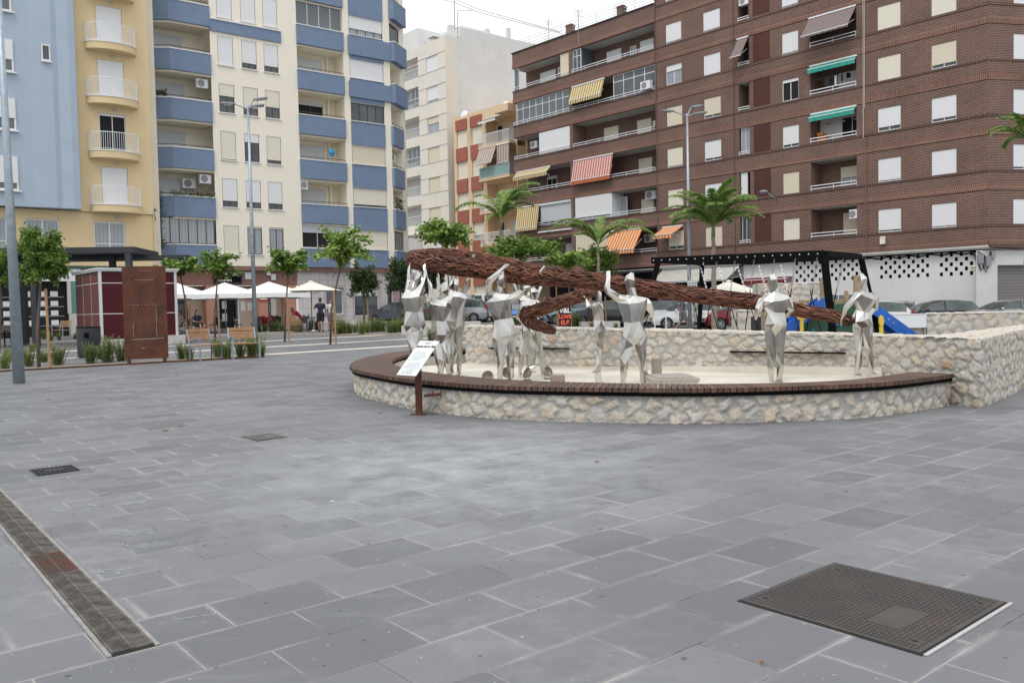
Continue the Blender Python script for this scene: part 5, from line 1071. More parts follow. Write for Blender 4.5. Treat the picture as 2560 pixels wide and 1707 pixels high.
CH = [(597,824,46,1.9,'dark wicker chair left of the left street lamp, before the white low board',0),(532,826,46,-1.2,'dark wicker chair between the two benches and the cafe door',0),(552,824,46.5,2.4,'dark wicker chair at the cafe door, beside the blue column',0),(640,826,46,-1.9,'dark wicker chair just right of the left street lamp',0),(692,820,47.5,.3,'dark wicker chair right of the red table',0),(665,822,47,2.9,'red plastic chair at the red table',1),(679,820,48,.2,'red plastic chair behind the red table',1),(490,828,45.6,2.2,'dark chair under the seated dark-haired woman',0),(449,828,45.6,.2,'dark chair under the seated shirtless man',0),(760,826,46.2,.1,'dark chair under the man bending over a bag',0),(476,826,47,-.5,'dark wicker chair between the two seated people at the left',0)]
use = {0: 0, 1: 0}
for px, py, Y, rz, lb, k in CH:
    s_ = [ch0, chr_][k]; o = s_ if not use[k] else copy_tree(s_); use[k] = 1
    q = at(px, py, Y); o.location = (q.x, Y, G(q.x, Y)); o.rotation_euler = (0,0,rz); o['label'] = lb
def table(px, Y, label, m, r_=.38):
    q = at(px, 800, Y); r = thing('cafe_table', label, 'table', (q.x, Y, G(q.x, Y)), 0, 'cafe terrace tables'); mb = MB(); mb.lathe([(0,.70),(r_,.70),(r_,.73),(0,.73)], 18); mb.build('table_top', m, r); mb = MB(); mb.tube([(0,0,0),(0,0,.7)], .03, 8); mb.lathe([(0,.0),(.24,.0),(.22,.03),(.03,.05)], 14); mb.build('pedestal', mt['alu'], r); return r
table(468, 46.2, 'round dark table between the two seated people at the left', mt['charcoal']); table(671, 46.8, 'round red table with red chairs below the third parasol', mt['red']); table(784, 46.6, 'dark table with glasses between the bending man and the standing man', mt['charcoal'], .45)
for px, Y, m, h_, lb in ((772,46.5,'bronze',.24,'dark bottle on the table under the cream parasol'),(786,46.5,'alu',.14,'clear glass on the table under the cream parasol')):
    q = at(px, 790, Y); mb = MB(); mb.lathe([(0,0),(.035,0),(.036,h_*.6),(.014,h_*.8),(.014,h_)], 10); o = mb.build('bottle' if m == 'bronze' else 'drinking_glass', mt[m], None, True); o.location = (q.x, Y, G(q.x, Y)+.73); props(o, lb, 'bottle' if m == 'bronze' else 'glass')
# ---------------- buildings: every part is modelled in the facade's own frame (x along, -y outward, z up) ----------------
def bld(name, label, o, az, cat='building'): return thing(name, label, cat, (o[0], o[1], 0), az)
def wallholes(mb, s0, s1, z0, z1, holes, y=0, dep=.25, m=0, mr=None):
    """front skin at y with rectangular holes (a,b,c,d) and their reveals going back"""
    mr = m if mr is None else mr
    xs = sorted({s0, s1, *[v for h in holes for v in h[:2] if s0 < v < s1]}); zs = sorted({z0, z1, *[v for h in holes for v in h[2:4] if z0 < v < z1]})
    for a, b_ in zip(xs, xs[1:]):
        run = None
        for c, d in zip(zs, zs[1:]):
            mx_, mz = (a+b_)/2, (c+d)/2; inside = any(h[0] < mx_ < h[1] and h[2] < mz < h[3] for h in holes)
            if inside:
                if run is not None: mb.quad((a,y,run),(b_,y,run),(b_,y,c),(a,y,c), m); run = None
            elif run is None: run = c
        if run is not None: mb.quad((a,y,run),(b_,y,run),(b_,y,z1),(a,y,z1), m)
    for h in holes:
        a, b_, c, d = h[:4]; e = h[4] if len(h) > 4 else dep
        mb.quad((a,y,c),(a,y+e,c),(a,y+e,d),(a,y,d), mr); mb.quad((b_,y,c),(b_,y,d),(b_,y+e,d),(b_,y+e,c), mr)
        mb.quad((a,y,c),(b_,y,c),(b_,y+e,c),(a,y+e,c), mr); mb.quad((a,y,d),(a,y+e,d),(b_,y+e,d),(b_,y,d), mr)
def window(par, s0, s1, z0, z1, y=.12, shut=1., sm='shut_w', fm='whitemetal', gm_='glass', npan=2, dep=.05, name='window', fw=.05, trans=None):
    f = MB(); f.box(s0,s0+fw,y,y+dep,z0,z1); f.box(s1-fw,s1,y,y+dep,z0,z1); f.box(s0+fw,s1-fw,y,y+dep,z0,z0+fw); f.box(s0+fw,s1-fw,y,y+dep,z1-fw,z1)
    zs = z1-(z1-z0)*shut
    if shut < .98:
        for k in range(1, npan): x = lerp(s0, s1, k/npan); f.box(x-fw*.45,x+fw*.45,y+.004,y+dep-.004,z0+fw,z1-fw)
        if trans: f.box(s0+fw, s1-fw, y+.006, y+dep-.006, trans-.025, trans+.025)
    o = f.build(name, mt[fm], par)
    g = MB(); g.quad((s0+.01,y+dep*.6,z0+.01),(s1-.01,y+dep*.6,z0+.01),(s1-.01,y+dep*.6,z1-.01),(s0+.01,y+dep*.6,z1-.01)); g.build('pane', mt[gm_], o)
    if shut > .02:
        s_ = MB(); s_.box(s0+.03, s1-.03, y-.03, y-.005, max(zs, z0+.01), z1-.003); s_.build('shutter', mt[sm], o)
    return o
def rail(par, s0, s1, zs, y, r=.022, post=1.1, zb=None, m='whitemetal', name='railing'):
    mb = MB()
    for z in zs: mb.box(s0, s1, y-r, y+r, z-r, z+r)
    n = max(1, int((s1-s0)/post)); zb = zb if zb is not None else zs[0]-.12
    for k in range(n+1): x = lerp(s0+.02, s1-.02, k/n); mb.box(x-r*.7, x+r*.7, y+r, y+r*2.6, zb, max(zs)+.01)
    return mb.build(name, mt[m], par)
def aircon(par, s, z, y, w=.85, h=.58, face='front'):
    mb = MB(); mb.box(s-w/2, s+w/2, y-.32, y, z, z+h); o = mb.build('air_conditioner', mt['whitemetal'], par, bevel=.015)
    mb = MB(); n = 18; c = (s-w*.12, z+h/2); R_ = h*.4
    for k in range(n): a, a2 = k*2*PI/n, (k+1)*2*PI/n; mb.quad((c[0]+R_*math.cos(a),y-.324,c[1]+R_*math.sin(a)),(c[0]+R_*math.cos(a2),y-.324,c[1]+R_*math.sin(a2)),(c[0],y-.324,c[1]),(c[0]+.0001,y-.324,c[1]))
    mb.build('fan_grille', mt['grey'], o); return o
def awning(par, s0, s1, z1, z0, y1, y0, m, fr=None, frh=.22, ang=None, barm='whitemetal', scallop=True, skew=0):
    """cloth from the top line (z1 at y1) to the front line (z0 at y0), y negative = outward"""
    mb = MB(); n = max(6, int((s1-s0)/.17)); vs = []
    for i in range(n+1):
        x = lerp(s0, s1, i/n); w_ = .012*math.sin(i*2.1)
        for k in range(5): f = k/4; vs.append((x+skew*f, lerp(y1, y0, f)+w_*f, lerp(z1, z0, f)-.05*math.sin(f*PI)*abs(y0-y1)*.5))
    mb.add(vs, [(i*5+k, i*5+5+k, i*5+6+k, i*5+1+k) for i in range(n) for k in range(4)]); o = mb.build('awning', mt[m], par)
    if frh:
        mb = MB(); vs = []
        for i in range(n+1): x = lerp(s0, s1, i/n)+skew; vs += [(x, y0-.012, z0-.01), (x, y0-.012-.02*math.sin(i*2.1), z0-frh-(.03 if scallop and i % 2 else 0))]
        mb.add(vs, [(2*i, 2*i+2, 2*i+3, 2*i+1) for i in range(n)]); mb.build('fringe', mt[fr or m], o)
    mb = MB(); mb.box(s0-.02+skew, s1+.02+skew, y0-.03, y0+.02, z0-.03, z0+.015); mb.box(s0-.02, s1+.02, y1-.05, y1+.05, z1, z1+.09)
    if abs(y0-y1) > .3:
        for x in (s0+.1, s1-.1): mb.bar((x, y1, z1-.75), (x, y0, z0-.02), .03)
    mb.build('awning_bars', mt[barm], o); return o
# ======== brown brick flats ========
Z0, FH = 4.455, 2.95
BR = bld('apartment_building', 'brown brick apartment block with white shutters and open galleries, filling the right half', BO, -.8385)
H = []; R = random.Random(11); NF = 8
for k in range(NF):
    zb = Z0+k*FH
    for a, c in ((-14.62,-13.24),(-11.40,-10.02),(-5.40,-4.25),(.78,2.14),(3.83,5.18)): H.append((a, c, zb+1.11, zb+2.45, .16))
    H.append((-8.62,-7.8,zb+1.15,zb+2.93,1.1)); H.append((-3.47,-.5,zb+1.16,zb+2.93,1.35))
ZT = Z0+NF*FH
mb = MB(); wallholes(mb, -15.6, 6.8, Z0-.14, ZT, H, 0); mb.build('brick_wall', mt['brick'], BR)
mb = MB()     # back walls and ceilings of the recesses
for k in range(NF):
    zb = Z0+k*FH; mb.box(-8.62,-7.8,1.1,1.12,zb+1.15,zb+2.93); mb.box(-3.47,-.5,1.35,1.37,zb+1.16,zb+2.93)
each(mb, 'recess_wall', mt['brick'], BR)
mb = MB()
for k in range(NF):
    zb = Z0+k*FH; mb.box(-3.46,-.51,.01,1.34,zb+2.90,zb+2.925); mb.box(-8.61,-7.81,.01,1.09,zb+2.90,zb+2.925)
each(mb, 'recess_ceiling', mt['soffit'], BR)
for k in range(NF+1):
    zb = Z0+k*FH
    mb = MB(); mb.box(-15.6, 6.8, -.035, -.001, zb, zb+.33); mb.build('soldier_band', mt['soldier'], BR)
    mb = MB(); mb.box(-15.6, 6.8, -.03, -.001, zb+.97, zb+1.09); mb.build('sill_band', mt['sill'], BR)
    mb = MB(); mb.box(-15.6, 6.8, -.02, -.001, zb+.955, zb+.97); mb.box(-15.6, 6.8, -.02, -.001, zb-.018, zb); mb.build('painted_shadow_line', mt['dark'], BR)  # dark strips painted in as the shadow lines under the bands
mb = MB(); mb.box(-15.6,6.8,-.05,-.001,Z0-.15,Z0-.02); mb.build('slab_edge', mt['soffit'], BR)
SH = {('A',0):(.82,'shut_y'),('A',4):(.3,'shut_w'),('B',3):(.86,'shut_c'),('B',0):(1,'shut_c'),('B',2):(.86,'shut_w'),('D',3):(.14,'shut_w'),('D',2):(.86,'shut_w'),('D',1):(1,'shut_c'),('D',0):(1,'shut_y'),('A',1):(1,'shut_y'),('A',2):(.93,'shut_y'),('A',3):(1,'shut_c'),('F',2):(.82,'shut_w'),('F',0):(.9,'shut_w'),('G',3):(.84,'shut_c'),('G',2):(.86,'shut_w'),('F',4):(1,'shut_y'),('F',3):(1,'shut_y'),('G',4):(1,'shut_y')}
for k in range(NF):
    zb = Z0+k*FH
    for c, a, e in (('A',-14.62,-13.24),('B',-11.40,-10.02),('D',-5.40,-4.25),('F',.78,2.14),('G',3.83,5.18)):
        s_, sm = SH.get((c, k), (R.choice([1,1,.93]), 'shut_w')); window(BR, a, e, zb+1.11, zb+2.45, .06, s_, sm, gm_='dark' if (c, k) == ('D', 3) else 'glass_cur' if (c,k)==('A',4) else 'glass')
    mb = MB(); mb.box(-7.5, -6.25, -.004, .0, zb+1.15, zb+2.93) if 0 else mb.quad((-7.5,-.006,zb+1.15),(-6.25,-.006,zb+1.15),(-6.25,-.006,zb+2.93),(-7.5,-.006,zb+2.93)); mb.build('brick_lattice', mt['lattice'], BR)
    # narrow loggia
    if k in (0, 2): window(BR, -8.5, -7.82, zb+1.17, zb+2.9, .1, 0, fm='alu', gm_='glass_cur' if k == 2 else 'glass', npan=2)
    elif k == 1: window(BR, -8.55, -8.05, zb+1.17, zb+2.9, .1, .98, 'shut_w')
    else: mb = MB(); mb.box(-8.3,-7.9,1.0,1.09,zb+1.2,zb+2.2); mb.build('inner_door', mt['glass_grey'], BR)
    if k >= 5: aircon(BR, -8.15, zb+2.1, .25, .7, .5)
    rail(BR, -8.62, -7.8, [zb+1.19, zb+1.33], -.03, zb=zb+1.05)
    # wide loggia
    rail(BR, -3.47, -.5, [zb+1.21, zb+1.40], -.03, .026, 1.0, zb=zb+1.05)
    if k == 0: window(BR, -1.95, -.62, zb+1.0, zb+2.6, 1.2, 1, 'shut_c')
    elif k == 1: window(BR, -2.1, -.75, zb+.9, zb+2.5, 1.2, .42, 'shut_c', gm_='glass_cur')
    elif k == 2:
        window(BR, -3.46, -.51, zb+1.17, zb+2.9, .15, 0, npan=1, fm='whitemetal', gm_='glass_grey') if 0 else None
        mb = MB(); mb.box(-3.44,-.52,1.2,1.3,zb+.9,zb+2.88); mb.build('white_inner_wall', mt['white'], BR); window(BR, -2.0, -.6, zb+.95, zb+2.6, 1.1, 0, npan=2, gm_='dark')
        awning(BR, -3.42, -.5, zb+2.86, zb+2.66, -.02, -.3, 'greenawn', frh=.25)
        for i in range(3): mb = MB(); mb.lathe([(0,0),(.2,-.1),(.0,-.02)], 10, (-2.6+i*.9,.6,zb+2.35)); mb.build('lampshade', mat('straw_shade', (.45,.33,.17), .8) if i == 0 and 'straw' not in mt else mt['straw'], BR); mt.setdefault('straw', BR.children[-1].data.materials[0])
        mb = MB(); mb.box(-3.3,-2.7,.5,.7,zb+1.25,zb+1.5); mb.box(-3.3,-2.9,.5,.7,zb+1.6,zb+1.8); each(mb, 'orange_lantern', mat('orange_lantern', (.6,.2,.03), .6), BR)
    elif k == 3:
        window(BR, -2.2, -.6, zb+.9, zb+2.4, 1.2, 1, 'shut_w'); awning(BR, -3.47, -.45, zb+2.88, zb+2.68, -.02, -.3, 'greenawn', frh=.25)
        for i, (x, w_, h_, m) in enumerate(((-2.5,.3,.5,'charcoal'),(-1.95,.14,.62,'white'),(-1.75,.12,.5,'blue'),(-1.55,.14,.45,'charcoal'),(-1.15,.25,.3,'black'))): mb = MB(); mb.box(x-w_/2,x+w_/2,.28+i*.01,.30+i*.01,zb+2.1-h_,zb+2.1); mb.build('hanging_washing', mt[m], BR)
        mb = MB(); mb.box(-3.4,-.55,.29,.30,zb+2.1,zb+2.11); mb.build('washing_line', mt['grey'], BR)
    elif k == 4: awning(BR, -3.5, -.5, zb+2.88, zb+1.62, -.04, -1.05, 'awn_g', frh=.12)
    else: window(BR, -2.1, -.7, zb+.9, zb+2.5, 1.2, 1, 'shut_w')
    if k == 0: aircon(BR, -.78, zb+2.1, .4, .5, .55)
awning(BR, -8.66, -7.84, Z0+4*FH+2.88, Z0+4*FH+1.55, -.04, -.95, 'awn_g', frh=.05)
awning(BR, -15.05, -13.3, Z0+2.72, Z0+2.15, -.05, -1.25, 'awn_o', frh=.28)
# pipes, lamp and vents on the brick
mb = MB(); mb.tube([(-15.52,-.06,Z0),(-15.52,-.06,ZT)], .035, 8); mb.build('rain_pipe', mt['brick'], BR)
mb = MB(); mb.tube([(-.06,-.05,Z0+FH*2.3),(-.02,-.05,ZT)], .022, 6); mb.tube([(.03,-.05,Z0+FH*2.9),(.06,-.05,ZT)], .018, 6); mb.build('cable_pipes', mt['conc'], BR)
mb = MB(); mb.tube([(.1,-.05,Z0),(.1,-.05,Z0+FH*2.3)], .035, 8); mb.build('rain_pipe', mt['brick'], BR)
mb = MB(); mb.tube([(-8.95,-.05,Z0),(-8.95,-.05,ZT)], .02, 6); mb.build('cable_pipes', mt['bronze'], BR)
mb = MB(); mb.box(.98,1.25,-.22,-.04,Z0+.42,Z0+.78); mb.prof([(.96,Z0+.78),(1.27,Z0+.78),(1.2,Z0+.86),(1.03,Z0+.86)], -.24, -.03); mb.build('junction_box', mt['canvas_c'], BR)
def walllamp(par, s, z, y=-.0):
    mb = MB(); mb.tube([(s,y-.02,z),(s-.05,y-.25,z+.12),(s-.25,y-.7,z+.42)], .03, 8); o = mb.build('wall_lamp', mt['galv'], par, True)
    mb = MB(); blob(mb, (s-.42,y-.95,z+.5), (.32,.22,.12), 10); mb.build('lamp_head', mt['grey'], o, True)
walllamp(BR, -5.8, Z0+3.75)
# galleries of the left wing
mb = MB(); W0, W1 = -31.05, -15.6
for k in range(7):
    zb = Z0+k*FH; top = zb+.97 if k < 6 else zb+1.30
    mb.box(W0, W1, -.0, .22, zb+.0, top)
    mb.box(W0, W0+.22, .22, 1.6, zb, top)
for k in range(6):
    zb = Z0+k*FH; mb.box(-24.32, -24.0, 0, 1.5, zb+1.0, zb+FH-.001)
mb.box(W0+.0, W1, 1.6, 1.85, Z0-.0, Z0+6*FH+1.1); mb.build('gallery_walls', mt['brick'], BR)
mb = MB()
for k in range(7): zb = Z0+k*FH; mb.box(W0+.22, W1, .222, 1.598, zb-.02, zb+.16)
each(mb, 'gallery_slab', mt['soffit'], BR)
mb = MB()
for k in range(7): zb = Z0+k*FH; mb.box(W0-.02, W1-.02, -.035, -.001, zb, zb+.33)
each(mb, 'soldier_band', mt['soldier'], BR)
mb = MB()
for k in range(6): zb = Z0+k*FH; mb.box(W0-.06, W1-.02, -.06, .2, zb+.971, zb+1.03)
each(mb, 'sill_band', mt['sill'], BR)
for k in range(6):
    zb = Z0+k*FH
    for a, c in ((W0+.05,-24.34),(-23.98,W1-.1)): rail(BR, a, c, [zb+1.16, zb+1.33], -.03, .022, 1.35, zb=zb+1.03)
mb = MB(); zb = Z0+6*FH; mb.box(W0-.08, W1-.02, -.1, .3, zb+1.30, zb+1.37); mb.build('roof_edge', mt['charcoal'], BR)
rail(BR, W0+.1, W1-.1, [zb+1.62, zb+1.86, zb+2.1, zb+2.32], .15, .016, 1.9, zb=zb+1.37, m='white', name='roof_railing')
mb = MB()
for s_ in (-24.3, -18.9): mb.box(s_-.28, s_+.28, .0, .5, zb+1.37, zb+2.1); mb.box(s_-.32, s_+.32, -.04, .54, zb+1.95, zb+2.02)
each(mb, 'roof_pier_block', mt['brick'], BR)
mb = MB(); mb.box(W0+.02, W1, 1.86, 12, Z0-.2, zb+1.25); mb.build('side_walls', mt['brick'], BR)
mb = MB(); mb.box(-15.6, 6.79, 1.5, 12, Z0-.2, ZT); mb.build('inner_block', mt['brick'], BR)
def fz(k): return Z0+k*FH
BY = 1.52
def sh(k, a, c, m='shut_w', t_=.92, lo=0.9, hi=2.45): return window(BR, a, c, fz(k)+lo, fz(k)+hi, BY, t_, m)
# level 5
sh(5,-29.2,-27.3,t_=1); aircon(BR,-26.2,fz(5)+1.75,1.4); mb = MB(); mb.box(-25.35,-24.36,.1,.14,fz(5)+1.05,fz(5)+2.9); mb.build('yellow_screen', mt['shut_c'], BR)
window(BR,-23.95,-23.05,fz(5)+1.03,fz(5)+2.9,.1,0,npan=2,trans=fz(5)+2.35); mb = MB(); mb.box(-23.08,-23.02,.15,1.5,fz(5)+1.03,fz(5)+2.9); mb.build('glazed_side', mt['glass_grey'], BR)
sh(5,-21.6,-20.1,t_=.75); window(BR,-19.2,-18.6,fz(5)+.9,fz(5)+2.3,BY,0,gm_='glass_cur'); sh(5,-18.2,-16.9,t_=1); sh(5,-16.2,-15.65,t_=1)
window(BR,W0+.1,W0+.75,fz(5)+1.03,fz(5)+2.9,.08,0,npan=1,gm_='glass_grey')
# level 4
window(BR,-30.7,-24.36,fz(4)+1.04,fz(4)+2.92,.1,0,npan=8,trans=fz(4)+2.35,gm_='glass_grey'); window(BR,-19.72,-15.65,fz(4)+1.04,fz(4)+2.92,.1,0,npan=4,trans=fz(4)+2.4,gm_='glass_grey'); awning(BR,-23.95,-20.5,fz(4)+2.86,fz(4)+1.75,-.05,-.45,'awn_y',frh=.28); aircon(BR,-16.3,fz(4)+1.15,.0,.9,.6)
# level 3
aircon(BR,-29.2,fz(3)+1.9,.9,.8,.6); sh(3,-29.0,-28.1,t_=1,hi=2.2); window(BR,-27.95,-24.36,fz(3)+1.04,fz(3)+2.9,.05,.98,'shut_w',npan=2); mb = MB(); mb.box(-26.2,-26.1,-.005,.015,fz(3)+1.05,fz(3)+2.88); mb.build('shutter_post', mt['whitemetal'], BR)
sh(3,-22.0,-20.5,'shut_y',1); sh(3,-18.6,-17.2,'shut_y',1); sh(3,-15.95,-15.62,'shut_w',1); mb = MB(); mb.box(-17.0,-16.75,1.4,1.55,fz(3)+1.75,fz(3)+2.15); mb.build('meter_box', mt['canvas_c'], BR)
# level 2
awning(BR,-30.7,-26.6,fz(2)+2.86,fz(2)+2.45,-.05,-.5,'awn_y',frh=.3); window(BR,-28.6,-27.4,fz(2)+1.0,fz(2)+2.4,BY,.18,'shut_w',gm_='dark'); sh(2,-25.7,-24.35,t_=.8)
awning(BR,-23.9,-19.75,fz(2)+2.88,fz(2)+1.28,-.05,-.42,'awn_r','awn_ro',frh=.3); sh(2,-18.5,-17.2,'shut_y',1); sh(2,-16.3,-15.65,'shut_y',1)
# level 1
awning(BR,-30.7,-28.0,fz(1)+2.8,fz(1)+1.0,-.05,-.4,'awn_y',frh=.25); window(BR,-27.9,-24.36,fz(1)+1.04,fz(1)+2.78,.03,.8,'shut_g',gm_='dark',npan=4); mb = MB(); mb.box(-28.0,-24.3,-.12,.0,fz(1)+2.7,fz(1)+2.88); mb.build('shutter_casing', mt['alu'], BR)
mb = MB(); mb.box(-28.1,-24.2,-.2,-.05,fz(1)+.45,fz(1)+.55); mb.build('gutter', mt['whitemetal'], BR)
window(BR,-23.9,-20.15,fz(1)+1.04,fz(1)+2.92,.03,.86,'shut_w',gm_='glass_cur'); mb = MB(); mb.box(-20.15,-20.0,.03,1.45,fz(1)+1.03,fz(1)+2.9); mb.build('glazed_side', mt['whitemetal'], BR); window(BR,-19.98,-19.2,fz(1)+1.03,fz(1)+2.6,.9,0,gm_='glass_cur',npan=1)
sh(1,-18.3,-17.1,'shut_y',1,hi=2.3); sh(1,-16.3,-15.65,'shut_y',1,hi=2.3); aircon(BR,-17.0,fz(1)+2.15,1.3,1.0,.65)
# level 0
window(BR,-23.9,-20.35,fz(0)+1.04,fz(0)+2.9,.03,.9,'shut_c',npan=2,gm_='dark'); awning(BR,-20.1,-16.95,fz(0)+2.85,fz(0)+1.35,-.05,-1.05,'awn_o',frh=.3,skew=-.0); aircon(BR,-17.3,fz(0)+1.9,1.4,.9,.6); sh(0,-16.2,-15.65,'shut_c',1); sh(0,-26.5,-25.2,'shut_g',1)
# chamfered corner face
az2 = .2; rel = az2+.8385; c2, s2_ = math.cos(rel), math.sin(rel)

def xf(o): o.matrix_local = Matrix.Translation((6.8,0,0)) @ Matrix.Rotation(rel, 4, 'Z'); return o
mb = MB(); HH = [(1.55,2.95,Z0+k*FH+1.11,Z0+k*FH+2.45,.16) for k in range(NF)]; wallholes(mb, 0, 7, Z0-.14, ZT, HH, 0); cw_ = xf(mb.build('corner_wall', mt['brick'], BR))
mb = MB()
for k in range(NF+1): zb = Z0+k*FH; mb.box(0.0,7,-.035,-.001,zb,zb+.33)
each(mb, 'soldier_band', mt['soldier'], cw_)
mb = MB()
for k in range(NF+1): zb = Z0+k*FH; mb.box(0.0,7,-.03,-.001,zb+.97,zb+1.09)
each(mb, 'sill_band', mt['sill'], cw_)
for k in range(NF):
    w_ = window(BR, 1.55, 2.95, Z0+k*FH+1.11, Z0+k*FH+2.45, .06, 1 if k != 1 else .9, 'shut_w'); xf(w_)
# ground floor: white wall with pierced bricks, dark shop fronts, roller door
GB = -.1; mb = MB(); ph = []
def pierce(s0, n, rows, zt_):
    for i in range(n):
        for j in range(rows):
            if (i+j) % 2 == 0: a = s0+i*.265; ph.append((a, a+.165, zt_-.2-j*.27, zt_-j*.27+.01, .3))
pierce(-4.75, 17, 5, 4.14); pierce(.74, 11, 5, 4.14); pierce(4.15, 8, 5, 4.14)
wallholes(mb, -8.6, 6.25, GB, Z0-.3, ph, .35, mr=1); mb.build('white_ground_wall', [mt['wallwhite'], mt['dark']], BR)  # reveals of the holes coloured black to put their shade in
mb = MB(); mb.quad((-8.5,.655,2.5),(6.2,.655,2.5),(6.2,.655,4.4),(-8.5,.655,4.4)); mb.quad((-15.5,3.0,GB),(-8.6,3.0,GB),(-8.6,3.0,4.4),(-15.5,3.0,4.4)); mb.quad((-31,4,GB),(-15.5,4,GB),(-15.5,4,4.4),(-31,4,4.4)); mb.quad((-7.4,.33,.2),(-4.95,.33,.2),(-4.95,.33,2.86),(-7.4,.33,2.86)); mb.build('painted_interior_shade', mt['dark'], BR)  # black sheets stand in for the unlit space behind holes and shop fronts
mb = MB(); mb.box(-31,6.8,0,3.9,Z0-.22,Z0-.16) ; mb.build('ground_soffit', mt['soffit'], BR)
mb = MB(); 
for s_ in (-29.5,-24.2,-19.9,-15.6): mb.box(s_-.25,s_+.25,.3,.8,GB,Z0-.36)
each(mb, 'ground_pillar', mt['brick'], BR)
mb = MB(); mb.box(-15.4,-8.7,.5,.62,3.35,Z0-.37); mb.build('shop_fascia', mt['awn_beige'], BR)
awning(BR,-15.3,-8.8,4.15,3.25,.2,-1.3,'awn_beige',frh=.12)
awning(BR,-8.3,-4.95,3.25,3.1,.3,-.3,'awn_dkred',frh=.3)
mb = MB()
for k in range(26): x = lerp(-.2,6.2,k/26); mb.tube([(x,.28,4.08+.05*math.sin(k*1.3)),(lerp(-.2,6.2,(k+1)/26),.28,4.08+.05*math.sin((k+1)*1.3))], .035, 5)
mb.build('cable_bundle', mt['black'], BR)
mb = MB(); mb.tube([(5.9,.25,4.1),(6.16,.22,3.7),(6.2,.22,3.2),(6.2,.22,GB)], .055, 8); mb.build('drain_pipe', mt['bronze'], BR, True)
mb = MB(); mb.box(5.72,6.1,.33,.345,3.1,3.36); pq = mb.build('wall_plaque', mt['canvas_c'], BR); mb = MB(); mb.box(5.76,6.06,.322,.329,3.24,3.29); mb.box(5.78,6.04,.322,.329,3.15,3.17); mb.build('plaque_lettering', mt['txtgrey'], pq)
mb = MB(); wallholes(mb, -.55, 7, GB, Z0-.3, [(.78,4.5,GB,3.35,.3)], .25); o = xf(mb.build('corner_ground_wall', mt['wallgrey'], BR)); mb = MB(); mb.quad((.78,.5,GB),(4.5,.5,GB),(4.5,.5,3.35),(.78,.5,3.35)); rd = mb.build('roller_door', stripe_mat('roller_door', (.20,.185,.18), (.13,.12,.118), .17, .7, 2, .6, .5), o)
mb = MB()
for x, z, w_, h_ in ((-.35,3.45,.3,.5),(.12,3.3,.3,.55),(.42,3.7,.22,.42)): mb.box(x-w_/2,x+w_/2,.1,.248,z,z+h_)
each(mb, 'meter_box', mt['grey'], o)
mb = MB(); mb.tube([(-.5,.2,4.1),(-.1,.18,3.9),(-.15,.18,3.2),(-.3,.18,3.05),(-.42,.2,3.4)], .03, 6); mb.tube([(.3,.2,4.1),(.1,.18,3.2),(.0,.18,2.95),(-.08,.2,3.25)], .022, 6); mb.build('loose_cables', mt['black'], o)
# roof aerials
for i, (px, py0, py1, Y) in enumerate([(1371,48,110,72),(1445,24,80,66)]): 
    a = at(px, py0, Y); mb = MB(); h_ = (py1-py0)*Y/FPX+1; mb.tube([(0,0,0),(0,0,h_)], .025, 5)
    for k in range(6): mb.bar((-.4+k*.02,0,h_-.1-k*.09),(.4-k*.02,0,h_-.1-k*.09), .015)
    o = mb.build('roof_aerial', mt['grey']); o.location = (a.x, Y, a.z-h_); props(o, ['thin roof aerial on the left end of the brick building','roof aerial above the galleries, nearer the tall part of the brick building'][i], 'aerial', 'roof aerials')
mb = MB(); W_ = [at(930,-15,95), at(1100,-10,95), at(1200,25,90), at(1290,50,85), at(1400,80,72)]; mb.tube(catmull(W_, 8), .03, 4); W_ = [v+Vector((.0,0,-.5+.1*i)) for i, v in enumerate(W_)]; mb.tube(catmull(W_, 8), .03, 4); o = mb.build('overhead_cable', mt['grey']); props(o, 'pair of thin cables slanting down across the white sky to the brick roof', 'cable')
# ======== blue and cream flats ========
OL = (-17.96, 53.0); AZL = .6467; FL = 2.92
BC = bld('apartment_building', 'cream apartment block with blue balcony fronts, in the left middle', OL, AZL)
Zb = 4.58; NL = 7; hs = []
for k in range(NL):
    z = 5.33+FL*k
    for a in (.16, 1.66, 3.1): hs.append((a, a+.96, z, z+1.76, .14))
hs += [(5.34, 8.66, Zb+FL*k+1.24, Zb+FL*k+FL-.02, 1.5) for k in range(NL)]; hs += [(9.12, 11.71, Zb+FL*k+1.24, Zb+FL*k+2.5, .14) for k in range(NL)]
mb = MB(); wallholes(mb, -.3, 12.235, Zb, Zb+FL*NL, hs, 0); mb.build('cream_wall', mt['creamrib'], BC)
mb = MB(); mb.box(-.3, 12.2, 1.5, 9, Zb-.3, Zb+FL*NL); mb.box(-3.7,-.3,1.6,9,Zb-.3,Zb+FL*NL); mb.build('inner_block', mt['cream'], BC)
mb = MB(); mb.box(-4.2,-3.62,-.05,9,0,Zb+FL*NL); mb.build('end_pier', mt['cream'], BC)
rb = random.Random(4)
SW = {(0,0):(1,'shut_y'),(1,0):(.06,'shut_c'),(2,0):(.06,'shut_c'),(0,1):(.78,'shut_w'),(1,1):(.78,'shut_w'),(2,1):(.78,'shut_w'),(0,2):(.97,'shut_y'),(1,2):(.3,'shut_w'),(2,2):(.86,'shut_y'),(0,3):(.42,'shut_y'),(1,3):(.72,'shut_y'),(2,3):(.6,'shut_y'),(0,4):(1,'shut_w'),(1,4):(.8,'shut_w'),(2,4):(.78,'shut_w')}
for k in range(NL):
    z = 5.33+FL*k
    for i, a in enumerate((.16, 1.66, 3.1)):
        t_, m = SW.get((i,k), (1,'shut_w')); window(BC, a, a+.96, z, z+1.76, .06, t_, m, fm='bronze', gm_='glass_cur' if k == 0 else 'glass', npan=2)
        mb = MB(); mb.box(a-.06, a+1.02, -.08, -.001, z-.07, z-.005); mb.build('window_sill', mt['white'], BC)
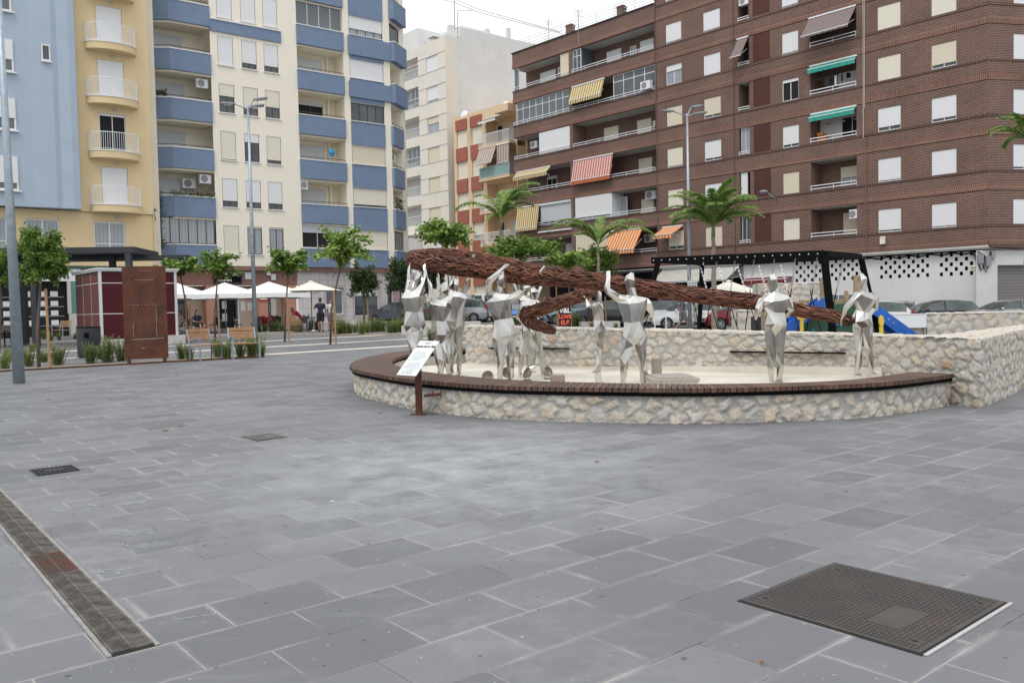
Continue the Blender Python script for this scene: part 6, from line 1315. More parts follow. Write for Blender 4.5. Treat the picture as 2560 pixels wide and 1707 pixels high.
for k in range(NL):
    zp = Zb+FL*k
    # left bay
    mb = MB(); poly_ = [(-.3,-.0),(-.3,-.12),(-2.75,-.12),(-3.6,.42),(-3.6,1.5),(-.3,1.5)]; par_ = [(-.3,-.12),(-2.75,-.12),(-3.6,.42)]
    for (xa, ya), (xb, yb) in zip(par_, par_[1:]):
        d = Vector((xb-xa, yb-ya)).normalized(); n_ = Vector((d.y, -d.x))*-.14 if False else Vector((0,.14)); mb.prism([(xa,ya),(xb,yb),(xb,yb+.14),(xa,ya+.14)], zp, zp+1.22)
    mb.build('balcony_front', mt['blue'], BC)
    mb = MB()
    for (xa, ya), (xb, yb) in zip(par_, par_[1:]): mb.prism([(xa,ya-.03),(xb,yb-.03),(xb,yb+.17),(xa,ya+.17)], zp+1.221, zp+1.29)
    mb.build('balcony_coping', mt['white'], BC)
    mb = MB(); mb.prism([(-.31,.03),(-2.7,.03),(-3.58,.57),(-3.58,1.58),(-.31,1.58)], zp-.12, zp-.005) if k > 0 else None; (mb.build('balcony_slab', mt['cream'], BC) if mb.v else None)
    if k == 0:
        window(BC, -3.55, -.35, zp+1.3, zp+FL-.02, .1, 0, fm='bronze', gm_='glass_cur', npan=6)
    else:
        mb = MB(); mb.tube([(-.35,-.05,zp+1.42),(-2.75,-.05,zp+1.42),(-3.55,.45,zp+1.42)], .02, 6); mb.build('balcony_rail', mt['bronze'], BC)
        window(BC, -3.3, -1.5, zp+.2, zp+2.5, 1.5, .9, 'shut_g', fm='alu')  # grey shutter tone carries the shade of the loggia
        if k in (1, 3): aircon(BC, -.75, zp+2.15, .6, .7, .55)
        if k == 1: aircon(BC, -1.5, zp+1.9, 1.4, .8, .6)
    # middle bay
    mb = MB(); mb.box(5.33, 8.67, -.12, .03, zp-.02, zp+1.2); mb.build('balcony_front', mt['blue'], BC); mb = MB(); mb.box(5.31, 8.69, -.15, .06, zp+1.201, zp+1.26); mb.build('balcony_coping', mt['white'], BC)
    mb = MB(); mb.quad((5.35,1.49,zp+1.2),(8.65,1.49,zp+1.2),(8.65,1.49,zp+FL-.03),(5.35,1.49,zp+FL-.03)); mb.box(5.36,8.64,.04,1.48,zp-.14,zp-.03) if k else None; mb.build('recess_wall', mt['yellow'] if 0 else mt['cream'], BC)
    if k == 0: window(BC, 5.36, 8.64, zp+1.27, zp+FL-.1, .12, .35, 'shut_g', fm='alu', gm_='dark', npan=3)
    elif k >= 5: window(BC, 5.36, 8.64, zp+1.27, zp+FL-.1, .12, 0, fm='alu', gm_='glass_grey', npan=4)
    else:
        rail(BC, 5.4, 8.6, [zp+1.42], -.05, .016, .8, zb=zp+1.26, m='bronze', name='balcony_rail')
        window(BC, 5.9, 7.7, zp+.3, zp+2.45, 1.4, [0,.45,1,.1,.9][k], 'shut_g', fm='bronze', gm_='dark' if k == 3 else 'glass')
        mb = MB(); mb.box(8.0,8.1,1.2,1.45,zp+1.3,zp+FL-.04); mb.build('corner_rib', mt['cream'], BC)
    if k == 2: mb = MB(); blob(mb, (7.6,-.02,zp+1.85), (.24,.12,.27), 8); mb.build('blue_bundle', mat('blue_plastic', (.03,.25,.5), .5), BC)
    if k == 1: aircon(BC, 5.62, zp+2.2, .35, .45, .55)
    # right spandrels and windows
    mb = MB(); mb.box(9.1, 11.72, -.05, -.001, zp-.0 if k else zp+.0, zp+1.22); 
    if k: mb.box(9.1, 11.72, -.05, -.001, zp-.38, zp-.001)
    mb.build('blue_spandrel', mt['blue'], BC); mb = MB(); mb.box(9.1, 11.72, -.1, -.0, zp+1.221, zp+1.27); mb.build('window_sill', mt['white'], BC)
    t_, m = [(1,'shut_y'),(.85,'shut_y'),(1,'shut_c'),(0,'shut_w'),(.96,'shut_w'),(.65,'shut_w'),(1,'shut_w')][k]; window(BC, 9.13, 11.7, zp+1.25, zp+2.5, .06, t_, m, fm='bronze', gm_='glass' if k != 5 else 'glass_cur', npan=4 if k != 2 else 2)
mb = MB(); mb.box(-.3, 4.25, -.09, -.001, 18.98, 19.68); mb.build('blue_band', mt['blue'], BC); mb = MB(); mb.box(-.3,4.25,-.14,-.0,19.681,19.76); mb.build('band_coping', mt['white'], BC)
mb = MB(); mb.box(9.0, 12.25, -.16, -.0505, 16.2, 17.3); mb.box(9.0,12.25,-.16,-.0505,19.05,20.3); each(mb, 'upper_blue_band', mt['blue'], BC)
# corner side
azc = 1.3-AZL
def xc(o): o.matrix_local = Matrix.Translation((12.235,0,0)) @ Matrix.Rotation(azc, 4, 'Z'); return o
mb = MB(); hc = [(.0,1.75,Zb+FL*k+1.24,Zb+FL*k+FL-.3,1.2) for k in range(NL)]; wallholes(mb, 0, 2.6, Zb, Zb+FL*NL, hc, 0); cwl = xc(mb.build('corner_wall', mt['creamrib'], BC))
mb = MB(); mb.box(-.1, 2.5, 1.2, 3, Zb, Zb+FL*NL); mb.build('corner_core', mt['cream'], cwl)
for k in range(NL):
    zp = Zb+FL*k; ex_ = .35 if k >= 4 else .0; mb = MB(); mb.box(-.05, 1.8+ex_, -.2-ex_*.6, -.001, zp-.1, zp+1.2); mb.build('balcony_front', mt['blue'], cwl); mb = MB(); mb.box(-.07, 1.82+ex_, -.23-ex_*.6, .02, zp+1.201, zp+1.26); mb.build('balcony_coping', mt['white'], cwl)
    if k == 0 or k == 5: window(cwl, 0.02, 1.73, zp+1.27, zp+FL-.32, .05, 0, fm='bronze', gm_='glass_cur' if k == 0 else 'glass_grey', npan=5)
    else: rail(cwl, 0, 1.8, [zp+1.42], -.12, .016, .5, zb=zp+1.26, m='bronze', name='balcony_rail')
    if k == 2: aircon(cwl, .9, zp+1.8, .6, .8, .55)
walllamp(BC, -3.9, 7.2, -.05)
# plants on balconies
bl = leaf_mat('balcony_plants', (.03,.06,.015), (.10,.15,.035), (.3,.05,.03)); rnd = random.Random(8)
for (s0, s1, z, y, par, dens) in ((-3.0,-.4,Zb+FL+1.3,-.1,BC,260),(-3.5,-2.9,Zb+FL*3+1.4,.2,BC,160),(-3.4,-.5,Zb+FL*6+1.3,-.1,BC,120)):
    mb = MB()
    for k in range(dens): leafquad(mb, Vector((rnd.uniform(s0,s1), y+rnd.uniform(-.15,.1), z+rnd.uniform(-.05,.38)*rnd.random())), rv(rnd), rv(rnd), .13, .08)
    mb.build('balcony_plants', bl, par)
mb = MB()
for k in range(160): leafquad(mb, Vector((rnd.uniform(.2,1.2), -.1+rnd.uniform(-.2,.1), Zb+FL+1.25+rnd.uniform(0,.8))), rv(rnd), rv(rnd), .15, .09)
mb.build('balcony_plants', bl, cwl)
mb = MB()
for k in range(240): leafquad(mb, Vector((-3.55+rnd.gauss(0,.1), .1+rnd.uniform(-.1,.1), Zb+rnd.uniform(1.0,4.4))), rv(rnd), rv(rnd), .13, .08)
mb.build('climbing_plant', bl, BC)
# ground floor: cafe and tiled shop
mb = MB(); wallholes(mb, 5.0, 12.2, 0, Zb-.25, [(7.05,8.3,1.4,3.2,.2),(9.15,11.05,1.25,3.2,.2),(11.7,12.1,.4,3.3,.2)], .25); mb.build('tiled_wall', mt['tile'], BC)
window(BC,7.05,8.3,1.4,3.2,.4,0,gm_='glass_grey',fm='white',npan=1); window(BC,9.15,11.05,1.25,3.2,.4,.28,'shut_w',gm_='glass',fm='white',npan=1); window(BC,11.7,12.1,.4,3.3,.4,0,fm='charcoal',npan=1)
mb = MB()
for (a, c, d, e) in ((6.9,8.45,1.25,3.35),(9.0,11.2,1.1,3.35)):
    for q in (0,.12): 
        x0, x1, y0_, y1_ = a+q, c-q, d+q, e-q; mb.box(x0,x1,.235,.249,y0_,y0_+.02); mb.box(x0,x1,.235,.249,y1_-.02,y1_); mb.box(x0,x0+.02,.235,.249,y0_+.02,y1_-.02); mb.box(x1-.02,x1,.235,.249,y0_+.02,y1_-.02)
mb.build('window_surround', mt['marble'], BC)
mb = MB(); mb.box(12.2,12.75,.1,.9,0,Zb-.3); mb.build('marble_pillar', mt['marble'], BC); mb = MB(); mb.box(-4.2,13,.0,1.6,Zb-.28,Zb-.005) ; mb.build('ground_soffit', mt['brownfascia'], BC)
mb = MB(); mb.box(-3.6,5.0,.25,.4,3.35,Zb-.285); mb.build('cafe_fascia', mt['brownfascia'], BC)
mb = MB(); wallholes(mb, -3.6, 5.0, 0, 3.349, [(.0,1.25,.0,2.9,.3),(-3.6,-1.9,1.2,2.95,.3),(3.05,3.8,1.2,2.95,.3)], 1.1); mb.build('cafe_wall', mt['beige'], BC)
mb = MB(); mb.quad((-3.6,1.42,.0),(4,1.42,.0),(4,1.42,3.3),(-3.6,1.42,3.3)); mb.build('cafe_interior', mt['dark'], BC)
window(BC,-3.6,-1.9,1.2,2.95,1.2,0,fm='white',npan=3); window(BC,3.05,3.45,1.2,2.95,1.2,0,fm='white',npan=1,trans=2.3); mb = MB(); mb.box(3.45,3.8,1.02,1.09,1.3,2.9); mb.build('open_shutter', mt['white'], BC)
mb = MB(); mb.box(-.08,0,1.0,1.12,0,2.9); mb.box(1.25,1.33,1.0,1.12,0,2.9); mb.build('cafe_door_frame', mt['white'], BC)
mb = MB(); mb.box(.35,.65,1.38,1.40,1.9,2.4); mb.box(.35,.65,1.38,1.40,1.1,1.6); mb.box(1.45,1.75,1.07,1.09,1.75,2.35); mb.box(1.9,2.25,1.07,1.09,1.75,2.3); each(mb, 'posted_notice', mt['white'], BC)
mb = MB(); mb.box(-.98,-.4,.25,.9,0,3.35); mb.box(2.35,2.95,.25,.9,0,3.35); mb.box(4.2,4.9,.25,.9,0,3.35); each(mb, 'salmon_pillar', mt['salmon'], BC)
mb = MB(); mb.box(2.35,2.97,.21,.24,2.35,2.95); cs = mb.build('red_cafe_sign', mt['red'], BC); mb = MB(); mb.box(2.45,2.87,.2,.209,2.6,2.68); mb.box(2.42,2.9,.2,.209,2.45,2.53); mb.build('sign_lettering', mt['txtwhite'], cs)
mb = MB(); mb.box(1.5,1.95,.2,.249,3.75,4.2); mb.box(2.9,3.15,.1,.249,4.0,4.25); mb.box(3.2,3.5,.15,.249,3.7,4.1); each(mb, 'wall_vent', mt['alu'], BC)
mb = MB(); mb.box(-.08,.04,.9,1.0,.0,2.8); mb.build('blue_column', mat('bright_blue', (.03,.22,.45), .5), BC)
mb = MB(); mb.box(-.5,1.25,.14,.24,3.5,4.25); sg_ = mb.build('cafe_signboard', mt['black'], BC)
mb = MB(); mb.box(-.47,1.22,.135,.139,3.52,3.535); mb.box(-.47,1.22,.135,.139,4.215,4.23); mb.box(-.47,-.455,.135,.139,3.535,4.215); mb.box(1.205,1.22,.135,.139,3.535,4.215); mb.build('sign_border', mt['txtgrey'], sg_)
RX90 = Matrix.Rotation(PI/2, 4, 'X')
text('EL PARQUE', .27, 'sign_lettering', mt['txtwhite'], sg_, Matrix.Translation((.38,.13,4.06)) @ RX90, bold=.006)
text('CAFETERÍA', .17, 'sign_lettering', mt['txtwhite'], sg_, Matrix.Translation((.2,.13,3.66)) @ RX90, bold=.004)
text('bar', .2, 'sign_lettering', mat('yellow_lettering', (.4,.55,.1), .6), sg_, Matrix.Translation((.3,.13,3.85)) @ RX90, shear=.3)
# ======== yellow and pale blue building ========
OY = (-22.384, 47.5)
YB = bld('apartment_building', 'yellow building with a rounded pale blue bay and curved white balconies, at the far left', OY, AZL)
dz_ = [7.78+2.955*k for k in range(5)]; hy = [(-.25,1.12,z,z+2.08,.2) for z in dz_]+[(-4.05,-2.4,5.1,6.85,.2),(-.72,.93,5.1,6.85,.2),(-6.9,-4.87,5.1,6.85,.2),(-9.5,-7.8,5.1,6.85,.2)]
mb = MB(); wallholes(mb, -1.5, 2.42, 7.35, 24, [h for h in hy if h[2] > 7], 0); mb.build('yellow_wall', mt['yellow'], YB)
mb = MB(); wallholes(mb, -11, 2.42, 4.37, 7.349, [h for h in hy if h[2] < 7], .12); mb.build('yellow_lower_wall', mt['yellow'], YB)
mb = MB(); mb.box(2.42,2.42+.02,0,8,0,24); mb.box(-11,2.41,.5,8,0,24); mb.build('inner_block', mt['yellow'], YB)
for k, z in enumerate(dz_):
    window(YB, -.25, 1.12, z, z+2.08, .08, .06 if k == 1 else 1, 'shut_w', gm_='dark' if k == 1 else 'glass', fm='white' if k != 1 else 'alu')
    zs = z-.05-.0; c = .47; Rb = 1.32; pr = .78
    arc = [(c+Rb*math.cos(a), -pr*math.sin(a)) for a in [PI*j/20 for j in range(21)]]
    mb = MB(); mb.prism([(x, y) for x, y in arc][::-1], zs-.40, zs-.03); mb.build('balcony_slab', mt['yellow'], YB); mb = MB(); mb.prism([(c+(x-c)*1.03, y*1.04) for x, y in arc][::-1], zs-.029, zs+.03); mb.build('slab_edge', mt['white'], YB)
    mb = MB(); rr = [(c+(x-c)*.98, y*.98, zs+1.0) for x, y in arc]; mb.tube(rr, .022, 6); mb.tube([(x, y, zs+.09) for x, y, _ in rr], .014, 5); aa = [(c+Rb*.98*math.cos(PI*j/34), -pr*.98*math.sin(PI*j/34)) for j in range(35)]
    for x, y in aa: mb.box(x-.009,x+.009,y-.009,y+.009,zs+.05,zs+1.0)
    mb.build('balcony_railing', mt['whitemetal'], YB); mb = MB(); blob(mb, (.55,-.04,zs-.62), (.13,.07,.09), 8); mb.build('oval_wall_lamp', mt['soffit'], YB, True)
for h in hy[5:]:
    window(YB, h[0], h[1], h[2], h[3], .2, 0, fm='white', gm_='glass_cur', npan=2, fw=.08, trans=5.62)
# blue bay: gently curved skin
bay = [(-11,-.42),(-5.4,-.42),(-4.2,-.42),(-3.6,-.45),(-3.05,-.52),(-2.55,-.55),(-2.3,-.46),(-2.1,-.52),(-1.75,-.6),(-1.42,-.55),(-1.36,-.3),(-1.36,.1)]
bz = lambda q: 7.40
mb = MB(); hb = []
for (xa, ya), (xb, yb) in zip(bay, bay[1:]):
    if (xa, xb) == (-11,-5.4):
        HHb = [(-6.3,-5.45,5.42+2.955*k,5.42+2.955*k+1.5,.15) for k in range(1,7)]; wallholes(mb, -11, -5.4, 7.4, 24, [], -.42)
    elif (xa, xb) == (-3.6,-3.05):
        mb.quad((xa,ya,7.4),(xb,yb,7.4),(xb,yb,24),(xa,ya,24))
    else: mb.quad((xa,ya,7.4),(xb,yb,7.4),(xb,yb,24),(xa,ya,24))
mb.add([(x, y, 7.4) for x, y in bay]+[(-1.36,.12,7.4),(-11,.12,7.4)], [tuple(range(len(bay)+2))]); mb.build('blue_bay', mt['paleblue'], YB)
for k in range(5): z = 7.03+.0+2.98*k+ (1.0 if 0 else 1.0); 
for k, (z0_, z1_) in enumerate(((8.2,9.95),(11.3,12.95),(14.3,15.96),(17.4,19.1))):
    window(YB, -6.6, -4.32, z0_, z1_, -.46, [.78,.62,.62,.6][k], 'shut_w', fm='white', gm_='glass_grey', npan=2, dep=.035, fw=.09); mb = MB(); mb.box(-6.7,-4.2,-.56,-.4601,z0_-.07,z0_-.005); mb.build('window_sill', mt['white'], YB)
window(YB, -3.05, -2.62, 15.1, 15.95, -.6, 0, fm='white', gm_='glass', npan=1, dep=.05, fw=.07); mb = MB(); mb.box(-3.1,-2.57,-.66,-.601,15.02,15.095); mb.build('window_sill', mt['white'], YB)
# shop level
mb = MB(); mb.box(-11,2.42,.05,.3,4.2,4.368); mb.build('green_trim', mat('dark_green_trim', (.03,.085,.06), .6), YB)
mb = MB(); mb.box(-11,-1.45,.1,.2,3.52,4.2); sb = mb.build('shop_signboard', mt['white'], YB)
text('travel', .62, 'sign_lettering', mt['txtgrey'], sb, Matrix.Translation((-2.75,.09,3.83)) @ RX90, bold=.016)
mb = MB(); mb.box(-11,2.4,.45,.49,0,3.52); mb.build('shop_glass', mt['dark'], YB)
mb = MB(); mb.box(-1.98,-1.45,.1,.3,1.75,3.515); mb.box(-7.6,-7.3,.1,.3,0,3.515); each(mb, 'green_panel', mat('teal_panel', (.10,.22,.19), .6), YB); mb = MB(); mb.box(-2.1,-1.45,.08,.32,0,1.745); mb.box(-2.15,-1.985,.1,.3,1.75,3.515); each(mb, 'shop_pier', mt['conc'], YB); mb = MB(); mb.box(1.9,2.42,.08,.4,0,4.19); mb.build('shop_pier', mt['yellow'], YB)
mb = MB()
for i in range(7):
    for j in range(4):
        if (i+j) % 7 == 5: continue
        x = -6.3+i*.56; z = 1.15+j*.52; mb.box(x,x+.36,.42,.44,z,z+.27)
each(mb, 'window_card', mt['white'], YB)
mb = MB()
for j in range(4): mb.box(-6.4,-2.3,.425,.44,1.1+j*.52,1.12+j*.52)
each(mb, 'card_shelf', mt['alu'], YB)
# ======== white tower and orange panelled flats ========
OT = (-6.056, 84.0); TW = bld('apartment_building', 'tall pale stone clad block with a blank white side wall, between the big buildings', OT, -.84)
FT = 3.0; Zt = 19.33-FT*6+.0; hs = [(-3.05,-1.1,16.3+FT*k-.0+.0,17.85+FT*k,.2) for k in range(-4,4)]
mb = MB(); wallholes(mb, -4.4, .17, 0, 28.28, hs, 0); wallholes(mb, -12, -4.6, 0, 28.28, [(-12,-4.75,16.35+FT*k,18.45+FT*k,1.4) for k in range(-5,4)], .25); mb.build('stone_clad_front', mt['stoneclad'], TW)
mb = MB(); mb.box(-12,-.0,1.7,14,0,28); mb.build('inner_block', mt['wallwhite'], TW)
mb = MB()
for k in range(-6,5):
    for z in (16.32+FT*k, 17.87+FT*k): mb.box(-4.4,.18,-.03,-.001,z-.03,z+.03) if 0 < z < 28.2 else None
each(mb, 'cladding_joint', mt['soffit'], TW)
for k in range(-4,4): t_, m = [(1,'shut_w'),(.85,'shut_w'),(.42,'shut_c'),(1,'shut_c'),(1,'shut_c'),(1,'shut_c'),(.9,'shut_w'),(1,'shut_w')][3-k if k <= 3 else 0]; window(TW, -3.05, -1.1, 16.3+FT*k, 17.85+FT*k, .1, t_, m, gm_='glass_cur')
for k in range(-5,4):
    z = 16.35+FT*k; rail(TW, -12, -4.75, [z+.02, z+.95], .3, .03, .28, zb=z, name='balcony_railing', m='alu')
    if k in (-3,0,2): window(TW, -7.2, -4.8, z+.5, z+2.05, .45, 0, npan=3, gm_='glass_grey')
    mb = MB(); mb.box(-6.2,-5.3,1.5,1.6,z+.1,z+1.9); mb.build('balcony_door', mt['shut_g'], TW)
relT = PI/2-.04; rt = .65+.84
def xt(o): o.matrix_local = Matrix.Translation((.17,0,0)) @ Matrix.Rotation(rt, 4, 'Z'); return o
mb = MB(); mb.quad((0,0,0),(1.35,0,0),(1.35,0,28.3),(0,0,28.3)); mb.build('side_cladding', mt['stoneclad'], TW).matrix_local = Matrix.Translation((.17,0,0)) @ Matrix.Rotation(rt, 4, 'Z')
mb = MB(); mb.box(1.35,1.75,-.0,1,0,28.5); mb.box(1.75,14,-.02,9,0,29.4); mb.build('blank_side_wall', mt['wallwhite'], TW).matrix_local = Matrix.Translation((.17,0,0)) @ Matrix.Rotation(rt, 4, 'Z')
mb = MB(); mb.box(2.0,2.5,2,2.6,29.4,30.3); mb.box(5.2,5.7,.3,.8,29.4,30.0); mb.box(8.0,8.35,.3,.7,29.4,30.6)
for c_ in each(mb, 'chimney', mt['wallwhite'], TW): c_.matrix_local = Matrix.Translation((.17,0,0)) @ Matrix.Rotation(rt, 4, 'Z')
mb = MB(); mb.box(-8,-1,3,9,28.2,30.2); mb.box(-14,-7,2,9,28,31.3); mb.build('roof_storey', mt['wallwhite'], TW)
mb = MB(); mb.box(-3.1,-2.5,.6,1.2,28.3,28.9); mb.box(-3.3,-2.3,.45,1.35,28.95,29.02); mb.build('chimney', mt['wallwhite'], TW)
OO = (-2.647, 80.0); OB = bld('apartment_building', 'apricot building with rust-red panels and side balconies, left of the brick building', OO, -.84)
mb = MB(); wins = []
for k in range(-6, 1):
    z = 17.03-1.32+2.98*k
    for a in (-3.42, -1.2): wins.append((a, a+1.55, 17.04+2.98*k, 18.68+2.98*k, .25))
wallholes(mb, -3.9, 5.2, 0, 20.1, wins+[(.95,5.1,13.6+2.98*k,16.1+2.98*k,1.2) for k in range(-4,2) if 13.6+2.98*k < 17.5], 0); mb.build('apricot_wall', mt['orange'], OB)
mb = MB(); mb.box(-3.89,5.19,1.2,12,0,20.0); mb.build('inner_block', mt['orange'], OB)
for k in range(-6, 1):
    for j, a in enumerate((-3.42, -1.2)):
        mb = MB(); mb.box(a-.05,a+1.6,-.12,-.001,18.69+2.98*k,19.68+2.98*k+.33 if 0 else 20.0+2.98*k-.0 if k < 0 else 19.7); mb.build('rust_red_panel', mt['terracotta'], OB)
        window(OB, a, a+1.55, 17.04+2.98*k, 18.68+2.98*k, .12, .72 if k == -3 else 1, 'shut_y', gm_='glass_cur')
for k in range(-4, 2):
    z = 13.48+2.98*k
    mb = MB(); mb.box(.85,5.1,-.9,.0,z-.22,z); mb.build('balcony_slab', mt['orange'], OB)
    if z < 18:
        m = 'greenawn' if k == 0 else 'whitemetal'; mb = MB(); mb.box(.9,5.05,-.88,-.84,z+.98,z+1.03); mb.box(.9,5.05,-.88,-.84,z+.05,z+.09)
        for i in range(30): x = lerp(.92,5.03,i/29); mb.box(x-.015,x+.015,-.875,-.845,z+.09,z+.98)
        mb.build('balcony_railing', mt['whitemetal'], OB)
        if k == 0: mb = MB(); mb.box(.93,5.0,-.83,-.82,z+.06,z+.97); mb.build('green_balcony_cloth', mt['greenawn'], OB)
        window(OB, 3.0, 4.45, z+.1, z+2.1, 1.1, 1, 'shut_g'); window(OB, 1.3, 2.05, z+.1, z+2.1, 1.1, 0, gm_='dark', npan=1)
mb = MB(); mb.box(3.3,5.15,-1.0,-.001,19.05,19.7); mb.build('top_box', mt['orange'], OB)
awning(OB, .9, 3.3, 19.1, 18.7, 0, -.9, 'charcoal', 'white', frh=.18); awning(OB, .95, 3.3, 16.2, 14.75, -.85, -1.5, 'awn_w', frh=.1); awning(OB, 3.45, 5.1, 16.2, 14.6, -.88, -.93, 'awn_w', frh=0)
for px, py, Y, lb in ((1160,285,80,'small white satellite dish on the roof edge of the apricot building, left end'),(1263,262,76,'white satellite dish on the roof of the apricot building, beside the brick building')):
    a = at(px, py, Y); mb = MB(); mb.lathe([(0,.08),(.2,.05),(.38,-.02)], 14); o = mb.build('satellite_dish', mt['white'], None, True); o.location = a; o.rotation_euler = (1.1,0,-.6); props(o, lb, 'satellite dish', 'satellite dishes')
# tall mast
a = at(1134,-60,86); mb = MB(); mb.tube([(0,0,-8),(0,0,0)], .05, 6); o = mb.build('roof_mast', mt['grey']); o.location = a; props(o, 'tall thin mast on the roof of the pale tower, crossing the sky', 'mast')
a = at(1143,30,84); mb = MB(); mb.tube([(0,0,-2.5),(0,0,0)], .035, 5)
for k in range(7): mb.bar((0+k*.22,0,-.1),(0+k*.22,0,.3),.02)
mb.bar((0,0,.1),(1.5,0,.1),.03); o = mb.build('roof_aerial', mt['grey']); o.location = a; props(o, 'comb shaped aerial on the roof of the pale tower', 'aerial', 'roof aerials')
# building closing the street between the flats and the tower
FB = bld('apartment_building', 'plain shaded street building low between the blue flats and the statues', (-3.5, 88), .1)
mb = MB(); mb.box(-10,6,0,8,0,9); mb.build('wall', mt['wallgrey'], FB); window(FB,-6,-4,1,3,-.1,0); window(FB,-1,1,1,3,-.1,0)
# ---------------- cars ----------------
cg = mat('car_glass', (.03,.045,.045), .05, spec=.8, col2=(.10,.13,.125), scale=.9); tail_m = mat('tail_light', (.35,.01,.012), .2); head_m = mat('head_light', (.62,.66,.68), .12, .3); rim_m = mat('alloy_rim', (.45,.46,.47), .3, .7)
CARP = {
 'hatch': dict(L=4.0, W=1.72, roof=[(-2.0,.50),(-2.0,.95),(-1.86,1.05),(-1.55,1.40),(-.9,1.47),(-.1,1.46),(.42,1.34),(1.08,.99),(1.55,.90),(1.86,.78),(1.98,.60),(2.0,.4)], g=(2,6), belt=.93),
 'wagon': dict(L=4.4, W=1.74, roof=[(-2.2,.50),(-2.2,.98),(-2.1,1.1),(-1.88,1.42),(-1.0,1.49),(-.0,1.48),(.5,1.36),(1.18,1.0),(1.7,.92),(2.05,.78),(2.18,.60),(2.2,.4)], g=(2,6), belt=.95),
 'van': dict(L=4.2, W=1.75, roof=[(-2.1,.50),(-2.1,1.0),(-2.08,1.15),(-2.0,1.78),(-1.0,1.85),(.2,1.84),(.6,1.66),(1.2,1.15),(1.7,1.02),(2.0,.85),(2.08,.60),(2.1,.4)], g=(2,6), belt=1.12),
 'mpv': dict(L=4.3, W=1.76, roof=[(-2.15,.50),(-2.15,1.0),(-2.02,1.12),(-1.72,1.48),(-.9,1.60),(-.1,1.58),(.6,1.40),(1.35,1.02),(1.8,.90),(2.02,.78),(2.13,.60),(2.15,.4)], g=(2,6), belt=.98),
 'sedan': dict(L=4.5, W=1.78, roof=[(-2.25,.50),(-2.25,.98),(-1.95,1.06),(-1.2,1.38),(-.6,1.44),(-.0,1.43),(.42,1.32),(1.2,.99),(1.75,.90),(2.1,.78),(2.22,.60),(2.25,.4)], g=(2,6), belt=.95)}
def car(label, kind, col, pos, heading, scale=1., name='parked_car', cat='car', lights=True):
    C = CARP[kind]; r = thing(name, label, cat, pos, heading); P = C['roof']; Wd = C['W']/2; B = C['belt']; g0, g1 = C['g']
    if col not in mt: pass
    paint = mt[col]
    body = MB(); glass = {'side_window': MB(), 'side_window_': MB(), 'windscreen': MB(), 'rear_window': MB()}
    # subdivided stations
    ST = []
    for i in range(len(P)-1):
        n = 3 if P[i+1][0]-P[i][0] > .5 else 2 if P[i+1][0]-P[i][0] > .25 else 1
        for k in range(n): f = k/n; ST.append((lerp(P[i][0],P[i+1][0],f), lerp(P[i][1],P[i+1][1],f), i))
    ST.append((*P[-1], len(P)-1)); rows = []
    wl, wr = -C['L']*.30, C['L']*.315; 
    for x, z, i in ST:
        e = abs(x)/(C['L']/2); wx = Wd*(1-.16*max(0, e-.62)**2/.1444*1.0); zb = .22+(.12 if e > .95 else 0); bl_ = min(B+.05*(1-e), z-.02); gh = max(0, z-bl_); tw = wx-.34*min(1, gh/.55)*.62
        rows.append([Vector((x, wx*.90, zb)), Vector((x, wx, .42)), Vector((x, wx*1.0, .66 if z > .7 else z*.9)), Vector((x, wx*.965, bl_)), Vector((x, tw, z-(.04 if gh > .1 else .012))), Vector((x, tw*.6, z)), Vector((x, 0, z+.012))])
    for a in range(len(rows)-1):
        x0, z0_, i0 = ST[a]; x1, z1_, i1 = ST[a+1]
        for k in range(6):
            side_g = k == 3 and g0 <= i0 < g1+1 and (z0_-B) > .12 and (z1_-B) > .05
            top = k >= 4; slope = abs(z1_-z0_)/max(.01, x1-x0)
            scr = top and i0 in (g1,) ; scr = top and P[i0][0] >= -.2 and slope > .3 and (z0_ > B+.08) and i0 in (5,6); rear = top and i0 in (2,) and x0 < 0 and kind != 'van'
            for sg in (1, -1):
                q = [rows[a][k], rows[a+1][k], rows[a+1][k+1], rows[a][k+1]]; q = [Vector((v.x, v.y*sg, v.z)) for v in q]
                if sg < 0: q = q[::-1]
                if side_g:
                    glass['side_window' if sg > 0 else 'side_window_'].add(q, [(0,1,2,3)])
                elif scr: glass['windscreen'].add(q, [(0,1,2,3)])
                elif rear: glass['rear_window'].add(q, [(0,1,2,3)])
                else: body.add(q, [(0,1,2,3)])
    for rr, sg in ((rows[0], 1), (rows[-1], -1)):
        pts_ = [Vector(v) for v in rr]+[Vector((v.x, -v.y, v.z)) for v in rr[:-1][::-1]]; body.add(pts_, [tuple(range(len(pts_)))])
    # under tray and pillars
    body.add([Vector((rr[0].x, s_*rr[0].y, rr[0].z)) for rr in rows for s_ in (1,-1)], [(2*a, 2*a+2, 2*a+3, 2*a+1) for a in range(len(rows)-1)])
    for sg in (1,-1):
        for xs in ((-.15,-.12) if kind != 'van' else (.05,.0)),:
            for a in range(len(ST)-1):
                if ST[a][0] <= xs[0] < ST[a+1][0]:
                    f = (xs[0]-ST[a][0])/(ST[a+1][0]-ST[a][0]); p = rows[a][3].lerp(rows[a+1][3], f); q = rows[a][4].lerp(rows[a+1][4], f); body.bar((p.x, p.y*sg*1.004, p.z-.01), (q.x, q.y*sg*1.01, q.z+.01), .07, .02, (1,0,0))
    bo = body.build('body', paint, r)
    bm = bmesh.new(); bm.from_mesh(bo.data); bmesh.ops.remove_doubles(bm, verts=bm.verts, dist=.0005); bmesh.ops.recalc_face_normals(bm, faces=bm.faces); bm.to_mesh(bo.data); bm.free(); bo.data.polygons.foreach_set('use_smooth', [True]*len(bo.data.polygons))
    es = bo.modifiers.new('e', 'EDGE_SPLIT'); es.split_angle = math.radians(38)
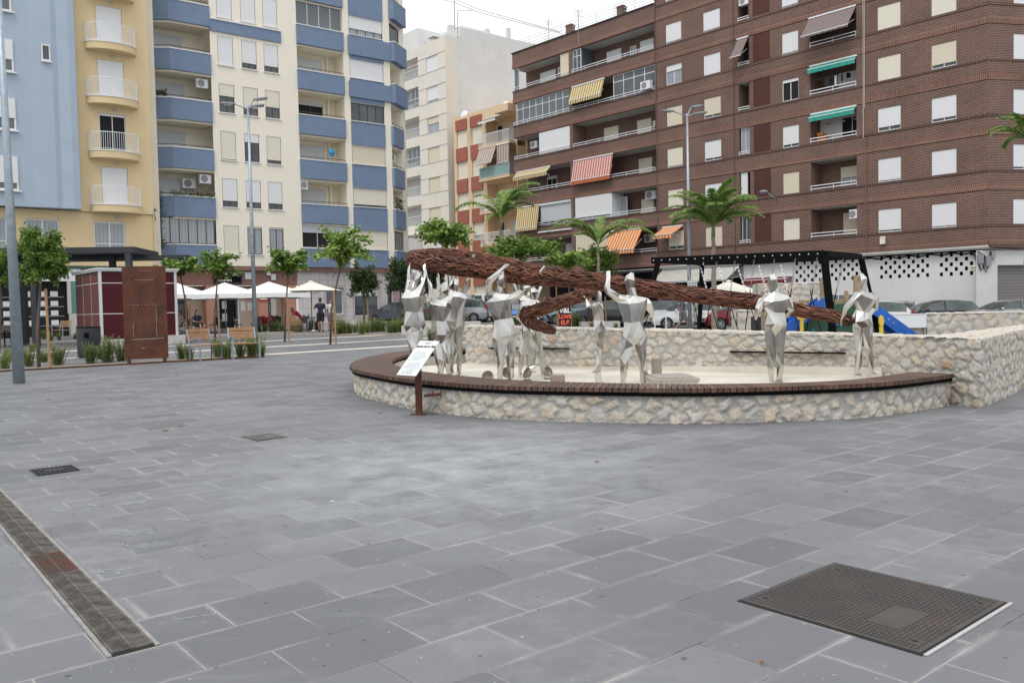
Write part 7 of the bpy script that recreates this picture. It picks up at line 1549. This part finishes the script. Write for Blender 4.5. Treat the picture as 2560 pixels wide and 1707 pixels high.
    for nm, m_ in glass.items():
        if m_.v: o = m_.build(nm.rstrip('_'), cg, r)
    if kind == 'van':
        for sg in (1,-1): q = MB(); y0, y1 = (.10,.62) if sg > 0 else (-.62,-.10); q.add([(-2.108,y0,1.22),(-2.108,y1,1.22),(-2.045,y1*.95,1.68),(-2.045,y0,1.68)], [(0,1,2,3)]); q.build('rear_window', cg, r)
    tr = MB()
    for sg in (1,-1):
        tr.box(wl+.42, wr-.42, sg*Wd*.97-.01 if sg > 0 else -Wd*1.0, sg*Wd*1.0 if sg > 0 else -Wd*.97+.01, .24, .34); tr.box(-.75,-.60, sg*(Wd-.0)-.006, sg*(Wd-.0)+.014, .80,.825); tr.box(.18,.33, sg*(Wd-.0)-.006, sg*(Wd-.0)+.014, .80,.825)
    tr.build('trim', mt['black'], r)
    for x in (wl, wr):
        for sg in (1,-1):
            y = sg*(Wd-.10); m_ = Matrix.Translation((x, y, .31)) @ Matrix.Rotation(PI/2*sg*-1, 4, 'X')
            ar = MB(); n = 16; vs = []
            for k in range(n+1): a = PI*k/n; vs += [(x+.365*math.cos(a), sg*(Wd+.004), .31+.365*math.sin(a)), (x+.31*math.cos(a), sg*(Wd+.004), .31+.31*math.sin(a)) ]
            w_ = MB(); w_.lathe([(.0,-.09),(.28,-.09),(.31,-.07),(.31,.07),(.29,.10),(.21,.105)], 20); w1 = w_.build('wheel', mt['rubber'], r, True); w1.matrix_local = m_
            w_ = MB(); w_.lathe([(.0,.085),(.205,.095)], 20); n = 7
            ri = w_.build('rim', mat('painted_rim_shadow', (.03,.03,.032), .6) if 'rim_shade' not in mt else mt['rim_shade'], w1); mt['rim_shade'] = ri.data.materials[0]  # dark disc painted in as the shade behind the spokes
            w_ = MB(); w_.lathe([(.19,.09),(.21,.11),(.215,.10)], 20)
            for k in range(n): a = 2*PI*k/n; w_.bar((.03*math.cos(a), .03*math.sin(a), .106), (.2*math.cos(a), .2*math.sin(a), .104), .04, .012)
            w_.lathe([(0,.115),(.05,.112)], 10); w_.build('spokes', rim_m, w1)
            dk = MB(); 
            for k in range(n_ := 12): a, a2 = PI*k/n_, PI*(k+1)/n_; dk.quad((x+.36*math.cos(a), sg*(Wd*1.003), .30+.36*math.sin(a)), (x+.36*math.cos(a2), sg*(Wd*1.003), .30+.36*math.sin(a2)), (x, sg*(Wd*1.003), .28), (x+.0001, sg*(Wd*1.003), .28))
            dk.build('wheel_arch', mt['black'], r)
            w1.location.y = sg*(Wd-.075)
    fx = C['L']/2
    for sg in (1,-1):
        h_ = MB(); h_.obox((fx-.16, sg*Wd*.66, .70), (.13,sg*-.05,.0), (.0,.17,0), (-.03,0,.075)); h_.build('headlight', head_m, r, bevel=.02)
        t_ = MB(); zt_ = .85 if kind not in ('van','mpv') else 1.05; t_.obox((-fx+.05, sg*Wd*.80, zt_), (.06,0,0), (0,.12,0), (.0,0,.16 if kind != 'van' else .2)); t_.build('tail_light', tail_m, r, bevel=.015)
        m_ = MB(); blob(m_, (C['L']*.19, sg*(Wd+.09), B+.07), (.07,.10,.065), 8); m_.build('wing_mirror', paint if kind != 'van' else mt['black'], r, True)
    q = MB(); q.box(fx-.03, fx+.012, -.42,.42,.50,.60); q.box(fx-.03,fx+.012,-.5,.5,.28,.38); q.build('grille', mt['black'], r)
    q = MB(); q.box(fx+.006,fx+.018,-.26,.26,.42,.53); q.box(-fx-.014,-fx-.002,-.26,.26,.6,.71); each(q, 'number_plate', mt['white'], r)
    r.scale = (scale,)*3; return r
for n_, c, mtl in (('paint_white',(.72,.73,.73),0),('paint_silver',(.42,.44,.46),.6),('paint_grey',(.13,.16,.19),.5),('paint_dark',(.035,.04,.045),.3),('paint_navy',(.015,.03,.10),.3),('paint_blue',(.02,.07,.28),.2),('paint_maroon',(.20,.012,.025),.3),('paint_sky',(.25,.36,.43),.4),('paint_bright',(.02,.16,.42),.2)):
    mt[n_] = mat(n_, c, .25, mtl); nodes(mt[n_])[2].inputs['Coat Weight'].default_value = .6
def cpos(px, Y, dz=0): q = at(px, 780, Y); return (q.x, Y, G(q.x, Y)+dz)
def cfit(px, pyb, Y): q = at(px, pyb, Y); return (q.x, Y, q.z)
HD = -.8385
car('grey hatchback at the street corner, left of the statues, front facing left', 'hatch', 'paint_grey', cpos(995, 56), HD+PI+.3)
car('slate blue hatchback behind the raised arms of the two left statues', 'hatch', 'paint_grey', cpos(1052, 56), HD+PI)
car('silver estate-like hatchback with a red tail light, between the left statues', 'mpv', 'paint_silver', cpos(1142, 57), PI-.12)
car('white van seen from behind, above the silver hatchback', 'van', 'paint_white', cpos(1192, 60), PI/2+.25, 1.05, 'parked_van', 'van')
car('bright blue small car mostly hidden right of the one-elbow statue', 'hatch', 'paint_bright', cpos(1310, 56), -PI/2-.3, .9)
car('pale blue car behind the patterned banner', 'hatch', 'paint_sky', cpos(1432, 53), PI+.15)
car('black hatchback with its headlight right of the patterned banner', 'hatch', 'paint_dark', cpos(1510, 49), PI-.1)
car('tall black car behind the slim statue, one of two dark cars overlapping', 'mpv', 'paint_dark', cpos(1535, 54), PI)
car('navy blue car with its headlight left of the broad-chested statue', 'hatch', 'paint_navy', cpos(1606, 49.8), PI+.05)
car('dark blue estate car right of the broad-chested statue', 'wagon', 'paint_blue', cpos(1655, 52.5), PI)
car('white hatchback behind the two walkers, front facing left', 'hatch', 'paint_white', cpos(1714, 46.4), PI+.06)
car('maroon hatchback behind the bare palm trunk, front facing left', 'mpv', 'paint_maroon', cpos(1850, 46), PI+.06)
car('white van behind the play tower at the height of the slide top', 'van', 'paint_white', cpos(2085, 44), PI, 1.0, 'parked_van', 'van')
car('small white car behind the top of the right slide', 'hatch', 'paint_white', cpos(2165, 41), PI-.3)
car('silver grey hatchback seen from the front behind the right slide', 'hatch', 'paint_silver', cpos(2248, 46), -PI/2-.5)
car('charcoal hatchback parked along the rubble wall at the right', 'hatch', 'paint_dark', cpos(2335, 41.5), PI+.02, 1.0)
car('silver car cut by the right edge of the photo', 'sedan', 'paint_silver', cpos(2520, 39), PI+.03)
# ---------------- people ----------------
skin_m = mat('skin', (.42,.24,.17), .55); skin_d = mat('tanned_skin', (.30,.16,.11), .55); hairm = mat('dark_hair', (.02,.014,.012), .6)
cl = {k: mat(k+'_cloth', c, .85) for k, c in dict(black=(.015,.016,.02), navy=(.02,.025,.05), white=(.6,.6,.6), grey=(.17,.17,.18), red=(.25,.02,.03), olive=(.12,.10,.05), green=(.35,.42,.36)).items()}
cl['check'] = brick_mat('checked_shirt_cloth', (.5,.45,.47), (.42,.05,.08), (.04,.05,.12), .07, .05, .018, bump=0)
cl['pattern'] = brick_mat('patterned_dress_cloth', (.5,.46,.42), (.03,.02,.02), (.03,.02,.02), .07, .06, .03, bump=0)
def person(label, pos, heading, pose='stand', shirt=None, low=None, hair='short', sk=None, H_=1.72, sleeve=True, held=None, skirt=False):
    r = thing('person', label, 'person', pos, heading); k = H_/1.75; V = Vector
    # local frame: facing +Y of the figure is -y ; side vector = x
    J = dict(head=V((0,0,1.62)), neck=V((0,0,1.48)), chest=V((0,0,1.33)), waist=V((0,0,1.08)), pelvis=V((0,0,.95)), shL=V((-.19,0,1.40)), shR=V((.19,0,1.40)), elL=V((-.25,.02,1.12)), elR=V((.25,.02,1.12)), haL=V((-.25,-.08,.88)), haR=V((.25,-.08,.88)), hipL=V((-.09,0,.90)), hipR=V((.09,0,.90)), knL=V((-.10,-.02,.50)), knR=V((.10,-.02,.50)), anL=V((-.10,.02,.09)), anR=V((.10,.02,.09)))
    if pose == 'walk': J.update(knL=V((-.09,-.16,.52)), anL=V((-.09,-.30,.10)), knR=V((.09,.04,.50)), anR=V((.09,.34,.16)), elL=V((-.25,.12,1.14)), haL=V((-.24,.16,.90)), elR=V((.25,-.08,1.13)), haR=V((.22,-.26,.95)))
    if pose == 'sit': 
        for a in ('head','neck','chest','waist','pelvis','shL','shR','elL','elR'): J[a] = J[a]-V((0,0,.45))
        J.update(elL=V((-.27,-.02,.70)), elR=V((.27,-.02,.70)), haL=V((-.18,-.25,.66)), haR=V((.18,-.25,.66)), hipL=V((-.09,-.02,.48)), hipR=V((.09,-.02,.48)), knL=V((-.12,-.44,.50)), knR=V((.12,-.44,.50)), anL=V((-.11,-.46,.09)), anR=V((.12,-.44,.09)))
    if pose == 'bend':
        J.update(pelvis=V((0,.10,.70)), waist=V((0,.02,.86)), chest=V((0,-.20,1.06)), neck=V((0,-.30,1.14)), head=V((0,-.40,1.18)), shL=V((-.19,-.22,1.10)), shR=V((.19,-.22,1.10)), elL=V((-.25,-.40,.86)), elR=V((.25,-.40,.86)), haL=V((-.14,-.55,.70)), haR=V((.14,-.55,.70)), hipL=V((-.09,.10,.64)), hipR=V((.09,.10,.64)), knL=V((-.12,-.22,.52)), knR=V((.12,-.22,.52)), anL=V((-.12,.0,.09)), anR=V((.12,.0,.09)))
    if pose == 'phone': J.update(elR=V((.30,-.02,1.16)), haR=V((.13,-.14,1.42)))
    if pose == 'hold': J.update(elL=V((-.42,-.10,1.36)), haL=V((-.66,-.18,1.42)))
    J = {a: v*k for a, v in J.items()}
    mb = body_mesh(J, RX, k=k, fat=.92)
    o = mb.build('body', sk or skin_m, r, True); remesh(o, .02, None, 3)
    fm_ = MB()     # five fingers on each hand
    for s_ in 'LR':
        d = (J['ha'+s_]-J['el'+s_]).normalized(); e = J['ha'+s_]+d*.085*k; sd3 = d.cross(V((0,0,1))); sd3 = sd3.normalized() if sd3.length > .1 else V((0,1,0))
        for i, ln in enumerate((.06,.072,.066,.05)): b1_ = e+sd3*(i-1.5)*.019; fm_.tube([b1_-d*.02, b1_+d*ln*.5, b1_+d*ln*.85-V((0,.012,.006))], [.009,.0085,.006], 5)
        b1_ = J['ha'+s_]+d*.02+sd3*.035; fm_.tube([b1_, b1_+d*.03+sd3*.025, b1_+d*.06+sd3*.03], [.010,.009,.006], 5)
    me2 = bmesh.new(); me2.from_mesh(o.data); tmp = fm_.build('tmp', sk or skin_m); me2.from_mesh(tmp.data); me2.to_mesh(o.data); me2.free(); bpy.data.objects.remove(tmp)
    if shirt:
        J2 = dict(J); 
        if sleeve:
            for s_ in 'LR': J2['ha'+s_] = J['sh'+s_].lerp(J['el'+s_], .8); J2['el'+s_] = J['sh'+s_].lerp(J['el'+s_], .5)
        m2 = body_mesh(J2, RX, k=k, parts=('torso',)+(('arms',) if sleeve else ()), grow=.022, fat=.95); s1 = m2.build('shirt', cl[shirt], r, True); remesh(s1, .024, None, 2)
    if low:
        J2 = dict(J)
        if not skirt:
            for s_ in 'LR': J2['an'+s_] = J['kn'+s_].lerp(J['an'+s_], .12 if low != 'navy' and low != 'black' else .12)
            m2 = MB()
            for s_ in 'LR': hexseg(m2, J['hip'+s_]+V((0,0,.06*k)), J['kn'+s_].lerp(J['hip'+s_], .08), (.125*k,.13*k), (.095*k,.10*k), RX, 8)
            hexseg(m2, J['pelvis']-V((0,0,.09*k)), J['pelvis']+V((0,0,.08*k)), (.17*k,.125*k), (.165*k,.12*k), RX, 8); s1 = m2.build('shorts', cl[low], r, True); remesh(s1, .024, None, 2)
        else:
            m2 = MB(); hexseg(m2, J['waist'], J['pelvis']-V((0,0,.42*k)), (.15*k,.11*k), (.23*k,.19*k), RX, 10); hexseg(m2, J['chest'], J['waist'], (.175*k,.12*k), (.15*k,.11*k), RX, 10); s1 = m2.build('dress', cl[low], r, True); remesh(s1, .024, None, 2)
    F = V((0,-1,0)); hc = J['head']
    hm = MB(); blob(hm, hc+V((0,.018,.025)), (.09*k,.105*k,.12*k), 10)
    if hair == 'long': hexseg(hm, hc+V((0,.05,.04)), hc+V((0,.09,-.24)), (.095*k,.05*k), (.075*k,.04*k), RX, 8)
    o2 = hm.build('hair', hairm, r, True)
    # trim the hair cap so that the face shows
    bm = bmesh.new(); bm.from_mesh(o2.data); bmesh.ops.bisect_plane(bm, geom=bm.verts[:]+bm.edges[:]+bm.faces[:], plane_co=hc+V((0,-.035,.03)), plane_no=V((0,-1,-.55)).normalized(), clear_outer=True); bm.to_mesh(o2.data); bm.free()
    sh_ = MB()
    for s_ in 'LR': a = J['an'+s_]; hexseg(sh_, a+V((0,.07,-.04)), a+V((0,-.2,-.055)), (.05*k,.045*k), (.045*k,.028*k), RX, 8)
    sh_.build('shoes', cl['black'] if hair != 'bare' else mt['stake'], r, True)
    return r
def ppos(px, Y): q = at(px, 780, Y); return (q.x, Y, G(q.x, Y))
person('shirtless man sitting at the left table of the cafe terrace', ppos(449, 45.5), -.5, 'sit', None, 'grey', 'short', skin_d)
person('woman with long dark hair sitting under the left parasols, turned aside', ppos(492, 45.3), 1.0, 'sit', 'navy', 'black', 'long')
person('dark-haired person bending over beside the cream parasol pole', ppos(748, 45.6), -1.2, 'bend', 'red', 'black', 'long', skin_d)
person('man in dark clothes standing with his back turned below the cream parasol', ppos(801, 45.2), PI+.3, 'phone', 'navy', 'black', 'short', skin_d, 1.8)
person('person in a white top partly hidden by the trunk of the tallest thin tree', ppos(827, 46), .4, 'stand', 'white', 'grey', 'short')
person('walking man in a checked shirt and grey shorts in front of the white hatchback', ppos(1706, 40.5), PI/2+.15, 'walk', 'check', 'grey', 'short', skin_d, 1.8)
person('walking woman in pale green top and white shorts, right of the checked shirt man', ppos(1738, 40.3), PI/2+.1, 'walk', 'green', 'white', 'long', None, 1.68)
person('woman in a short patterned dress holding a banner out to the left, behind the statues', ppos(1476, 44), .25, 'hold', None, 'pattern', 'long', None, 1.65, skirt=True)
person('left one of two far-off heads between the coil and the parked cars', ppos(1361, 60), .3, 'stand', 'grey', 'black', 'short')
person('right one of two far-off heads between the coil and the parked cars', ppos(1376, 59), .5, 'stand', 'white', 'navy', 'short')
# banner held by the woman
a = at(1396,768,43.8); c = at(1428,768,43.8); bt = at(1396,822,43.8); w_ = c.x-a.x; h_ = a.z-bt.z
mb = MB(); n = 8; vs = []
for i in range(n+1):
    for j in range(7): vs.append((lerp(0,w_,i/n), .02*math.sin(i*1.7)+.012*math.sin(j*2), -h_*j/6))
mb.add(vs, [(i*7+j, i*7+7+j, i*7+8+j, i*7+1+j) for i in range(n) for j in range(6)]); o = mb.build('cloth', mat('dark_print_cloth', (.015,.012,.02), .8, col2=(.16,.02,.09), scale=4, thr=(.5,.56))); s_ = o.modifiers.new('s','SOLIDIFY'); s_.thickness = .012
bnr = thing('banner', 'black and red banner with white and orange lettering held out by the woman', 'banner', a); o.parent = bnr
text('V&L', h_*.30, 'lettering', mt['txtwhite'], bnr, Matrix.Translation((w_/2, -.045, -h_*.17)) @ RX90, bold=.012)
ol = mat('orange_print', (.75,.13,.04), .7); text('LOVE', h_*.24, 'lettering', ol, bnr, Matrix.Translation((w_/2, -.045, -h_*.45)) @ RX90, bold=.014); text('ELB', h_*.26, 'lettering', ol, bnr, Matrix.Translation((w_/2, -.045, -h_*.72)) @ RX90, bold=.014)
mb = MB(); mb.tube([(0,0,.25),(0,0,-h_-.1)], .02, 6); mb.tube([(w_,0,.25),(w_,0,-h_-.1)], .02, 6); mb.build('banner_pole', mt['stake'], bnr)
q = at(742, 805, 44.9); mb = MB(); blob(mb, (0,0,.38), (.34,.24,.36), 10); o = mb.build('bag', mat('khaki_bag', (.12,.10,.06), .9, col2=(.22,.14,.05), scale=5)); o.location = (q.x, 44.9, G(q.x,44.9)); props(o, 'bulky khaki bag in front of the bending person', 'bag')
# white bollard-like rail in front of the white car, stand under parasol
mb = MB()
for x in (0,.55): mb.tube([(x,0,0),(x,0,1.0)], .03, 8)
mb.tube([(0,0,1.0),(.55,0,1.0)], .03, 8); mb.box(.0,.55,-.01,.01,.72,1.0); q = at(1637, 790, 42); o = mb.build('barrier', mt['whitemetal']); o.location = (q.x, 42, G(q.x, 42)); props(o, 'small white metal barrier in front of the white hatchback', 'barrier')
